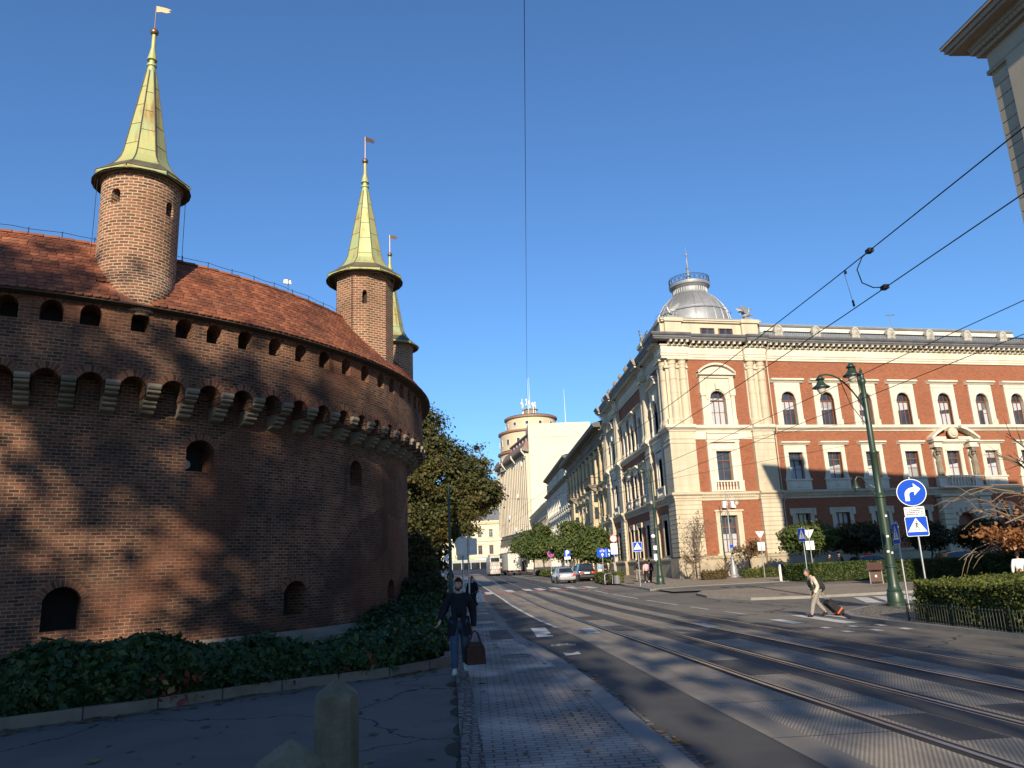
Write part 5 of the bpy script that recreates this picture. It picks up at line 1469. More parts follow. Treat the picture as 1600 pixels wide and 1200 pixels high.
for rr,z,n,h in ((12.05,45.2,16,2.4),(9.55,52.6,12,1.5),(12.45,38.6,16,2.2)):
    w0 = None
    for k in range(n):
        a = 360*k/n+8
        if w0 is None:
            m = MB(); m.box(-.75,.75,-.12,.05,0,h); w0 = m.build('tower_window', M['white_frame'], two)
            m = MB(); m.box(-.55,.55,-.15,-.13,.2,h-.2); m.build('pane', M['glass'], w0); c = w0
        else: c = copy_tree(w0,parent=two)
        c.location = (tc[0]+rr*math.cos(R_(a)),tc[1]+rr*math.sin(R_(a)),z); c.rotation_euler = (0,0,R_(a+90))
r = random.Random(2)
for k in range(9):
    a = R_(k*40+r.uniform(-10,10)); q = r.uniform(1.5,3.4); x,y = tc[0]+q*math.cos(a),tc[1]+q*math.sin(a); h = r.uniform(2,5)
    m = MB(); m.tube([(x,y,58),(x,y,60+h)],.12,5); 
    for j in range(2): m.ball((x+r.uniform(-.4,.4),y-.3,60+h*r.uniform(.2,.9)),r.uniform(.35,.65),8,1,.6,1)
    m.build('aerial', M['white'], two)
for x,y,z0,h in ((tc[0],tc[1],60,13),(tc[0]+6,tc[1]-2,57,14),(-3,14,46.8,13)):
    m = MB(); m.tube([(x,y,z0),(x,y,z0+h*.5),(x,y,z0+h)],[.1,.06,.03],5); m.build('mast', M['white'], two)
# ---- yellow house closing the street, green roof behind
M['yellow_plaster'] = rough_mat('pale_yellow_plaster',(.62,.55,.4),(.69,.62,.46),.4,.85,.2,.01,10.)
M['slate'] = rough_mat('grey_slate',(.11,.12,.14),(.17,.18,.2),.8,.7,.3,.02,10.)
M['green_roof'] = rough_mat('green_copper_roof',(.14,.17,.1),(.2,.23,.14),.5,.7,.2,.02,8.)
M['chimney_red'] = rough_mat('red_chimney',(.42,.12,.06),(.5,.16,.08),1.,.9,.3,.02,8.)
YY = 322.; yh = thing('corner_house', 'pale yellow two-storey corner house with slate roof closing the far end of the street', 'building', (-24,YY,G(YY)))
sx = [3+4.55*k for k in range(9)]; ops = []
for s in sx: ops += [op(s-.85,s+.85,6.4,10.0),op(s-.8,s+.8,13.2,16.4)]
wb = MB(); wall(wb,wb,plane_map,0,42,0,19.5,ops,depth=.3); wb.build('wall', M['yellow_plaster'], yh)
for z0,z1,ped,ww in ((6.4,10.0,'hood',1.7),(13.2,16.4,None,1.6)):
    w0 = sgl_window(ww,z0,z1,M['wood_frame'] if z0 < 10 else M['white_frame'],'window',yh,0,M['yellow_plaster'],.16,.3,ped); w0.location = (sx[0],0,0)
    for s in sx[1:]: copy_tree(w0,(s,0,0),0,parent=yh)
cn = MB(); cn.sweep([(.1,5),(.4,5.2),(.4,5.6),(.1,5.8)],0,42); cn.sweep([(.1,11.4),(.4,11.7),(.1,12)],0,42); cn.sweep([(.2,18.4),(.9,19.3),(1.0,19.9),(.3,20.1)],0,42)
for k in range(60): cn.box(.3+.7*k,.6+.7*k,-.7,0,18.6,19.1)
cn.build('cornice', M['yellow_plaster'], yh)
rf = MB(); rf.add([(0,-.9,20),(42,-.9,20),(42,3.2,24.6),(0,3.2,24.6)],[(0,1,2,3)]); rf.build('roof', M['slate'], yh)
bk = MB(); bk.box(0,42,.5,14,0,20); bk.build('rear_body', M['yellow_plaster'], yh)
sh = MB(); sh.box(0,42,-.5,0,0,3.4); sh.build('shop_front', M['glass'], yh)
M['shop_green'] = plain('green_shop_sign',(.12,.62,.06),.5); M['shop_white'] = plain('white_shop_sign',(.7,.72,.72),.5)
for a,b,mm in ((14.5,17.4,'shop_green'),(19.2,23.2,'shop_green'),(25,29.5,'shop_white'),(30,34,'shop_white')):
    q = MB(); q.box(a,b,-.75,-.5,3.2,4.7); q.build('shop_sign', M[mm], yh)
aw = MB(); aw.box(10,40,-2.6,-.5,2.9,3.1); aw.build('awning', M['white_stucco'], yh)
gh = thing('green_roofed_house', 'far house with steep green roof and red chimneys showing above the yellow corner house', 'building', (-24,YY+16,G(YY)))
bk = MB(); bk.box(0,42,0,14,0,26); bk.build('wall', M['white_stucco'], gh)
rf = MB(); rf.add([(0,-.5,25.6),(42,-.5,25.6),(42,7,34.2),(0,7,34.2),(0,15,25.6),(42,15,25.6)],[(0,1,2,3),(3,2,5,4),(1,5,2),(0,3,4)]); rf.build('roof', M['green_roof'], gh)
for x,y,h in ((33.4,2,38.2),(29.6,6,35.2),(21.6,1.0,29.0)):
    c = MB(); c.box(x-.9,x+.9,y-.6,y+.6,26,h); c.box(x-1.05,x+1.05,y-.75,y+.75,h-.6,h-.2); c.build('chimney', M['chimney_red'], gh)
for x in (24,28.4):
    c = MB(); c.box(x-1.6,x+1.6,-.6,2,25.6,27.6); c.build('dormer', M['white_stucco'], gh)
# ================================================================== BANK BUILDING (near right, only its corner shows)
M['bank'] = rough_mat('bank_ashlar',(.4,.35,.26),(.48,.42,.32),.6,.85,.4,.012,18.,c3=(.33,.285,.21))
M['bank_soffit'] = rough_mat('bank_cornice',(.28,.23,.17),(.36,.3,.23),.9,.85,.3,.01,18.)
NX,NY = 24.3,29.9
bank = thing('bank_building', 'tall grey-beige ashlar corner of a bank with deep cornice at the upper right', 'building', (NX,NY,.115))
NL = Matrix.Rotation(R_(-90+4),4,'Z')      # street facade, runs along -y
NN = Matrix.Rotation(R_(180),4,'Z')        # facade to the square
HT = 25.3
bb = MB(); BL = 34; BD = 26
def npoly(o, i=0.):
    a = NL @ Vector((BL,-o,0)); c = Vector((-o*1.0, o*1.0, 0)); d = Vector((BD,o,0)); return [c[:2],(a.x,a.y),(BD,a.y),(BD,o)]
courses_h = .62
z = 0.; bb.prism_z(npoly(-.04),0,HT-2.1)
while z < HT-2.3:
    bb.prism_z(npoly(.0),z+.03,z+courses_h-.03); z += courses_h
bb.prism_z(npoly(.02),HT-2.2,HT-.9)
bb.build('wall', M['bank'], bank)
pi = MB()
for s in (1.05,):
    pi.at(NL); z = 0
    pi.box(s-.0,s+1.7,-.12,0,0,HT-2.15)
pi.at()
pi.build('pilaster_strip', M['bank'], bank)
co2 = MB(); co2.prism_z(npoly(.12),HT-2.25,HT-2.05); co2.prism_z(npoly(.3),HT-1.2,HT-1.0); co2.prism_z(npoly(.45),HT-.98,HT-.75); co2.prism_z(npoly(1.05),HT-.5,HT-.35); co2.prism_z(npoly(1.17),HT-.34,HT-.1); co2.prism_z(npoly(1.28),HT-.09,HT+.06)
co2.prism_z(npoly(.5),HT-.76,HT-.5)
for M_,n in ((NL,70),):
    co2.at(M_)
    for k in range(n): co2.box(.1+.24*k,.26+.24*k,-.44,-.28,HT-1.0,HT-.8)
co2.at(); co2.build('cornice', M['bank_soffit'], bank)
rf = MB(); c = npoly(.6); rf.add([(x,y,HT+.06) for x,y in npoly(1.3)]+[(x,y,HT+1.5) for x,y in npoly(-6)],[(0,1,5,4),(1,2,6,5),(2,3,7,6),(3,0,4,7),(4,5,6,7)]); rf.build('roof', M['lead_dark'], bank)
for x,y in ((2.0,-4.5),(9,-9)):
    c = MB(); c.box(x-.6,x+.6,y-.6,y+.6,HT,HT+3.2); c.box(x-.7,x+.7,y-.7,y+.7,HT+2.9,HT+3.1); c.build('chimney', M['bank'], bank)
w0 = None
for s in (4.2,8.4,12.6,16.8,21,25.2,29.4):
    for z in (2.2,8.5,15.0):
        if w0 is None:
            m = MB(); o = op(-.8,.8,0,3.2); slab(m,-1.2,1.2,-.3,3.7,[o],.15,.14); w0 = m.build('window', M['bank_soffit'], bank); g2 = MB(); g2.quad((-.8,-.02,0),(.8,-.02,0),(.8,-.02,3.2),(-.8,-.02,3.2)); g2.build('pane', M['glass'], w0); c = w0
        else: c = copy_tree(w0,parent=bank)
        v = NL @ Vector((s,0,0)); c.location = (v.x,v.y,z); c.rotation_euler = (0,0,R_(-86))
# ================================================================== TREES, HEDGES
M['leaf_big'] = leaf_mat('autumn_maple_leaf',((.055,.062,.018),(.092,.085,.025),(.145,.09,.028)),.35,.25,.6,.5)
M['leaf_lime'] = leaf_mat('lime_leaf',((.062,.095,.024),(.1,.13,.034),(.16,.16,.05)),.6,.3,.6,.5)
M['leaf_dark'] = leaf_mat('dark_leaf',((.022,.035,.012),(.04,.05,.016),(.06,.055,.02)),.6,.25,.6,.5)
M['leaf_ivy'] = leaf_mat('ivy_leaf',((.022,.05,.014),(.042,.085,.022),(.1,.13,.035)),1.6,.3,.42,.6)
M['leaf_hedge'] = leaf_mat('privet_leaf',((.075,.095,.02),(.13,.15,.03),(.2,.2,.05)),1.2,.3,.5,.7)
M['leaf_box'] = leaf_mat('clipped_hedge_leaf',((.04,.065,.014),(.065,.095,.02),(.1,.12,.03)),.8,.25,.5,.6)
M['leaf_orange'] = leaf_mat('orange_leaf',((.3,.13,.05),(.4,.2,.08),(.48,.27,.13)),1.,.4,.6,.7)
M['leaf_dry'] = leaf_mat('dry_shrub_leaf',((.11,.075,.03),(.17,.12,.045),(.15,.13,.05)),1.,.3,.7,.7)
M['leaf_red'] = leaf_mat('red_creeper_leaf',((.25,.05,.03),(.3,.1,.05),(.32,.2,.06)),2.,.3,.6,.7)

def crown(rng, blobs, K, n, cr, surf=.75):
    """leaf points: K clumps biased to the surface of the blobs (cx,cy,cz,rx,ry,rz,w)"""
    w = np.array([b[6] for b in blobs],float); w /= w.sum()
    P = []; D = []
    for k in range(K):
        b = blobs[rng.choice(len(blobs),p=w)]
        d = rng.normal(size=3); d /= np.linalg.norm(d)
        rad = 1-abs(rng.normal())*(1-surf)
        rad = max(.15,rad)*(1+.07*rng.normal())
        c = np.array(b[:3])+d*np.array(b[3:6])*rad
        m = int(n*rng.uniform(.5,1.5)); s = cr*rng.uniform(.55,1.3)
        q = rng.normal(size=(m,3))*s*np.array([1,1,.62])
        P.append(c+q); D.append(np.repeat(d[None],m,0)*.8+np.array([0,0,.5]))
    return np.concatenate(P), np.concatenate(D)
def limbs(mb, rng, base, h, r0, tips, sag=.12):
    """tapered trunk to height h, limbs sweeping to the tips"""
    b = Vector(base); top = b+Vector((rng.normal()*.2,rng.normal()*.2,h))
    pts = [b+Vector((0,0,-.1)), b+Vector((0,0,.25)), b+(top-b)*.35+Vector((rng.normal()*.06,rng.normal()*.06,0)), b+(top-b)*.7, top]
    mb.tube(pts,[r0*1.45,r0*1.08,r0*.9,r0*.78,r0*.62],9)
    for t in tips:
        t = Vector(t); s = b+(top-b)*rng.uniform(.72,1.)
        m1 = s+(t-s)*.35+Vector((0,0,(t-s).length*sag)); m2 = s+(t-s)*.7+Vector((rng.normal()*.15,rng.normal()*.15,(t-s).length*sag*.8))
        mb.tube([s,m1,m2,t],[r0*.42,r0*.28,r0*.15,r0*.04],6)
        for j in range(3):
            f = rng.uniform(.4,.9); p = s+(t-s)*f+Vector((0,0,(t-s).length*sag*(1-f)*1.6)); q = p+Vector(rng.normal(size=3))*(t-s).length*.22
            mb.tube([p,(p+q)/2+Vector((0,0,.1)),q],[r0*.12,r0*.07,r0*.02],5)
def tree(name, label, loc, trunk_h, r0, blobs, K, n, cr, leaf, mat, seed, ntips=8, cat='tree', group=None, surf=.75, bark=None):
    rng = np.random.default_rng(seed)
    t = thing(name, label, cat, loc, 0, group)
    P,D = crown(rng, blobs, K, n, cr, surf)
    V = leaves(P, leaf, rng, D, .45)
    np_mesh('crown', V, len(P), mat, t)
    tips = [P[rng.integers(len(P))]*.9+np.array([0,0,trunk_h])*.1 for k in range(ntips)]
    m = MB(); limbs(m, rng, (0,0,0), trunk_h, r0, tips); m.build('trunk', bark or M['bark'], t, smooth=True)
    return t
# the big maple beyond the fortress
by = 66.; bz = G(by)
tree('broad_tree','huge green-brown maple filling the gap between the fortress and the street',(-6.4,by,bz),4.2,.42,
     [(-1.6,-1,8.2,5.0,4.5,5.0,3.2),(1.0,0,11.8,3.6,3.6,3.2,2.0),(3.9,0,9.6,3.7,3.6,3.0,2.6),(6.1,-.5,8.0,2.2,2.6,1.9,1.7),(4.6,-1,5.6,2.0,2.4,1.4,.7),(-1,-2.5,4.6,4.4,2.5,2.4,1.3),(1.4,1,14.2,2.2,2.2,1.6,.9)],
     820,110,.5,.175,M['leaf_big'],11,14)
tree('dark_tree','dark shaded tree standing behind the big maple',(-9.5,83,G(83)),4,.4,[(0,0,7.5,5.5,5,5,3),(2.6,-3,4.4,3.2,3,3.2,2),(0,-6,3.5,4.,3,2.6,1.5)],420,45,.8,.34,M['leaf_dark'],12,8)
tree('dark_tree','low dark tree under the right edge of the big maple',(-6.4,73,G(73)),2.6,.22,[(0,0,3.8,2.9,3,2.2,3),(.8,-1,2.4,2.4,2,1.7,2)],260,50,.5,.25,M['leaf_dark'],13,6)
tree('young_tree','small sunlit yellow-brown tree just beyond the fortress foot',(-3.4,47,G(47)),1.4,.09,[(0,0,2.6,.95,.9,1.3,3),(.35,0,1.6,.8,.8,.8,1.2),(-.2,0,3.5,.5,.5,.5,1)],110,55,.2,.13,M['leaf_big'],14,7)
# street limes on the far right pavement
for k,(x,y,r,top,s) in enumerate(((9.75,114,2.6,7.5,21),(11.7,97,2.5,6.9,22),(13.1,86,1.95,5.5,23))):
    tree('lime_tree',['leftmost green street lime beside the white lorry','tallest green street lime, between the other two limes','green street lime nearest the academy, left of the blue lane sign'][k],(x,y,G(y)+.1),2.1,.14,
         [(0,0,top*.6,r,r,top*.26,3),(-.4*r,0,top*.48,r*.72,r*.7,top*.15,1.4),(.45*r,0,top*.5,r*.7,r*.7,top*.16,1.4),(0,0,top*.84,r*.5,r*.5,top*.15,1)],210,60,.42,.2,M['leaf_lime'],s,8,group='green limes along the far pavement')
for k,(x,y) in enumerate(((9.6,132),(9.5,150))):
    tree('lime_tree',['green lime seen through the gap behind the leftmost street lime','farthest green lime behind the white lorry'][k],(x,y,G(y)+.1),2.1,.14,[(0,0,5,2.6,2.6,2.2,3)],110,45,.5,.25,M['leaf_lime'],30+k,6,group='green limes along the far pavement')
# clipped round trees in front of the academy
for k,(x,y,r,h,s,mt) in enumerate(((26.6,61.6,2.1,2.9,41,'leaf_dry'),(30.8,62,2.35,2.75,42,'leaf_dark'),(36.8,62,1.7,2.6,43,'leaf_dark'),(41.5,62,2.2,2.6,44,'leaf_dark'))):
    mt2 = 'leaf_dark' if k else 'leaf_lime'
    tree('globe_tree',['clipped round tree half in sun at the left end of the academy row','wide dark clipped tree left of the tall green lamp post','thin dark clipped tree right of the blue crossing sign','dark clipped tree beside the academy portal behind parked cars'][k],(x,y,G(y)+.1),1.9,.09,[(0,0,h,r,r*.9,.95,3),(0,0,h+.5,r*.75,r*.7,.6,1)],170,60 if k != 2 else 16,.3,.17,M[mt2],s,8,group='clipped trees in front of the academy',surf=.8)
# bare trees
def bare_tree(name, label, loc, h, spread, seed, leafmat=None, leafn=0, n1=9, r0=.06, z0=.15, group=None, depth=3, lsize=.09, upw=.55):
    rng = np.random.default_rng(seed); t = thing(name,label,'tree',loc,0,group); m = MB(); ends = []
    def br(p, d, L, r, lv):
        p = Vector(p); d = Vector(d).normalized(); q = p+d*L*.5+Vector(rng.normal(size=3))*L*.05; e = p+d*L+Vector(rng.normal(size=3))*L*.08
        m.tube([p,q,e],[r,r*.75,r*.5],5 if lv > 0 else 7)
        if lv >= depth: ends.append(e); return
        for j in range(3 if lv else n1):
            f = rng.uniform(.35,1.); b = p+(e-p)*f
            nd = d*.9+Vector(rng.normal(size=3))*.62+Vector((0,0,upw*.4)); br(b,nd,L*rng.uniform(.5,.75),r*.5,lv+1)
    m.tube([(0,0,-.1),(0,0,h*z0),(.02,0,h*.42)],[r0*1.5,r0*1.1,r0],8)
    for j in range(n1):
        a = rng.uniform(0,6.28); d = Vector((math.cos(a)*spread,math.sin(a)*spread,upw+rng.uniform(0,.6))); br((0,0,h*rng.uniform(z0,.42)),d,h*.3,r0*.6,1)
    br((0,0,h*.42),(0,0,1),h*.3,r0*.8,1)
    m.build('trunk',M['twig'],t)
    if leafn:
        P = np.array([ends[rng.integers(len(ends))] for k in range(leafn)])+rng.normal(size=(leafn,3))*.12
        np_mesh('crown',leaves(P,lsize,rng),leafn,leafmat,t)
    return t
bare_tree('bare_tree','slender bare tree in front of the academy corner',(18.9,66.2,G(66)+.1),6.2,.32,51,M['leaf_dry'],260,8,.06,.25,upw=1.1)
bare_tree('bare_tree','wide low bare tree beside the academy corner plinth',(17.9,64.6,G(64)+.1),3.6,1.0,52,M['leaf_dry'],160,10,.07,.25)
bare_tree('bare_tree','rusty small round tree behind the yield sign',(22.9,65.3,G(65)+.1),3.3,.8,53,M['leaf_dry'],700,9,.06,.4,lsize=.13)
bare_tree('bare_tree','low leafless shrub tree beside the grey street lamp',(21.2,66.6,G(66)+.1),2.2,1.2,54,None,0,11,.05,.1)
# big bare tree at the right edge, last orange leaves hanging low
def right_tree():
    rng = np.random.default_rng(61); loc = (25.6,32.9,G(33)+.115)
    t = thing('bare_tree','nearly bare tree at the right edge with a cluster of orange leaves hanging low','tree',loc); m = MB(); ends = []
    m.tube([(0,0,-.1),(0,0,.6),(.1,0,2.),(-.1,0,3.4),(0,.1,5.2)],[.26,.2,.17,.15,.1],9)
    def br(p, d, L, r, lv, droop):
        p = Vector(p); d = Vector(d).normalized(); e = p+d*L+Vector((0,0,-droop*L*.3)); q = p+d*L*.55+Vector((0,0,droop*L*.08))
        m.tube([p,q,e],[r,r*.7,r*.38],6)
        if lv >= 3: ends.append(e); return
        for j in range(3):
            f = rng.uniform(.3,1.); b = p+(e-p)*f; nd = d+Vector(rng.normal(size=3))*.45; br(b,nd,L*rng.uniform(.5,.7),r*.5,lv+1,droop)
    for d,z,L,dr in (((-1,0,.5),4.4,4.0,.5),((-1,-.3,.12),3.6,4.2,.45),((-.9,.3,-.05),3.2,3.6,.4),((-.6,-.6,.9),4.8,3.4,.1),((-.2,.2,1),5.0,3.2,0),((-.5,.4,1.),4.6,3.2,0),((.5,0,.9),4.6,3.2,.1),((.6,-.4,.5),3.8,3.,.2)):
        br((0,0,z),d,L,.085,1,dr)
    m.build('trunk',M['twig'],t); t.scale = (.82,)*3
    P = []
    for c,s,n in (((-3.0,-.6,2.9),(1.0,.6,.25),500),((-2.2,-.4,2.5),(.9,.5,.25),420),((-4.4,-.4,3.1),(.7,.4,.2),170),((-1.2,-.3,3.0),(.6,.5,.3),160),((-3.4,-.6,4.3),(1.2,.8,.6),40),((-1.5,0,3.6),(.8,.6,.4),60)):
        P.append(np.array(c)+rng.normal(size=(n,3))*np.array(s)*.75)
    P = np.concatenate(P); np_mesh('crown',leaves(P,.15,rng),len(P),M['leaf_orange'],t)
    tree('russet_shrub','russet leafy shrub at the right edge under the bare tree',(32.8,45,G(45)+.1),.8,.08,[(0,0,2.1,1.6,1.4,1.3,1)],110,50,.35,.16,M['leaf_red'],62,5,'shrub')
right_tree()
# ---- hedges
def hedge_box(name, label, poly, z0, z1, leaf, dens, mat, seed, rough=.05, sprigs=0, core=.1, cat='hedge', group=None):
    """clipped hedge on a quadrilateral footprint: leaves over top and sides, dark core inside"""
    rng = np.random.default_rng(seed)
    cx_ = sum(p[0] for p in poly)/len(poly); cy_ = sum(p[1] for p in poly)/len(poly)
    t = thing(name,label,cat,(cx_,cy_,z0),0,group); q = [(x-cx_,y-cy_) for x,y in poly]; H = z1-z0
    P = []; D = []
    a,b,c,d = [np.array(p) for p in q]
    area = abs(sum(q[i][0]*q[(i+1)%4][1]-q[(i+1)%4][0]*q[i][1] for i in range(4)))/2
    n = int(area*dens); u = rng.random((n,1)); v = rng.random((n,1))
    xy = (a*(1-u)+b*u)*(1-v)+(d*(1-u)+c*u)*v
    bump = .5*np.sin(xy[:,0]*3.1+seed)*np.sin(xy[:,1]*2.7)+.5*np.sin(xy[:,0]*1.3-xy[:,1]*1.7)
    z = H+bump*rough+rng.normal(size=n)*rough*.5-abs(rng.normal(size=n))*.05
    P.append(np.column_stack([xy,z])); D.append(np.tile([0,0,1.],(n,1)))
    for i in range(4):
        p0,p1 = np.array(q[i]),np.array(q[(i+1)%4]); L = np.linalg.norm(p1-p0); n = int(L*H*dens)
        u = rng.random((n,1)); nn = np.array([(p1-p0)[1],-(p1-p0)[0]])/L
        if nn @ ((p0+p1)/2) < 0: nn = -nn
        zz = rng.random(n)**.85*H
        b_ = (np.sin(u[:,0]*L*2.9+seed+i)*np.sin(zz*4.+i)*rough+rng.normal(size=n)*rough*.6-abs(rng.normal(size=n))*.05)
        xy = p0*(1-u)+p1*u+nn*b_[:,None]
        P.append(np.column_stack([xy,zz])); D.append(np.tile([*nn,.25],(n,1)))
    if sprigs:
        u = rng.random((sprigs,1)); v = rng.random((sprigs,1)); xy = (a*(1-u)+b*u)*(1-v)+(d*(1-u)+c*u)*v
        for k in range(sprigs):
            h = rng.uniform(.05,.22); m = int(6+h*40)
            zz = np.linspace(0,h,m); P.append(np.column_stack([xy[k]+rng.normal(size=(m,2))*.025,H+zz])); D.append(np.tile([0,0,.3],(m,1)))
    P = np.concatenate(P); D = np.concatenate(D)
    np_mesh('foliage',leaves(P,leaf,rng,D,.3),len(P),mat,t)
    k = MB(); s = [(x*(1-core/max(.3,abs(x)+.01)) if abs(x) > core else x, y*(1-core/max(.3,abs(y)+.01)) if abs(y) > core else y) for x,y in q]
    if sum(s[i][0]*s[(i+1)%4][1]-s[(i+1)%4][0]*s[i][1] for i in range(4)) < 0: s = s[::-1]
    k.prism_z(s,0,H-core); k.build('shade_core',M['hedge_core'],t)
    return t
M['hedge_core'] = plain('hedge_shadow_twigs',(.022,.022,.012),.95)  # near-black twig colour, painted as the shade inside the hedges
fh = hedge_box('hedge','sprawling sunlit hedge behind the low iron fence at the right edge',[(12.15,9.5),(17.6,11.5),(17.4,24.8),(12.3,21.9)],.12,1.12,.055,1500,M['leaf_hedge'],71,.07,70)
# iron fence: one thing, pickets are its pattern
M['fence_paint'] = plain('dark_green_ironwork',(.012,.022,.018),.5)
fn = thing('iron_fence','low dark green iron picket fence in front of the sprawling right hedge','fence',(12.0,21.9,.115))
fm = MB(); y = 0.; n = 0
while y > -13:
    px = -.0+(.04 if y < -5 else 0)
    fm.tube([(px,y,0),(px,y,.5)],.011,5); 
    if n%9 == 0: fm.tube([(px,y,0),(px,y,.56)],.02,6)
    y -= .12; n += 1
for k in range(14): fm.tube([(.05+.12*k,.03+.02*k,0),(.05+.12*k,.03+.02*k,.5)],.011,5)
fm.tube([(0,0,.46),(0,-13,.46)],.012,5); fm.tube([(0,0,.1),(0,-13,.1)],.012,5); fm.tube([(0,0,.46),(1.7,.3,.46)],.012,5)
fm.build('pickets',M['fence_paint'],fn)
hedge_box('hedge','long clipped hedge at the left end with a white end post',[(21.4,54.6),(21.9,50.6),(29.0,49.6),(29.0,53.4)],G(52)+.1,G(52)+1.25,.09,420,M['leaf_box'],72,.03)
hedge_box('hedge','clipped hedge directly behind the information board',[(24.2,47.5),(23.8,45.9),(29.6,44.6),(30.2,46.4)],G(46)+.1,G(46)+1.35,.09,460,M['leaf_box'],73,.03)
hedge_box('hedge','long hedge in deep shade in front of the parked cars',[(30.1,46.6),(29.6,44.4),(46,43),(46,46)],G(46)+.1,G(46)+1.5,.1,380,M['leaf_box'],74,.04)
hedge_box('hedge','hedge strip on the far pavement beside the lime trees',[(9.9,100),(9.9,84.5),(11.2,84.5),(11.2,100)],G(92)+.1,G(92)+.85,.12,160,M['leaf_hedge'],75,.05)
hedge_box('hedge','short hedge beside the bicycle rack and the steel bin',[(10.6,70.5),(10.5,64.2),(12.0,64.2),(12.2,70.5)],G(67)+.1,G(67)+.95,.1,240,M['leaf_hedge'],76,.05)
hedge_box('hedge','farthest hedge strip beyond the no-stopping sign',[(9.4,125),(9.6,108),(10.8,108),(10.6,125)],G(115)+.1,G(115)+.85,.14,120,M['leaf_hedge'],77,.05)
hedge_box('shrub_bed','low brown shrub bed left of the grey street lamp',[(18.2,63.6),(18.1,62.6),(20.0,62.6),(20.1,63.8)],G(63)+.12,G(63)+.72,.08,520,M['leaf_dry'],78,.1,20,cat='shrub')
hedge_box('shrub_bed','low green-brown shrub bed right of the grey street lamp',[(21.6,63.8),(21.4,62.6),(24.2,62.6),(24.2,64)],G(63)+.12,G(63)+.72,.08,520,M['leaf_hedge'],79,.1,30,cat='shrub')
# creeper hedge between the path and the fortress
def ivy():
    rng = np.random.default_rng(81); t = thing('creeper_hedge','dark leafy creeper hedge along the foot of the brick fortress','hedge',(-5,14.6,.16))
    L = [(-16,7.4),(-12,9.35),(-6.68,11.95),(-5.32,12.83),(-3.82,14.28),(-1.81,15.63),(-1.0,16.7),(-.85,18.2),(-1.0,22),(-1.2,26),(-1.6,33),(-2.0,40)]
    seg = [(np.array(a),np.array(b)) for a,b in zip(L,L[1:])]; ln = np.array([np.linalg.norm(b-a) for a,b in seg]); P = []; D = []
    hx = curve((7,.92),(12,.86),(13.5,.76),(15.5,.58),(17,.5),(24,.5),(28,.85),(33,1.35),(40,1.5))
    HT_ = lambda a,b,u,l: np.array([hx(a[1]+(b[1]-a[1])*q/l) for q in u])
    for (a,b),l in zip(seg,ln):
        d = (b-a)/l; nn = np.array([-d[1],d[0]])           # towards the fortress
        far = a[1] > 16
        dens = 1350 if not far else 620
        n = int(l*1.1*dens); u = rng.random(n)*l; z = rng.random(n)**.8
        hh = HT_(a,b,u,l)+.1*np.sin(u*1.7+a[0])+.05*np.sin(u*4.1)
        out = -.16*np.sin(z*3.1)-.06*np.sin(u*3.3+z*5)+rng.normal(size=n)*.05
        xy = a+d*u[:,None]+nn*(.12+out)[:,None]; P.append(np.column_stack([xy,z*hh])); D.append(np.tile([-nn[0],-nn[1],.5],(n,1)))
        wd = 2.6; n = int(l*wd*dens*.75); u = rng.random(n)*l; v = rng.random(n)*wd
        hh = HT_(a,b,u,l)+.1*np.sin(u*1.7+a[0])+.05*np.sin(u*4.1)+.06*np.sin(v*2.2)+.05*np.sin(v*5+u*2.)-.12*v
        xy = a+d*u[:,None]+nn*(.1+v)[:,None]; P.append(np.column_stack([xy,hh+rng.normal(size=n)*.05])); D.append(np.tile([-nn[0]*.3,-nn[1]*.3,1.],(n,1)))
    P = np.concatenate(P)-np.array([-5,14.6,0]); D = np.concatenate(D)
    np_mesh('foliage',leaves(P,.074,rng,D,.42,jit=.5,shape=1.4),len(P),M['leaf_ivy'],t)
    # red and yellow turning leaves low on the front
    n = 420; i = rng.integers(0,5,n); u = rng.random(n)
    Q = np.array([seg[k+1][0]*(1-w)+seg[k+1][1]*w for k,w in zip(i,u)]); cl = np.sin(Q[:,0]*2.3)+np.sin(Q[:,0]*5.1+1) > .55
    Q = Q[cl]; z = rng.random(len(Q))*.42; Q = np.column_stack([Q[:,0]+.0,Q[:,1]-.1-.08*rng.random(len(Q)),z])-np.array([-5,14.6,0])
    np_mesh('turning_leaves',leaves(Q,.11,rng),len(Q),M['leaf_red'],t)
    k = MB()
    for a,b in seg:
        d = (b-a)/np.linalg.norm(b-a); nn = np.array([-d[1],d[0]]); h = max(.15,hx(a[1])-.22)
        p = [a+nn*.2,b+nn*.2,b+nn*2.6,a+nn*2.6]; p = [(q[0]+5,q[1]-14.6) for q in p]
        k.add([(*p[0],0),(*p[1],0),(*p[1],h),(*p[0],h),(*p[2],max(.05,h-.4)),(*p[3],max(.05,h-.4))],[(0,1,2,3),(3,2,4,5)])
    k.build('shade_sheet',M['hedge_core'],t)  # dark sheets painted as the shade behind the creeper leaves
    # long trailing shoots
ivy()
# ground ivy beyond, along the inner edge towards the maple
hedge_box('creeper_hedge','dark creeper bank between the fortress foot and the big maple',[(-3.3,31),(-1.5,31),(-2.6,58),(-9,56)],G(45)+.05,G(45)+1.5,.12,300,M['leaf_dark'],83,.18)
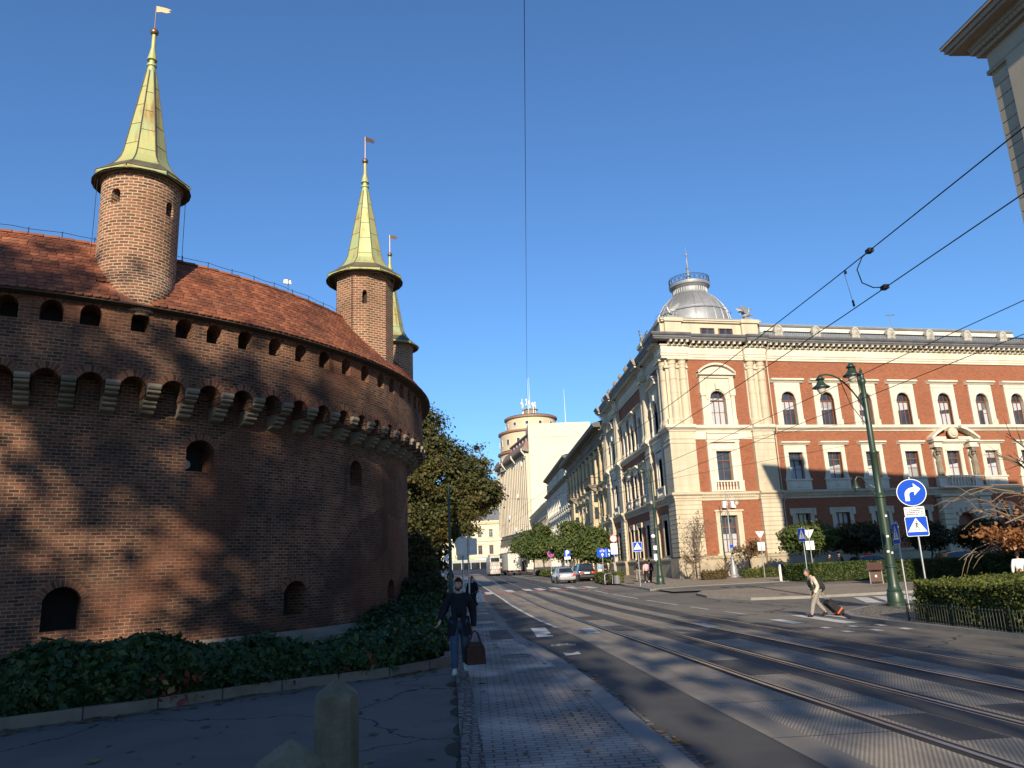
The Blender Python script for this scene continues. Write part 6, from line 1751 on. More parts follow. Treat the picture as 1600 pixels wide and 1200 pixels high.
# ---- park trees behind the viewer: they throw the dappled shade
def shade_tree(label, loc, h, blobs, K, n, cr, leaf, seed):
    tree('park_tree',label,loc,h,.35,blobs,K,n,cr,leaf,M['leaf_big'],seed,10,group='park trees behind the viewer',surf=.6)
shade_tree('big park tree on the lawn left of the path behind the viewer',(-8.2,-27,0),9,[(0,0,19,4.3,4,6.5,3),(1.5,0,13.5,4.0,4,3.5,2),(-.5,0,25,3.,3,2.6,1.0)],255,30,.85,.5,91)
shade_tree('big park tree beside the path behind the viewer',(-6.2,-24,0),8,[(0,0,16.5,4.0,4,6.,3),(-1,0,23.0,3.2,3,4,2),(1,0,11.5,3.4,3,2.4,1.2)],360,26,1.0,.5,92)
shade_tree('tall thin park tree at the left behind the viewer',(-17.5,-30,0),9,[(0,0,19,5.5,4,7.5,3),(2,0,27,4,3,4,1.6)],82,32,.85,.5,93)
shade_tree('open park tree over the kerb behind the viewer',(2.5,-28,0),9,[(0,0,17.5,4.0,4,5.0,3)],24,24,1.0,.5,94)
shade_tree('low park tree close behind the viewer',(-4.5,-11,0),4,[(0,0,6.5,3.4,3,2.6,3),(3,0,5.5,2.2,2,1.8,1)],210,26,.7,.4,96)
# ================================================================== STREET FURNITURE
# ---- green tram/lamp columns
def lamp_column(label, x, y, arms, h=8.9, group='green tram-wire lamp columns'):
    t = thing('street_lamp', label, 'lamp post', (x,y,G(y)+.115), 0, group)
    m = MB()
    m.lathe([(.0,0),(.33,0),(.33,.1),(.29,.13),(.29,.42),(.25,.5),(.27,.55),(.22,.62),(.19,.75),(.175,1.35),(.22,1.37),(.22,1.43),(.17,1.46),(.165,3.9),(.21,3.93),(.21,4.0),(.16,4.04),(.135,4.15),(.125,5.6),(.15,5.63),(.15,5.68),(.12,5.72),(.105,7.7),(.085,8.3),(.1,8.33),(.13,8.4),(.13,8.5),(.08,8.56),(.1,8.7),(.05,8.8),(.065,8.86),(.02,8.95),(0,9.05)],20)
    m.build('pole', M['green_paint'], t, smooth=True)
    for ax,ay,az in arms:
        q = MB(); L = math.hypot(ax,ay); ux,uy = ax/L,ay/L
        pts = []
        for k in range(13):
            s = k/12; pts.append((ux*(.08+(L-.08)*s), uy*(.08+(L-.08)*s), 7.35+(az+.42-7.35)*math.sin(min(1,s*1.15)*math.pi/2)**.8+ .05*math.sin(s*math.pi)))
        q.tube(pts,[.032]*12+[.025],7)
        q.tube([(ux*.08,uy*.08,6.7),(ux*L*.35,uy*L*.35,7.5),(ux*L*.55,uy*L*.55,pts[7][2])],.018,6)
        ao = q.build('arm', M['green_paint'], t)
        l = MB(); c = (ax,ay,az)
        l.lathe([(.03,.42),(.06,.4),(.13,.3),(.13,.24),(.1,.2),(.17,.06),(.24,.0),(.33,-.06),(.33,-.09),(.2,-.06)],18,c); l.lathe([(.16,.27),(.18,.25),(.16,.23)],18,c,cap=False)
        lo_ = l.build('lantern', M['green_paint'], ao, smooth=True, angle=50)
        g = MB(); g.lathe([(.19,-.07),(.17,-.16),(.1,-.3),(.0,-.36)],14,c); g.build('lamp_glass', M['lamp_glass'], lo_, smooth=True)
    return t
M['lamp_glass'] = NT('frosted_lamp_glass').bsdf((.55,.5,.42),.15,0,spec=.8)
lamp = lamp_column('tall green lamp column with two bell lanterns nearest the viewer, beside the right crossing',15.28,28.53,[(-1.72,-.1,8.3),(-.85,-.9,8.55)])
br_ = MB(); br_.tube([(-.13,0,4.0),(-.35,.05,4.35),(-.55,.05,4.72),(-.75,.05,4.74),(-.84,.05,4.62)],.022,6); br_.tube([(-.13,0,4.3),(-.3,.05,4.42)],.015,5)
bo_ = br_.build('lower_arm', M['green_paint'], lamp)
bl_ = MB(); bl_.lathe([(.02,4.62),(.05,4.58),(.07,4.45),(.15,4.33),(.15,4.3),(.05,4.3)],12,(-.84,.05,0)); bl_.lathe([(.08,4.3),(.07,4.22),(0,4.17)],10,(-.84,.05,0)); bl_.build('lantern', M['green_paint'], bo_, smooth=True)
for z,a in ((1.9,-120),(1.85,-70),(2.45,-100),(3.2,-80)):
    st_ = MB(); st_.at(Matrix.Rotation(R_(a),4,'Z')); st_.box(.168,.172,-.04,.04,z,z+.07); st_.at(); st_.build('sticker', M['white'], lamp)
lamp2 = lamp_column('green lamp column with two bell lanterns by the academy corner, signal box on it',13.5,57.9,[(-1.75,0,8.2),(-.8,.2,8.6)])
bx = MB(); bx.ball((-.3,-.1,3.5),.16,10); bx.box(-.36,-.14,-.2,.0,1.75,2.2); bx.box(-.34,-.1,-.16,0,2.5,2.8); bx.build('signal_box', M['white'], lamp2)
lamp_column('distant green lamp column above the street limes',16.0,98,[(-2.2,0,8.6)],)
lamp_column('farthest green lamp column on the far pavement by the white house',16.6,150,[(-2.4,0,9.0)])
tp = thing('tram_pole','plain green tram-wire pole in front of the dark trees at the left kerb','pole',(-1.98,60,G(60)+.1))
m = MB(); m.lathe([(.2,0),(.2,.9),(.14,1.0),(.13,3.2),(.16,3.22),(.16,3.3),(.11,3.35),(.08,8.2),(0,8.3)],14); m.build('pole', M['green_paint'], tp, smooth=True)
m = MB(); m.add([(-.15,-.15,2.2),(-.5,-.15,2.55),(-.15,-.15,2.9)],[(0,2,1)]); m.box(-.5,-.48,-.16,-.12,2.5,2.6); m.build('small_sign', M['white'], tp)
# ---- grey historic lamp
gl = thing('street_lamp','slender grey cast-iron lamp with one hanging lantern in front of the academy corner','lamp post',(21.75,66.1,G(66)+.12))
m = MB(); m.lathe([(.4,0),(.4,.12),(.3,.2),(.28,.9),(.16,1.1),(.14,1.5),(.18,1.55),(.09,1.75),(.075,3.5),(.1,3.55),(.07,3.6),(.055,5.9),(.09,5.95),(.05,6.05),(.045,7.0),(.03,7.3),(0,7.35)],14)
m.tube([(0,0,6.6),(.25,0,6.95),(.6,0,7.0),(.85,0,6.75),(.85,0,6.5)],.03,6); m.tube([(0,0,6.2),(.3,0,6.35),(.6,0,6.8)],.02,5)
for s in (-1,1): m.tube([(0,0,6.9),(s*.25,0,6.7),(s*.2,0,6.45)],.018,5)
m.box(-.06,.06,-.1,.0,2.4,2.75)
go_ = m.build('pole', M['zinc'], gl, smooth=True)
l = MB(); l.lathe([(.05,6.5),(.12,6.42),(.22,6.36),(.24,6.3)],12,(.85,0,0)); l.build('lantern', M['zinc'], gl, smooth=True)
l = MB(); l.lathe([(.21,6.3),(.2,6.15),(.1,6.0),(0,5.96)],12,(.85,0,0)); l.build('lamp_glass', M['lamp_glass'], gl, smooth=True)
l = MB(); l.box(-.14,.14,-.12,-.1,2.45,2.7); l.build('blue_plate', M['blue_sign'], gl)
# ---- road signs
def rrect(w, h, r, cz=0, n=4):
    p = []
    for cx_,cz_,a0 in ((w/2-r,h/2-r,0),(-w/2+r,h/2-r,90),(-w/2+r,-h/2+r,180),(w/2-r,-h/2+r,270)):
        for k in range(n+1): a = R_(a0+90*k/n); p.append((cx_+r*math.cos(a),cz+cz_+r*math.sin(a)))
    return p
def circ(r, cz=0, n=32, cx_=0): return [(cx_+r*math.cos(2*math.pi*k/n),cz+r*math.sin(2*math.pi*k/n)) for k in range(n)]
def flat(poly, y, mat, name, parent):
    m = MB(); m.add([(x,y,z) for x,z in poly],[tuple(range(len(poly)))]); return m.build(name,mat,parent)
def plate(poly, mat, parent, name='plate', y=-.06):
    m = MB(); m.prism_y(poly, y+.001, y+.02); o = m.build(name, M['galv'], parent)
    flat(poly, y, mat, 'face', o); return o
def post(t, h, r=.032, mat='galv'):
    m = MB(); m.tube([(0,0,-.05),(0,0,h)],r,10); return m.build('post', M[mat], t, smooth=True)
def sgn(name, label, x, y, yaw, h, z0=None, group=None):
    t = thing(name, label, 'road sign', (x,y,G(y)+.115 if z0 is None else z0), R_(yaw), group); post(t,h); return t
def walker(parent, cz, s, y, mat='black'):
    """walking figure pictogram, height s"""
    m = MB()
    def bar(a,b,w):
        a = Vector(a)*s; b = Vector(b)*s; d = (b-a).normalized(); q = Vector((-d.y,d.x))*w*s
        p = [a+q,a-q,b-q,b+q]; m.add([(v.x,y,cz+v.y) for v in p],[(0,1,2,3)])
    m.add([(x,y,z) for x,z in circ(.075*s,cz+.43*s,12,.0)],[tuple(range(12))])
    for a,b,w in (((.02,.32),(.0,.02),.07),((.0,.02),(-.08,-.2),.045),((-.08,-.2),(-.2,-.46),.035),((.02,.04),(.12,-.2),.045),((.12,-.2),(.24,-.46),.035),((.05,.3),(.17,.12),.03),((.17,.12),(.22,.02),.025),((-.02,.3),(-.14,.16),.03),((-.14,.16),(-.24,.08),.025)): bar(a,b,w)
    return m.build('walking_figure', M[mat], parent)
def crossing_plate(t, cz, w, h, backs=False):
    o = plate(rrect(w,h,w*.07,cz), M['white'], t, 'crossing_plate')
    flat(rrect(w*.95,h*.95,w*.06,cz), -.063, M['blue_sign'], 'blue_field', o)
    b = cz-h*.28
    tr = [(-w*.43,b),(w*.43,b),(0,b+h*.7)]
    flat(tr, -.066, M['white'], 'triangle', o)
    walker(o, b+h*.3, h*.5, -.069)
    m = MB()
    for x0,x1 in ((-.36,-.16),(-.06,.05),(.17,.36)): m.add([(x0*w,-.068,b+h*.1),(x1*w,-.068,b+h*.1),(x1*w,-.068,b+h*.115),(x0*w,-.068,b+h*.115)],[(0,1,2,3)])
    m.build('stripes', M['black'], o); return o
def text(body, parent, x, y, z, size, mat, align='CENTER'):
    c = bpy.data.curves.new('lettering','FONT'); c.body = body; c.size = size; c.align_x = align; c.align_y = 'CENTER'; c.space_line = .95; c.offset = .0025*size/.063
    c.materials.append(mat); o = bpy.data.objects.new('lettering', c); COL.objects.link(o); o.parent = parent
    dg = bpy.context.evaluated_depsgraph_get(); dg.update()
    me = bpy.data.meshes.new_from_object(o.evaluated_get(dg)); bpy.data.objects.remove(o)
    if not me.materials: me.materials.append(mat)
    o = bpy.data.objects.new('lettering', me); COL.objects.link(o); o.parent = parent
    o.location = (x,y,z); o.rotation_euler = (R_(90),0,0); return o
s1 = sgn('road_sign','round blue turn-right sign above a text plate and a big pedestrian crossing sign',14.47,25.0,-24,4.3)
o = plate(circ(.445,3.79), M['white'], s1, 'turn_right_plate'); flat(circ(.425,3.79), -.063, M['blue_sign'], 'blue_field', o)
ar = [(-.2,-.24),(-.07,-.24),(-.07,-.06)]+[(-.07+.0+.1*(1-math.cos(R_(a))),-.06+.1*math.sin(R_(a))) for a in (30,60,90)]+[(.1,.04),(.1,-.1),(.3,.1),(.1,.3),(.1,.17),(.02,.17)]+[(.02-.22*math.sin(R_(a)),-.05+.22*math.cos(R_(a))) for a in (20,45,70,90)]
ar = [(x-.02,3.79+z) for x,z in ar]
m = MB()
hd = [(.08,3.79+-.1),(.28,3.79+.1),(.08,3.79+.3)]; m.add([(x,-.066,z) for x,z in hd],[(0,1,2)])
n = 8
for k in range(n):
    a0,a1 = R_(90*k/n),R_(90*(k+1)/n); c0 = (.03,3.79-.08)
    q = lambda a,r: (c0[0]-r*math.cos(a),-.066,c0[1]+r*math.sin(a)); m.add([q(a0,.24),q(a0,.11),q(a1,.11),q(a1,.24)],[(0,1,2,3)])
m.add([(-.21,-.066,3.79-.27),(-.08,-.066,3.79-.27),(-.08,-.066,3.79-.08),(-.21,-.066,3.79-.08)],[(0,1,2,3)]); m.add([(.03,-.066,3.79+.03),(.1,-.066,3.79+.03),(.1,-.066,3.79+.16),(.03,-.066,3.79+.16)],[(0,1,2,3)])
m.build('turn_arrow', M['white'], o)
o = plate(rrect(.6,.3,.03,3.17), M['white'], s1, 'text_plate'); text('Nie dotyczy pojazdów\nuprawnionych\ndo wjazdu w strefę\nograniczonego ruchu', o, 0,-.066,3.17,.063,M['black'])
crossing_plate(s1, 2.69, .66, .64)
s2 = sgn('road_sign','narrow side-on blue pedestrian crossing sign beside the big sign post',14.75,26.75,-101,2.95); crossing_plate(s2, 2.52, .66, .72)
s3 = sgn('road_sign','blue pedestrian crossing sign on a dark pole at the left end of the clipped hedge',20.9,49.2,-83,3.5); crossing_plate(s3, 3.0, .85, .85)
def tri_back(t, cz, w, mat='galv'):
    h = w*.87; p = [(0,cz-h*.55),(w/2,cz+h*.45),(-w/2,cz+h*.45)]
    m = MB(); m.prism_y(p,-.06,-.04); o = m.build('yield_plate', M['galv'], t)
    flat([(x*.99,z) for x,z in p], -.062, M['red_sign'], 'red_border', o); flat([(x*.68,cz+.02*w+(z-cz)*.68) for x,z in p], -.064, M['white'], 'white_field', o)
    m = MB(); m.box(-w*.4,w*.4,-.04,-.02,cz+h*.3,cz+h*.34); m.build('bracket', M['galv'], o); return o
s4 = sgn('road_sign','grey back of a yield sign with a square plate behind the clipped hedge',24.25,56,168,3.6); tri_back(s4,3.15,.78); plate(rrect(.6,.62,.03,2.35),M['white'],s4,'lower_plate')
s5 = sgn('road_sign','grey back of a yield sign with a square plate beside the shrub bed',22.75,61.7,172,3.7); tri_back(s5,3.35,.7); plate(rrect(.55,.66,.03,2.45),M['white'],s5,'lower_plate')
s6 = sgn('road_sign','blue pedestrian crossing sign on the kerb in front of the academy side facade',11.63,56.16,-6,3.05); crossing_plate(s6, 2.76, .66, .66)
s7 = sgn('road_sign','white no-entry-for-vehicles sign with red ring above a white text plate by the bin',11.66,66.0,-6,4.0)
o = plate(circ(.31,3.62), M['red_sign'], s7, 'round_plate'); flat(circ(.24,3.62), -.063, M['white'], 'white_field', o)
o = plate(rrect(.56,.9,.03,2.78), M['white'], s7, 'text_plate'); m = MB()
for k in range(5): m.box(-.2,.2-.06*(k%2),-.064,-.062,3.1-.16*k,3.13-.16*k)
m.build('text_lines', M['zinc'], o)
s8 = sgn('lane_sign','wide blue lane sign with a bicycle and two arrows on twin posts',10.95,68,-8,2.9)
m = MB(); m.tube([(1.0,0,-.05),(1.0,0,2.9)],.032,10); m.build('post', M['galv'], s8)
o = plate([(x+.42,z) for x,z in rrect(1.75,.74,.04,2.48)], M['blue_sign'], s8, 'lane_plate')
m = MB()
def pol(pts): m.add([(x,-.064,z) for x,z in pts],[tuple(range(len(pts)))])
for x in (.0,.62,.95):
    pol([(x-.05,2.18),(x+.05,2.18),(x+.05,2.32),(x-.05,2.32)]); pol([(x-.14,2.32),(x+.14,2.32),(x,2.48)])
for wx in (-.13,.13):
    for k in range(10):
        a0,a1 = 2*math.pi*k/10,2*math.pi*(k+1)/10; q = lambda a,r:(wx+r*math.cos(a),2.64+r*math.sin(a)); pol([q(a0,.085),q(a1,.085),q(a1,.06),q(a0,.06)][::-1])
pol([(-.13,2.63),(-.05,2.76),(-.03,2.76),(-.11,2.63)]); pol([(-.06,2.74),(.1,2.74),(.1,2.77),(-.06,2.77)]); pol([(.1,2.77),(.12,2.77),(.15,2.64),(.12,2.64)])
pol([(.32,2.14),(.34,2.14),(.34,2.82),(.32,2.82)]); pol([(.55,2.58),(1.05,2.58),(1.05,2.78),(.55,2.78)])
m.build('lane_symbols', M['white'], o)
s9 = sgn('road_sign','round blue no-stopping sign with red cross on the far kerb',9.2,97,-4,3.25)
o = plate(circ(.42,2.88), M['red_sign'], s9, 'round_plate'); flat(circ(.34,2.88), -.063, M['blue_sign'], 'blue_field', o)
m = MB()
for a in (45,-45):
    d = Vector((math.cos(R_(a)),math.sin(R_(a)))); q = Vector((-d.y,d.x))*.045; m.add([((d*s+q*e).x,-.066,2.88+(d*s+q*e).y) for s,e in ((-.35,1),(-.35,-1),(.35,-1),(.35,1))],[(0,1,2,3)])
m.build('red_cross', M['red_sign'], o)
s10 = sgn('road_sign','blue parking sign with white plate in front of the street limes',9.75,84,-4,3.2)
o = plate(rrect(.66,.62,.05,2.7), M['blue_sign'], s10, 'parking_plate'); text('P', o, 0,-.066,2.7,.72,M['white'])
plate(rrect(.64,.28,.03,2.22), M['white'], s10, 'lower_plate')
pm_ = thing('parking_meter','dark parking ticket machine under the parking sign','parking meter',(10.3,85.2,G(85)+.12))
m = MB(); m.box(-.2,.2,-.15,.15,0,1.7); m.box(-.24,.24,-.2,.18,1.7,1.85); m.box(-.14,.14,-.17,-.15,1.1,1.5); m.build('cabinet', M['black'], pm_, bevel=.02)
# backs of signs at the left kerb
s11 = sgn('road_sign','grey back of a square sign on a silver post behind the man in the coat',-.28,28,176,3.15,.12); plate(rrect(.63,.58,.03,2.72),M['white'],s11,'square_plate')
for z in (2.55,2.88):
    m = MB(); m.box(-.25,.25,-.04,-.028,z,z+.04); m.build('bracket', M['galv'], s11)
s12 = sgn('road_sign','grey back of a round sign with small plate on the post behind the square one',-.53,31,176,3.3,.12); plate(circ(.31,2.92),M['white'],s12,'round_plate'); plate(rrect(.46,.24,.03,2.43),M['white'],s12,'lower_plate')
# ---- bollards
def bollard(x, y, h, rot):
    t = MB(); s_,c_ = .19,.075
    def ring(k, q): return [(x*k,y*k) for x,y in ((s_-q,-s_),(s_,-s_+q),(s_,s_-q),(s_-q,s_),(-s_+q,s_),(-s_,s_-q),(-s_,-s_+q),(-s_+q,-s_))]
    lv = [(ring(1.04,c_),0),(ring(1.,c_),h*.77),(ring(.97,c_),h*.81),(ring(.5,c_),h*.885),(ring(.06,c_*.5),h*.945)]
    vs = [(*q,z) for r_,z in lv for q in r_]; t.at(Matrix.Rotation(R_(rot),4,'Z'))
    t.add(vs,[(i*8+k,i*8+(k+1)%8,(i+1)*8+(k+1)%8,(i+1)*8+k) for i in range(4) for k in range(8)]+[tuple(range(32,40))]); t.at()
    return t
M['bollard'] = rough_mat('mossy_sandstone',(.15,.12,.075),(.26,.21,.14),3.5,.92,.9,.03,22.,c3=(.09,.085,.045),streak=((3,3,.5),(.07,.06,.04),.6))
b1 = bollard(0,0,1.0,10).build('stone_bollard', M['bollard']); b1.location = (-1.3,7.5,.13); tag(b1,'octagonal sandstone bollard standing taller in the frame on the dark path','bollard',group='stone bollards')
b2_ = bollard(0,0,1.0,25).build('stone_bollard', M['bollard']); b2_.location = (-1.16,5.1,.08); tag(b2_,'nearest sandstone bollard, only its chipped pyramid top showing','bollard',group='stone bollards')
# ---- bin, bike racks, info board, hedge end post
tb_ = thing('litter_bin','round steel litter bin beside the bicycle stands','litter bin',(11.2,63,G(63)+.12))
m = MB(); m.lathe([(.24,0),(.26,.04),(.29,.6),(.3,.62),(.28,.63),(.27,.55),(0,.5)],20); m.build('drum', M['galv'], tb_, smooth=True)
for k in range(4):
    x,y = 10.55+.12*k,63.2+.75*k
    t = thing('bicycle_stand',['hoop bicycle stand nearest the litter bin','second hoop bicycle stand from the litter bin','third hoop bicycle stand from the litter bin','hoop bicycle stand next to the short hedge'][k],'bicycle stand',(x,y,G(y)+.12),R_(20),'hoop bicycle stands')
    m = MB(); m.tube([(-.35,0,0),(-.35,0,.65),(-.28,0,.78),(-.1,0,.83),(.1,0,.83),(.28,0,.78),(.35,0,.65),(.35,0,0)],.024,8); m.build('hoop', M['galv'], t, smooth=True)
def bicycle(label, loc, rz):
    t = thing('bicycle',label,'bicycle',loc,rz); 
    for x in (-.52,.52):
        m = MB(); m.tube([(x+.33*math.cos(R_(a)),0,.34+.33*math.sin(R_(a))) for a in range(0,361,20)],.018,6); w_ = m.build('wheel', M['rubber'], t)
        m = MB()
        for k in range(8): a = R_(k*45); m.tube([(x,0,.34),(x+.32*math.cos(a),0,.34+.32*math.sin(a))],.003,3)
        m.build('spokes', M['galv'], w_)
    m = MB()
    for a,b in (((-.52,0,.34),(-.2,0,.8)),((-.2,0,.75),(.36,0,.8)),((.36,0,.85),(.52,0,.34)),((-.15,0,.72),(-.02,0,.32)),((-.02,0,.32),(.37,0,.74)),((-.52,0,.34),(-.02,0,.32)),((.36,0,.82),(.33,0,1.0)),((-.2,0,.78),(-.22,0,.92))): m.tube([a,b],.018,6)
    m.build('frame', M['black'], t)
    m = MB(); m.tube([(.4,-.26,1.0),(.33,-.1,1.02),(.33,.1,1.02),(.4,.26,1.0)],.013,6); m.build('handlebar', M['black'], t)
    m = MB(); m.ball((-.22,0,.94),.09,8,1.5,.9,.4); m.build('saddle', M['black'], t)
bicycle('black bicycle leaning by the hoop stands',(10.75,63.7,G(63)+.12),R_(22)); bicycle('bicycle parked farther back among the hoop stands',(10.95,65.0,G(65)+.12),R_(18))
bicycle('bicycle beside the silver car at the far kerb',(9.6,88.6,G(88)+.12),R_(70))
ib = thing('info_board','small brown tilted information board in front of the clipped hedge','information board',(23.25,45.2,G(45)+.12),R_(-30))
m = MB(); 
for x in (-.33,.33): m.tube([(x,0,0),(x,0,.95)],.03,6); m.tube([(x,.0,.9),(x,.28,1.2)],.025,6)
m.build('legs', M['galv'], ib)
M['brown_panel'] = plain('brown_panel',(.09,.045,.03),.5)
m = MB(); m.box(-.36,.36,-.02,.02,.12,.72); m.at(Matrix.Translation((0,0,.98)) @ Matrix.Rotation(R_(35),4,'X')); m.box(-.42,.42,-.32,.38,-.02,.02); m.at(); m.build('panel', M['brown_panel'], ib)
m = MB(); m.box(-.05,.05,-.025,-.021,.38,.5); m.build('pictogram', M['white'], ib)
hp = thing('hoop_barrier','white tubular hoop at the left end of the long clipped hedge','barrier',(21.1,54.2,G(54)+.1),R_(75))
m = MB(); m.tube([(-.4,0,0),(-.4,0,1.0),(-.3,0,1.12),(.3,0,1.12),(.4,0,1.0),(.4,0,0)],.035,8); m.build('hoop', M['white'], hp, smooth=True)
# ---- overhead wires
def wire(name, label, pts, r=.011, cat='overhead wire', group=None):
    m = MB(); m.tube(pts,r,6); o = m.build(name,M['wire'],smooth=True); c = Vector(pts[0]); tag(o,label,cat,group); return o
def run(fx, z, y0=-30, y1=190, st=6, sag=0.):
    out = []; y = y0
    while y <= y1: out.append((fx(y),y,z+G(y))); y += st
    return out
w1 = curve((-30,6.3),(7.5,6.22),(14,6.12),(22,5.86),(30,5.4),(60,4.0),(120,2.9),(190,1.6)); w2 = curve((-30,11.6),(13,10.4),(20,9.9),(27,9.5),(60,7.2),(120,6.0),(190,5.0))
wire('messenger_wire','upper black tram messenger wire over the near track', run(w1,6.5), .0085, group='tram wires')
wire('contact_wire','lower black tram contact wire over the near track', run(off(w1,.08),5.85), .008, group='tram wires')
wire('messenger_wire','upper black tram messenger wire over the far track', run(off(w2,.1),6.5), .0085, group='tram wires')
wire('contact_wire','lower black tram contact wire over the far track', run(w2,5.85), .008, group='tram wires')
x1 = w1(10.7)
m = MB(); m.tube([(x1,10.72,6.5),(x1-.1,10.78,6.42),(x1-.17,10.85,6.25),(x1-.14,10.82,6.02),(x1-.03,10.72,5.9),(x1+.06,10.6,5.86)],.009,6); m.box(x1-.04,x1+.04,10.66,10.78,6.47,6.53); m.box(x1+.04,x1+.12,10.55,10.67,5.83,5.89); tag(m.build('feeder_loop',M['wire'],smooth=False),'curved feeder loop joining the two near tram wires','wire clamp')
m = MB(); x1 = w1(11.5); m.tube([(x1,11.55,6.5),(x1+.06,11.5,5.87)],.004,5)
for z in (6.46,5.95,5.9): m.ball((x1+.06*(6.5-z)/.63,11.5,z),.022,6,1,1,1.6)
tag(m.build('dropper',M['wire']),'thin dropper hanging between the two near tram wires','wire clamp')
wire('span_wire','single thin wire running overhead down the street, vertical in the picture',[(.0+(y-5.35)*.0652+.53,y,6.5+G(y)*.6+.0) for y in range(-10,180,6)],.003)
for y,x0,x1_,lab in ((58,-1.95,13.5,'span wire between the left tram pole and the academy lamp column'),(98,-3.0,16.0,'distant span wire across the street over the limes'),(28.6,-60,15.28,None)):
    if lab: wire('span_wire',lab,[(x0+(x1_-x0)*k/8,y,7.2+G(y)-.5*math.sin(math.pi*k/8)) for k in range(9)],.009,group='span wires')
wire('span_wire','oblique span wire from the nearest lamp column to the far track wire',[(15.28,28.5,7.0),(12.5,29,6.75),(w2(30),30,6.55)],.007,group='span wires')
wire('span_wire','long oblique span wire crossing in front of the academy corner',[(15.28,28.5,6.2),(10,38,6.1),(6.0,47,6.2)],.007,group='span wires')
# ================================================================== PEOPLE
DG = None
def skin(nodes, edges, sub=2):
    """nodes: name -> ((x,y,z), r) ; first node is the root. returns verts, faces"""
    names = list(nodes); ix = {n:i for i,n in enumerate(names)}
    me = bpy.data.meshes.new('tmp'); me.from_pydata([nodes[n][0] for n in names],[(ix[a],ix[b]) for a,b in edges],[])
    o = bpy.data.objects.new('tmp',me); COL.objects.link(o)
    o.modifiers.new('s','SKIN')
    for i,n in enumerate(names):
        r = nodes[n][1]; r = r if isinstance(r,tuple) else (r,r)
        sv = me.skin_vertices[0].data[i]; sv.radius = r; sv.use_root = (i == 0)
    if sub:
        s = o.modifiers.new('u','SUBSURF'); s.levels = sub; s.render_levels = sub
    dg = bpy.context.evaluated_depsgraph_get(); dg.update()
    e = o.evaluated_get(dg).to_mesh()
    V = [tuple(v.co) for v in e.vertices]; F = [tuple(p.vertices) for p in e.polygons]
    o.evaluated_get(dg).to_mesh_clear(); bpy.data.objects.remove(o); bpy.data.meshes.remove(me)
    return V,F
def head_geo(c, yaw, pitch=0, s=1., beard=False):
    """head with brow, nose, lips, chin and ears; faces -y before yaw. returns list of (V,F,slot)"""
    T = Matrix.Translation(Vector(c)) @ Matrix.Rotation(yaw,4,'Z') @ Matrix.Rotation(pitch,4,'X')
    out = []; V = []; F = []; n,m = 20,16
    for i in range(m+1):
        t = math.pi*i/m
        for k in range(n):
            a = 2*math.pi*k/n; x = math.sin(t)*math.sin(a); y = -math.sin(t)*math.cos(a); z = math.cos(t)
            w = .074; l = .094; h = .118
            if z < -.1: w *= 1-.38*(-z-.1); l *= 1-.12*(-z)
            X,Y,Z = x*w,y*l,z*h
            if y < -.3:   # face front
                f = max(0,1-abs(x)*1.7)
                if -.45 < z < .1: Y -= .024*f**2*max(0,1-abs(z+.25)/.3)          # nose
                if .02 < z < .25: Y += .008*max(0,1-abs(abs(x)-.36)/.22)         # eye sockets
                if -.72 < z < -.5: Y -= .006*f                                   # lips
                if z < -.78: Y -= .012*f                                         # chin
            V.append((X*s,Y*s,Z*s))
    for i in range(m):
        for k in range(n): F.append((i*n+k,i*n+(k+1)%n,(i+1)*n+(k+1)%n,(i+1)*n+k)[::-1])
    out.append((V,F,0))
    def blob(cx_,cy_,cz_,rx,ry,rz,slot):
        b = MB(); b.ball((0,0,0),1,8); out.append(([( (x*rx+cx_)*s,(y*ry+cy_)*s,(z*rz+cz_)*s) for x,y,z in b.v],b.f,slot))
    for sx in (-1,1):
        blob(sx*.028,-.078,.018,.012,.008,.007,1); blob(sx*.028,-.083,.036,.019,.006,.005,2); blob(sx*.074,.0,-.005,.01,.022,.034,0)
    blob(0,-.082,-.07,.024,.008,.006,3)
    return [([tuple(T @ Vector(v)) for v in V_],F_,sl) for V_,F_,sl in out]
def hand(w, d, curl, side, s=1.):
    """five-fingered hand from wrist w along d; curled fingers. returns V,F lists"""
    w = Vector(w); d = Vector(d).normalized(); x = Vector(side).normalized(); x = (x-d*x.dot(d)).normalized(); nrm = d.cross(x)
    out = []
    nodes = {'p0':(tuple(w-d*.015),(.026*s,.02*s)),'p1':(tuple(w+d*.045*s),(.036*s,.016*s)),'p2':(tuple(w+d*.085*s),(.036*s,.013*s))}
    out.append(skin(nodes,[('p0','p1'),('p1','p2')],1))
    for k,(ox,L) in enumerate(((-.03,.062),(-.01,.075),(.01,.07),(.029,.056))):
        b = w+d*.08*s+x*ox*s; pts = [b]; dd = d.copy(); 
        for j,f in enumerate((.42,.33,.25)):
            dd = (dd*math.cos(curl*(.5+.3*j))+nrm*math.sin(curl*(.5+.3*j))).normalized(); pts.append(pts[-1]+dd*L*f*s*1.1)
        nodes = {str(i):(tuple(p),(.0095-.0012*i)*s) for i,p in enumerate(pts)}
        out.append(skin(nodes,[(str(i),str(i+1)) for i in range(3)],1))
    b = w+d*.03*s-x*.03*s; td = (d*.75-x*.65+nrm*.35*curl).normalized(); nodes = {'0':(tuple(b),.012*s),'1':(tuple(b+td*.035*s),.0105*s),'2':(tuple(b+(td+nrm*.4*curl).normalized()*.065*s),.0085*s)}
    out.append(skin(nodes,[('0','1'),('1','2')],1))
    return out
M['skin'] = plain('skin',(.46,.26,.18),.55); M['skin_lip'] = plain('lips',(.36,.14,.11),.5); M['eye'] = plain('eye',(.03,.02,.016),.3)
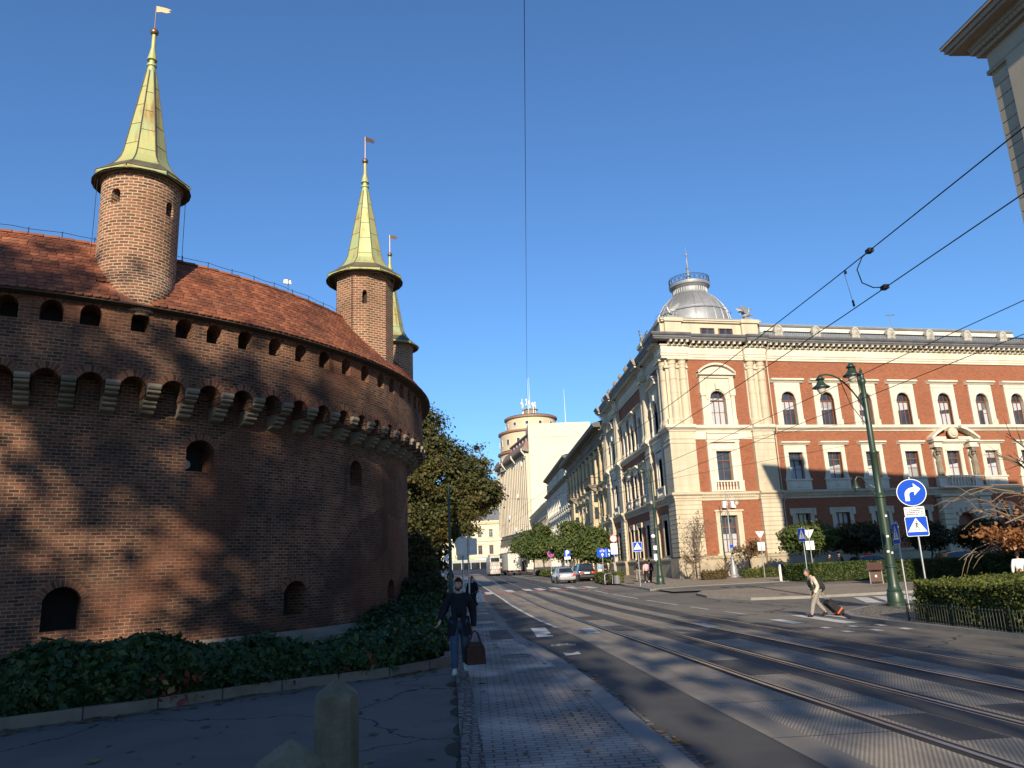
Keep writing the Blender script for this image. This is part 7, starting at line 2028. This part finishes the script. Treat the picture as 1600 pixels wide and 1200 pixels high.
def cloth(name, c, rough=.85, fold=9.): 
    t = NT(name); a = t.noise(t.pos(),fold,4,.6); col = t.ramp(a,(.3,tuple(x*.75 for x in c)),(.7,tuple(min(1,x*1.2) for x in c)))
    M[name] = t.bsdf(col,rough,0,a,.03,.5,.25)
for n_,c_ in dict(coat_black=(.012,.012,.016),jersey_black=(.016,.016,.02),jeans=(.05,.075,.12),leather_brown=(.07,.03,.02),hair_dark=(.018,.012,.009),hair_grey=(.12,.1,.09),sneaker_white=(.62,.6,.56),vest_olive=(.1,.095,.06),shirt_beige=(.55,.46,.36),trousers_grey=(.24,.225,.2),pack_black=(.022,.024,.026),case_black=(.02,.02,.022),strap_orange=(.75,.12,.03),jacket_pink=(.62,.36,.38),trousers_black=(.016,.016,.018),shirt_blue=(.25,.36,.52),bag_white=(.78,.77,.74),shoe_black=(.015,.014,.014),shirt_white=(.75,.74,.72)).items(): cloth(n_,c_)
def lerp(a,b,t): return tuple(x+(y-x)*t for x,y in zip(a,b))
def person(label, loc, rz, J, wear, hair='hair_dark', head_yaw=0, head_pitch=0, sub=2, fine=True, scale=1., group=None, beard=False, handcurl=(.7,.7)):
    """J: joints (local, faces -y). wear: list of (child name, material, kind)"""
    t = thing('person', label, 'person', loc, rz, group); t.scale = (scale,)*3
    P = J
    nodes = {'pel':(P['pel'],(.125,.1)),'wai':(lerp(P['pel'],P['che'],.45),(.115,.088)),'che':(P['che'],(.145,.1)),'nb':(P['nb'],(.06,.058)),'ne':(P['ne'],(.05,.052))}
    edges = [('pel','wai'),('wai','che'),('che','nb'),('nb','ne')]
    for s in 'LR':
        nodes.update({'sh'+s:(P['sh'+s],.058),'el'+s:(P['el'+s],.042),'wr'+s:(P['wr'+s],(.03,.026)),'hi'+s:(P['hi'+s],.088),'kn'+s:(P['kn'+s],.058),'an'+s:(P['an'+s],.04),'to'+s:(P['to'+s],(.038,.03))})
        edges += [('che','sh'+s),('sh'+s,'el'+s),('el'+s,'wr'+s),('pel','hi'+s),('hi'+s,'kn'+s),('kn'+s,'an'+s),('an'+s,'to'+s)]
    V,F = skin(nodes,edges,sub); MI = [0]*len(F); V = list(V); F = list(F)
    parts = head_geo(P['head'],head_yaw,head_pitch)
    if fine:
        for s in 'LR':
            d = Vector(P['wr'+s])-Vector(P['el'+s]); sd = (0,-1,0) if 'palm' not in P else P['palm']
            for v,f in hand(P['wr'+s],d,handcurl['LR'.index(s)],sd): parts.append((v,f,0))
    else:
        for s in 'LR':
            w = Vector(P['wr'+s]); d = (w-Vector(P['el'+s])).normalized()
            b = MB(); b.tube([w,w+d*.06,w+d*.14,w+d*.17],[.026,.035,.03,.012],6); parts.append((b.v,b.f,0))
    for v,f,sl in parts:
        n = len(V); V += v; F += [tuple(i+n for i in q) for q in f]; MI += [sl]*len(f)
    me = bpy.data.meshes.new('body'); me.from_pydata(V,[],F)
    for m_ in (M['skin'],M['eye'],M[hair],M['skin_lip']): me.materials.append(m_)
    me.polygons.foreach_set('material_index',MI); me.shade_smooth(); me.update()
    b = bpy.data.objects.new('body',me); COL.objects.link(b); b.parent = t
    # hair cap
    hb = MB(); T = Matrix.Translation(Vector(P['head'])) @ Matrix.Rotation(head_yaw,4,'Z') @ Matrix.Rotation(head_pitch,4,'X'); hb.at(T)
    n,m = 18,10
    vs = []
    for i in range(m+1):
        tt = R_(118)*i/m
        for k in range(n):
            a = 2*math.pi*k/n; fr = -math.cos(a); lim = tt*(1.0 if fr > .3 else (.8 if fr > -.45 else .56))
            j = 1+.03*math.sin(k*2.7+i*1.9)
            vs.append((math.sin(lim)*math.sin(a)*.083*j, -math.sin(lim)*math.cos(a)*.103*j+.006, math.cos(lim)*.13*j+.004))
    hb.add(vs,[(i*n+k,(i+1)*n+k,(i+1)*n+(k+1)%n,i*n+(k+1)%n) for i in range(m) for k in range(n)])
    if beard:
        hb.ball((0,-.056,-.084),.042,10,1.05,.8,.7)
        for sx in (-1,1): hb.ball((sx*.052,-.025,-.055),.028,8,.6,1.1,1.4)
    hb.at(); hb.build('hair',M[hair],t,smooth=True)
    def shell(name, mat, nd, ed, sb=sub):
        v,f = skin(nd,ed,sb); q = MB(); q.add(v,f); return q.build(name,M[mat],t,smooth=True,angle=60)
    k = .0
    for kind,mat in wear:
        if kind == 'trousers':
            nd = {'p':(P['pel'],(.145,.118))}; ed = []
            for s in 'LR':
                nd.update({'h'+s:(P['hi'+s],.112),'k'+s:(P['kn'+s],.083),'m'+s:(lerp(P['kn'+s],P['an'+s],.5),.072),'a'+s:(lerp(P['kn'+s],P['an'+s],.93),.07)}); ed += [('p','h'+s),('h'+s,'k'+s),('k'+s,'m'+s),('m'+s,'a'+s)]
            shell('trousers',mat,nd,ed)
        if kind in ('coat','jacket','sweater'):
            ex = .026 if kind != 'sweater' else .012
            nd = {'p':(lerp(P['pel'],P['che'],.12),(.14+ex,.115+ex)),'w':(lerp(P['pel'],P['che'],.5),(.13+ex,.105+ex)),'c':(P['che'],(.155+ex,.11+ex)),'n':(lerp(P['che'],P['nb'],.85),(.075+ex,.07+ex))}
            ed = [('p','w'),('w','c'),('c','n')]
            for s in 'LR':
                nd.update({'s'+s:(P['sh'+s],.07+ex*.5),'e'+s:(P['el'+s],.062+ex*.5),'w'+s:(lerp(P['el'+s],P['wr'+s],.97),.048+ex*.3)}); ed += [('c','s'+s),('s'+s,'e'+s),('e'+s,'w'+s)]
            if kind != 'coat': shell(kind,mat,nd,ed)
            else:
                v_,f_ = skin(nd,ed,sub); q = MB(); q.add(v_,f_); x0,y0,z0 = lerp(P['pel'],P['che'],.25); hz = P['hem'][2]; n = 28; rows = 7; vv = []
                for i in range(rows+1):
                    s_ = i/rows; z = z0+(hz-z0)*s_; rx = .185+.06*s_; ry = .16+.06*s_
                    for k in range(n+1):
                        a = R_(-90)+R_(5+17*s_)+R_(360-2*(5+17*s_))*k/n; w_ = 1+.035*s_*math.sin(k*1.7+2)+.02*s_*math.sin(k*3.1)
                        vv.append((rx*math.cos(a)*w_, y0*(1-s_)+P['hem'][1]*s_+ry*math.sin(a)*w_, z))
                q.add(vv,[(i*(n+1)+k,i*(n+1)+k+1,(i+1)*(n+1)+k+1,(i+1)*(n+1)+k)[::-1] for i in range(rows) for k in range(n)])
                for sx in (-1,1): q.add([(sx*.045,-.168,1.0),(sx*.15,-.13,1.0),(sx*.13,-.15,1.33),(sx*.09,-.12,1.47),(sx*.05,-.13,1.36)],[(0,1,2,3,4)])
                q.build('coat',M[mat],t,smooth=True,angle=60)
        if kind == 'vest':
            nd = {'p':(lerp(P['pel'],P['che'],-.05),(.165,.14)),'w':(lerp(P['pel'],P['che'],.5),(.17,.15)),'c':(P['che'],(.178,.145)),'n':(lerp(P['che'],P['nb'],.9),(.1,.095))}
            shell('vest',mat,nd,[('p','w'),('w','c'),('c','n')])
        if kind == 'shoes':
            for s in 'LR':
                a = Vector(P['an'+s]); o = Vector(P['to'+s]); d = (o-a); d.z = 0; d = d.normalized() if d.length > 1e-4 else Vector((0,-1,0))
                sl = (o-a).normalized()
                nd = {'h':(tuple(a-d*.05+Vector((0,0,-.035))),.043),'m':(tuple(lerp(a,o,.45)),(.05,.045)),'t':(tuple(o+d*.03),(.046,.034)),'a':(tuple(a+Vector((0,0,.02))),.045)}
                shell('shoe',mat,nd,[('m','h'),('m','t'),('m','a')])
    return t
def stand(lean=0., stride=.0, h=1.75, arm=.0, swap=False, shw=.178, knee=.0):
    """upright or walking joints, facing -y; stride = half step length, arm = swing"""
    z = h/1.75; s = -1 if swap else 1
    tl = math.tan(lean)
    def up(zz): return -(zz-.93)*tl
    J = dict(pel=(0,0,.95),che=(0,up(1.3),1.3),nb=(0,up(1.47),1.47),ne=(0,up(1.53)-.01,1.53),head=(0,up(1.63)-.03,1.635),hem=(0,.01,.7))
    for sd,q in (('L',-1),('R',1)):
        f = -stride*s*q
        J['hi'+sd] = (q*.095,0,.9); J['kn'+sd] = (q*.1,f*.45-.06-knee*.1,.5); J['an'+sd] = (q*.1,f+(.05 if f > 0 else 0),.09+(.07 if f > .1 else 0)); J['to'+sd] = (q*.115,f-.13+(.05 if f > 0 else 0),.04+(.0 if f > 0 else .01))
        J['sh'+sd] = (q*shw,up(1.4),1.405); J['el'+sd] = (q*(shw+.055),up(1.14)-arm*s*q*-.5+.03,1.13); J['wr'+sd] = (q*(shw+.07),up(.9)+arm*s*q-.04,.9)
    return {k:tuple(c*z for c in v) for k,v in J.items()}
# ---- the man in the black coat (walks towards the viewer)
J = stand(0.02,.24,1.74,.0,swap=True)
J.update(elL=(-.285,.0,1.16),wrL=(-.36,-.13,.97),elR=(.27,.05,1.1),wrR=(.27,-.02,.82))
J['palm'] = (0,-1,0)
man = person('bearded man in long black coat and blue jeans walking towards the viewer along the hedge',(-.36,15.25,.12),R_(1),J,
    [('trousers','jeans'),('shoes','sneaker_white'),('sweater','jersey_black'),('coat','coat_black')],head_yaw=R_(-14),head_pitch=R_(6),beard=True,handcurl=(.6,1.3))
# open front of the coat: lapels
bag = thing('holdall','brown leather travel bag held by the man in the black coat','bag',(-.075,15.2,.29),R_(14))
m = MB(); m.frust(0,0,0,.3,.185,.12,.17,.09); m.frust(0,0,.3,.4,.17,.09,.12,.02)
m.build('body',M['leather_brown'],bag,bevel=.03)
m = MB()
for y in (-.06,.06): m.tube([(-.1,y*1.4,.28),(-.1,y,.42),(-.05,y*.4,.56),(.0,y*.2,.6),(.05,y*.4,.56),(.1,y,.42),(.1,y*1.4,.28)],.011,6)
m.build('handle',M['leather_brown'],bag)
m = MB()
for x in (-.1,.1): m.box(x-.012,x+.012,-.118,-.1,.02,.3)
m.box(-.17,.17,-.112,-.1,.06,.17); m.build('strap',M['leather_brown'],bag)
# ---- the person in black behind, white bag
J = stand(.02,.2,1.62,.05); J.update(hem=(0,.0,.42))
person('person in long black coat walking behind the silver sign post with a white bag',(-.22,34.3,.12+G(34.3)),0,J,[('trousers','trousers_black'),('shoes','shoe_black'),('coat','coat_black')],sub=1,fine=False)
cb = thing('carrier_bag','white plastic carrier bag held by the person in black','bag',(.09,34.2,.72),R_(10))
m = MB(); m.frust(0,0,-.05,.12,.13,.06,.17,.07); m.frust(0,0,.12,.36,.17,.07,.12,.03); m.build('sack',M['bag_white'],cb,bevel=.03); m = MB(); m.tube([(-.1,0,.34),(-.05,0,.47),(.05,0,.47),(.1,0,.34)],.01,5); m.build('handle',M['bag_white'],cb)
# ---- the man pulling a suitcase across the road
J = stand(R_(13),.3,1.58,.12,swap=False)
J.update(elL=(-.25,.08,.99),wrL=(-.16,.27,.79),elR=(.27,-.02,.99),wrR=(.25,-.17,.77)); J['head'] = (0,J['head'][1]-.06,J['head'][2]-.02)
man2 = person('grey-haired man in olive vest and beige sleeves leaning forward, pulling a suitcase over the road',(11.45,26.5,.0),R_(-88),J,
    [('trousers','trousers_grey'),('shoes','shoe_black'),('sweater','shirt_beige'),('vest','vest_olive')],hair='hair_grey',head_pitch=R_(4),handcurl=(1.3,.7))
bp = thing('backpack','dark backpack on the back of the man with the suitcase','backpack',(11.45,26.5,0),R_(-88))
m = MB(); m.at(Matrix.Translation((0,.1,1.02)) @ Matrix.Rotation(R_(14),4,'X')); m.ball((0,.06,0),.2,14,.85,.62,1.25); m.ball((0,.14,-.08),.15,12,.8,.6,.9); m.at(); m.build('sack',M['pack_black'],bp,smooth=True)
m = MB()
for x in (-.12,.12): m.tube([(x,.06,1.2),(x,-.1,1.3),(x,-.22,1.2),(x,-.16,1.0),(x,.0,.85)],.018,6)
m.build('strap',M['pack_black'],bp)
sc_ = thing('suitcase','black wheeled suitcase with an orange strap pulled by the man in the vest','suitcase',(12.28,26.6,.0),R_(-88))
m = MB(); T = Matrix.Translation((0,.0,.06)) @ Matrix.Rotation(R_(46),4,'X'); m.at(T); m.box(-.2,.2,-.12,.12,.02,.62); m.at(); m.build('shell',M['case_black'],sc_,bevel=.035)
m = MB(); m.at(T); m.box(-.206,.206,-.126,.126,.15,.195); m.at(); m.build('strap',M['strap_orange'],sc_)
m = MB(); m.at(T)
for x in (-.1,.1): m.tube([(x,.06,.6),(x,.06,1.02)],.01,6)
m.tube([(-.1,.06,1.02),(.1,.06,1.02)],.014,6); m.at(); m.build('pull_handle',M['galv'],sc_)
for x in (-.17,.17):
    m = MB(); m.at(Matrix.Translation((x,.0,.045)) @ Matrix.Rotation(R_(90),4,'Y')); m.lathe([(.0,-.02),(.045,-.02),(.045,.02),(0,.02)],12); m.at(); m.build('wheel',M['rubber'],sc_)
# ---- walkers on the academy pavement, seen from behind
J = stand(0,.15,1.7,.06); person('woman in pink jacket and black trousers walking away past the academy corner',(13.3,61.6,G(61.6)+.12),R_(185),J,[('trousers','trousers_black'),('shoes','sneaker_white'),('jacket','jacket_pink')],sub=1,fine=False)
J = stand(0,.14,1.78,.05,swap=True); person('person in black walking right beside the woman in pink',(13.72,62.2,G(62)+.12),R_(185),J,[('trousers','trousers_black'),('shoes','shoe_black'),('jacket','jersey_black')],sub=1,fine=False)
J = stand(0,.14,1.8,.05); person('man with a dark backpack walking just ahead of the woman in pink',(13.35,65.0,G(65)+.12),R_(180),J,[('trousers','trousers_grey'),('shoes','shoe_black'),('jacket','pack_black')],sub=1,fine=False)
bp2 = thing('backpack','black backpack worn by the man ahead of the woman in pink','backpack',(13.35,65.0,G(65)+.12),R_(180)); m = MB(); m.ball((0,.2,1.25),.2,12,.85,.6,1.25); m.build('sack',M['pack_black'],bp2,smooth=True)
J = stand(0,.14,1.75,.05); person('person in light blue top standing by the blue lane sign',(11.9,76,G(76)+.12),R_(190),J,[('trousers','shirt_white'),('shoes','shoe_black'),('sweater','shirt_blue')],sub=1,fine=False)
J = stand(0,.05,1.7,.02); person('person in dark clothes beside the person in light blue',(12.5,76.4,G(76)+.12),R_(170),J,[('trousers','trousers_black'),('shoes','shoe_black'),('jacket','jersey_black')],sub=1,fine=False)
J = stand(0,.1,1.72,.04); person('person in white shirt half cut off at the right edge behind the hedge',(21.35,30.2,.115),R_(150),J,[('trousers','trousers_black'),('shoes','shoe_black'),('sweater','shirt_white')],sub=1,fine=False)
for k,x in enumerate((26.0,26.75)):
    J = stand(0,.03,1.68+.05*k,.02); person(['left one of two dark figures standing in shade between hedge and academy','right one of two dark figures standing in shade between hedge and academy'][k],(x,57,G(57)+.1),R_(20-40*k),J,[('trousers','trousers_black'),('shoes','shoe_black'),('jacket','coat_black')],sub=1,fine=False)
for k,(x,y) in enumerate(((-2.75,62),(-2.2,66))):
    J = stand(0,.12,1.7,.04); person(['far walker in white top under the dark trees at the left','far walker in dark jacket under the dark trees at the left'][k],(x,y,G(y)+.12),R_(180*k),J,[('trousers','trousers_black'),('shoes','shoe_black'),('sweater',('shirt_white','coat_black')[k])],sub=1,fine=False)
# ================================================================== VEHICLES
def carpaint(name, c, metal=.35): 
    t = NT(name); M[name] = t.bsdf(c,.28,metal,spec=.6,Coat_Weight=.6,Coat_Roughness=.08)
for n_,c_ in dict(car_silver=(.42,.43,.44),car_darkblue=(.02,.035,.07),car_black=(.018,.02,.022),car_grey=(.06,.065,.075),car_white=(.6,.6,.58)).items(): carpaint(n_,c_)
M['tail_red'] = plain('tail_lamp',(.5,.02,.015),.25,var=.05); M['plate_white'] = plain('number_plate',(.7,.7,.68),.4); M['headlamp'] = plain('headlamp',(.6,.62,.65),.15)
def car(label, loc, rz, paint, kind='sedan', sign=None, group=None):
    """front towards -y (local)"""
    t = thing('parked_car' if group else 'car', label, 'car', loc, rz, group)
    L = dict(sedan=4.5,suv=4.4,hatch=4.2)[kind]; W = .88; Hb = dict(sedan=.92,suv=1.02,hatch=.95)[kind]; Ht = dict(sedan=1.44,suv=1.68,hatch=1.48)[kind]
    Y = [-L/2,-L/2+.08,-L/2+.35,-L/2+1.0,-.75,0,.8,L/2-.75,L/2-.25,L/2-.06,L/2]
    wv = [.66,.76,.83,.87,.88,.88,.88,.87,.83,.78,.7]; zb = [.5,.64,.72,.82,Hb,Hb+.02,Hb+.04,Hb+.04,Hb+.02 if kind == 'sedan' else Hb+.06,Hb-.06,.72]
    z0 = [.38,.28,.22,.2,.2,.2,.2,.22,.26,.32,.42]
    m = MB(); rows = []
    for y,w,h,z in zip(Y,wv,zb,z0):
        half = [(w*.78,z),(w*.96,z+.07),(w,z+(h-z)*.42),(w*.985,h-.1),(w*.93,h-.02),(w*.8,h+.015)]
        rows.append([(-x,y,q) for x,q in half]+[(0,y,h+.03)]+[(x,y,q) for x,q in half[::-1]])
    n = len(rows[0]); v = [p for r_ in rows for p in r_]
    f = [(i*n+k,(i+1)*n+k,(i+1)*n+k+1,i*n+k+1) for i in range(len(rows)-1) for k in range(n-1)]
    f += [(i*n+n-1,(i+1)*n+n-1,(i+1)*n,i*n) for i in range(len(rows)-1)]+[tuple(range(n)),tuple(range(len(v)-1,len(v)-n-1,-1))]
    m.add(v,f); body = m.build('body',M[paint],t,smooth=True,angle=35)
    # cabin
    yr = L/2-.28 if kind != 'sedan' else L/2-.62
    C = [(-1.05,Hb-.03,.74),(-.32,Ht-.1,.62),(.1,Ht,.6),(.75,Ht-.01,.6),(yr-.45 if kind == 'sedan' else yr-.22,Ht-.1,.6),(yr,Hb+.0,.7)]
    m = MB(); rows = []
    for y,h,w in C: rows.append([(-.78,y,Hb-.04),(-w,y,h),(w,y,h),(.78,y,Hb-.04)])
    v = [p for r_ in rows for p in r_]; f = [(i*4+k,(i+1)*4+k,(i+1)*4+k+1,i*4+k+1) for i in range(5) for k in range(3)]
    m.add(v,f); m.build('windows',M['glass_car'],t,smooth=True,angle=20)
    m = MB()
    rf = [(-w*.99,y,h+.012) for y,h,w in C[1:5]]; 
    for (y0,h0,w0),(y1,h1,w1) in zip(C[1:4],C[2:5]):
        m.add([(-w0-.01,y0,h0-.03),(-w0+.06,y0,h0+.02),(w0-.06,y0,h0+.02),(w0+.01,y0,h0-.03),(-w1-.01,y1,h1-.03),(-w1+.06,y1,h1+.02),(w1-.06,y1,h1+.02),(w1+.01,y1,h1-.03)],[(0,4,5,1),(1,5,6,2),(2,6,7,3)])
    for sx in (-1,1):
        for (ya,ha,wa),(yb,hb,wb_) in ((C[0],C[1]),(C[5],C[4])): m.tube([(sx*.78,ya,Hb-.02),(sx*(wa*.5+wb_*.5+.005),(ya+yb)/2,(ha+hb)/2),(sx*wb_,yb,hb)],.035,6)
        m.tube([(sx*.8,.15,Hb),(sx*.61,.12,Ht-.02)],.03,5)
    m.build('roof',M[paint],t,smooth=True)
    for sx in (-1,1):
        for y in (-L/2+.82,L/2-.82):
            m = MB(); m.at(Matrix.Translation((sx*.78,y,.32)) @ Matrix.Rotation(R_(90),4,'Y')); m.lathe([(.2,-.1),(.3,-.1),(.32,-.07),(.32,.07),(.3,.1),(.2,.1)],20); m.at(); w = m.build('wheel',M['rubber'],t)
            m = MB(); m.at(Matrix.Translation((sx*.78,y,.32)) @ Matrix.Rotation(R_(90),4,'Y')); m.lathe([(.21,-.085),(.05,-.1),(0,-.1)],14); m.lathe([(.21,.085),(.05,.1),(0,.1)],14); m.at(); m.build('rim',M['galv'],w)
            m = MB(); m.at(Matrix.Translation((sx*.875,y,.34)) @ Matrix.Rotation(R_(90*sx),4,'Y')); m.lathe([(.39,-.03),(.39,.004),(.0,.005)],20); m.at(); m.build('wheel_arch',M['black'],body)
        m = MB(); m.box(*sorted((sx*.5,sx*.8)),L/2-.12,L/2-.0,Hb-.28,Hb-.1); m.build('tail_light',M['tail_red'],t)
        m = MB(); m.box(*sorted((sx*.48,sx*.78)),-L/2-.0,-L/2+.12,.56,.68); m.build('headlight',M['headlamp'],t)
        m = MB(); m.ball((sx*.95,-.82,Hb+.06),.1,8,1,.6,.7); m.build('mirror',M[paint],t,smooth=True)
    m = MB(); m.box(-.26,.26,L/2-.03,L/2+.015,Hb-.28,Hb-.16); m.build('number_plate',M['plate_white'],t)
    for y0,y1,z0_,z1_ in ((L/2-.06,L/2+.03,.4,.6),(-L/2-.03,-L/2+.06,.36,.52)):
        m = MB(); m.box(-.71,.71,y0,y1,z0_,z1_); m.build('bumper',M[paint if kind != 'suv' else 'black'],t,bevel=.03)
    if sign:
        m = MB(); m.box(-.32,.32,.0,.22,Ht+.0,Ht+.16); m.build('roof_sign',M[sign],t,bevel=.03)
    return t
car('silver saloon driving away on the right side of the street',(8.15,74.5,G(74.5)+.0),R_(184),'car_silver','sedan')
car('dark estate car parked at the far kerb beside the silver saloon',(10.6,78.5,G(78.5)+.0),R_(182),'car_black','suv')
car('dark small car parked farther back behind the silver saloon',(10.7,83.6,G(84)+.0),R_(182),'car_grey','hatch')
car('dark car with a red roof sign parked in shade left of the green lamp column',(29.4,57.6,G(57.6)+.1),R_(97),'car_grey','sedan','red_sign',group='cars parked in front of the academy')
car('dark car parked in shade between the crossing sign and the portal',(36.2,57.2,G(57)+.1),R_(97),'car_darkblue','hatch',group='cars parked in front of the academy')
car('dark blue car parked at the right under the orange leaves',(41.3,56.8,G(57)+.1),R_(97),'car_darkblue','hatch',group='cars parked in front of the academy')
def wheels(t, xs, ys, r, w=.3):
    for x in xs:
        for y in ys:
            m = MB(); m.at(Matrix.Translation((x,y,r)) @ Matrix.Rotation(R_(90),4,'Y')); m.lathe([(0,-w/2),(r*.55,-w/2),(r*.94,-w/2),(r,-w/2+.04),(r,w/2-.04),(r*.94,w/2),(0,w/2)],18); m.at(); m.build('wheel',M['rubber'],t)
M['tarp'] = rough_mat('dusty_white_box_body',(.5,.48,.42),(.6,.575,.5),.8,.7,.1,.005,6.)
# box lorry seen from behind (front towards +y here)
lt = thing('box_truck','white box lorry with dusty rear doors waiting far down the street','truck',(6.75,138,G(138)),R_(6))
m = MB(); m.box(-1.25,1.25,0,7.2,.95,3.75); m.build('cargo_box',M['tarp'],lt,bevel=.03)
m = MB(); m.box(-1.27,1.27,-.04,.02,.9,1.0); m.box(-1.27,1.27,-.04,.02,3.68,3.78); m.box(-.03,.03,-.03,0,1,3.7)
for x in (-1.26,1.2): m.box(x,x+.06,-.04,.02,1,3.7)
m.build('door_frame',M['galv'],lt)
m = MB(); m.box(-1.1,1.1,7.5,9.3,.8,3.0); m.build('cab',M['car_white'],lt,bevel=.08)
m = MB(); m.box(-1.15,1.15,.1,.25,.45,.6); m.box(-.4,.4,.05,7.,.6,.95); m.build('chassis',M['black'],lt)
for x in (-1.05,.85): m = MB(); m.box(x,x+.22,.02,.12,.62,.78); m.build('tail_light',M['tail_red'],lt)
wheels(lt,(-1.02,1.02),(1.6,8.3),.48)
# grey patterned bus
def buspat():
    t = NT('printed_grey_bus_wrap'); p = t.uv(); br = t.n('ShaderNodeTexBrick', i_Vector=p, i_Color1=(.33,.31,.28,1), i_Color2=(.55,.52,.46,1), i_Mortar=(.2,.19,.17,1), i_Scale=1., i_Mortar_Size=.05, i_Brick_Width=.45, i_Row_Height=.6)
    return t.bsdf(br.outputs['Color'],.4,0)
M['bus_wrap'] = buspat()
bt = thing('bus','grey city bus with a printed facade pattern between the orange truck and the lorry','bus',(3.35,142,G(142)),R_(3))
m = MB(); m.box(-.95,.95,0,10,.35,3.5); m.build('body',M['bus_wrap'],bt,bevel=.12)
m = MB(); m.box(-.75,.75,-.02,.02,2.5,3.2); m.build('rear_window',M['glass_car'],bt)
m = MB(); m.box(-.9,.9,.5,6,3.5,3.8); m.build('roof_unit',M['bus_wrap'],bt)
for x in (-.85,.7): m = MB(); m.box(x,x+.15,-.03,.02,.9,1.3); m.build('tail_light',M['tail_red'],bt)
wheels(bt,(-.8,.8),(2.2,7.8),.46)
vt = thing('van','white van half hidden between the grey bus and the box lorry','van',(4.75,150,G(150)),R_(3))
m = MB(); m.box(-.95,.95,0,5,.4,2.7); m.build('body',M['car_white'],vt,bevel=.12); m = MB(); m.box(-.7,.7,-.02,.02,1.6,2.4); m.build('rear_window',M['glass_car'],vt); wheels(vt,(-.8,.8),(.9,4),.35)
# orange refuse truck
M['orange'] = plain('orange_enamel',(.4,.11,.035),.5); M['orange_dark'] = plain('dirty_orange_body',(.2,.06,.03),.6)
ot = thing('refuse_truck','orange refuse truck turning at the far end of the street','truck',(2.7,192,G(192)),R_(62))
m = MB(); m.box(-1.2,1.2,-1.2,.9,.6,3.1); m.build('cab',M['orange'],ot,bevel=.1)
m = MB(); m.box(-1.05,1.05,-1.23,-1.19,1.7,2.8); m.box(-1.23,-1.19,-.9,.3,1.8,2.7); m.box(1.19,1.23,-.9,.3,1.8,2.7); m.build('windscreen',M['glass_car'],ot)
m = MB(); m.prism_z([(-1.2,1.1),(1.2,1.1),(1.2,5.6),(-1.2,5.6)],.9,2.9); m.frust(0,5.6,.7,2.9,1.15,.5,1.1,.2); m.build('hopper',M['orange_dark'],ot,bevel=.08)
wheels(ot,(-1.05,1.05),(-.3,4.2),.5)
# dark tram at the stop on the left
M['tram_blue'] = plain('dark_blue_tram',(.02,.03,.06),.35)
tt = thing('tram','dark blue and white tram standing at the far left stop','tram',(-3.3,160,G(160)),R_(-72))
m = MB(); m.box(-1.2,1.2,-8,14,.35,1.25); m.build('body',M['tram_blue'],tt,bevel=.1)
m = MB(); m.box(-1.18,1.18,-7.95,13.95,1.25,2.55); m.build('window_band',M['glass_car'],tt)
m = MB(); m.box(-1.2,1.2,-8,14,2.55,3.15)
for k in range(12): m.box(-1.21,1.21,-7.9+1.95*k,-7.75+1.95*k,1.25,2.6)
m.build('roof',M['car_white'],tt,bevel=.08)
# ================================================================== LIGHT, SKY, CAMERA
SUN_EL, SUN_AZ = 21.3, 185.2          # azimuth of the sun, degrees from +Y towards +X
w = bpy.data.worlds.new('World'); SC.world = w; w.use_nodes = True
nt = w.node_tree; nt.nodes.clear()
sky = nt.nodes.new('ShaderNodeTexSky'); sky.sky_type = 'NISHITA'; sky.sun_disc = False
sky.sun_elevation = R_(SUN_EL); sky.sun_rotation = R_(SUN_AZ)
sky.altitude = 4500; sky.air_density = 2.0; sky.dust_density = 2.5; sky.ozone_density = 8.0
bg = nt.nodes.new('ShaderNodeBackground'); bg.inputs[1].default_value = SKY_STR
wo = nt.nodes.new('ShaderNodeOutputWorld')
nt.links.new(sky.outputs[0], bg.inputs[0]); nt.links.new(bg.outputs[0], wo.inputs[0])
sl = bpy.data.lights.new('sun','SUN'); sl.energy = 5.0; sl.angle = R_(.5); sl.color = (1.,.86,.66)
so_ = bpy.data.objects.new('sun', sl); COL.objects.link(so_)
dirv = Vector((math.sin(R_(SUN_AZ))*math.cos(R_(SUN_EL)), math.cos(R_(SUN_AZ))*math.cos(R_(SUN_EL)), math.sin(R_(SUN_EL))))
so_.rotation_euler = dirv.to_track_quat('Z','Y').to_euler(); so_.location = dirv*50+Vector((0,0,30))
cam = bpy.data.cameras.new('camera'); co = bpy.data.objects.new('camera', cam); COL.objects.link(co)
SC.camera = co
cam.sensor_width = 36; cam.lens = 27.0; cam.clip_end = 9000; cam.clip_start = .1
pt,rl,yw = R_(13.6),R_(2.48),R_(3.14)
Fw = Vector((math.cos(pt)*math.sin(yw), math.cos(pt)*math.cos(yw), math.sin(pt)))
R0 = Vector((math.cos(yw),-math.sin(yw),0)); U0 = R0.cross(Fw)
Rv = R0*math.cos(rl)-U0*math.sin(rl); Uv = U0*math.cos(rl)+R0*math.sin(rl)
co.matrix_world = Matrix(((Rv.x,Uv.x,-Fw.x,0),(Rv.y,Uv.y,-Fw.y,0),(Rv.z,Uv.z,-Fw.z,1.97),(0,0,0,1)))
SC.view_settings.view_transform = 'Standard'; SC.view_settings.look = 'None'
SC.view_settings.exposure = EXPO; SC.view_settings.gamma = 1
try:
    SC.cycles.max_bounces = 6; SC.cycles.diffuse_bounces = 3; SC.cycles.transparent_max_bounces = 6
    SC.cycles.use_denoising = True
except Exception: pass
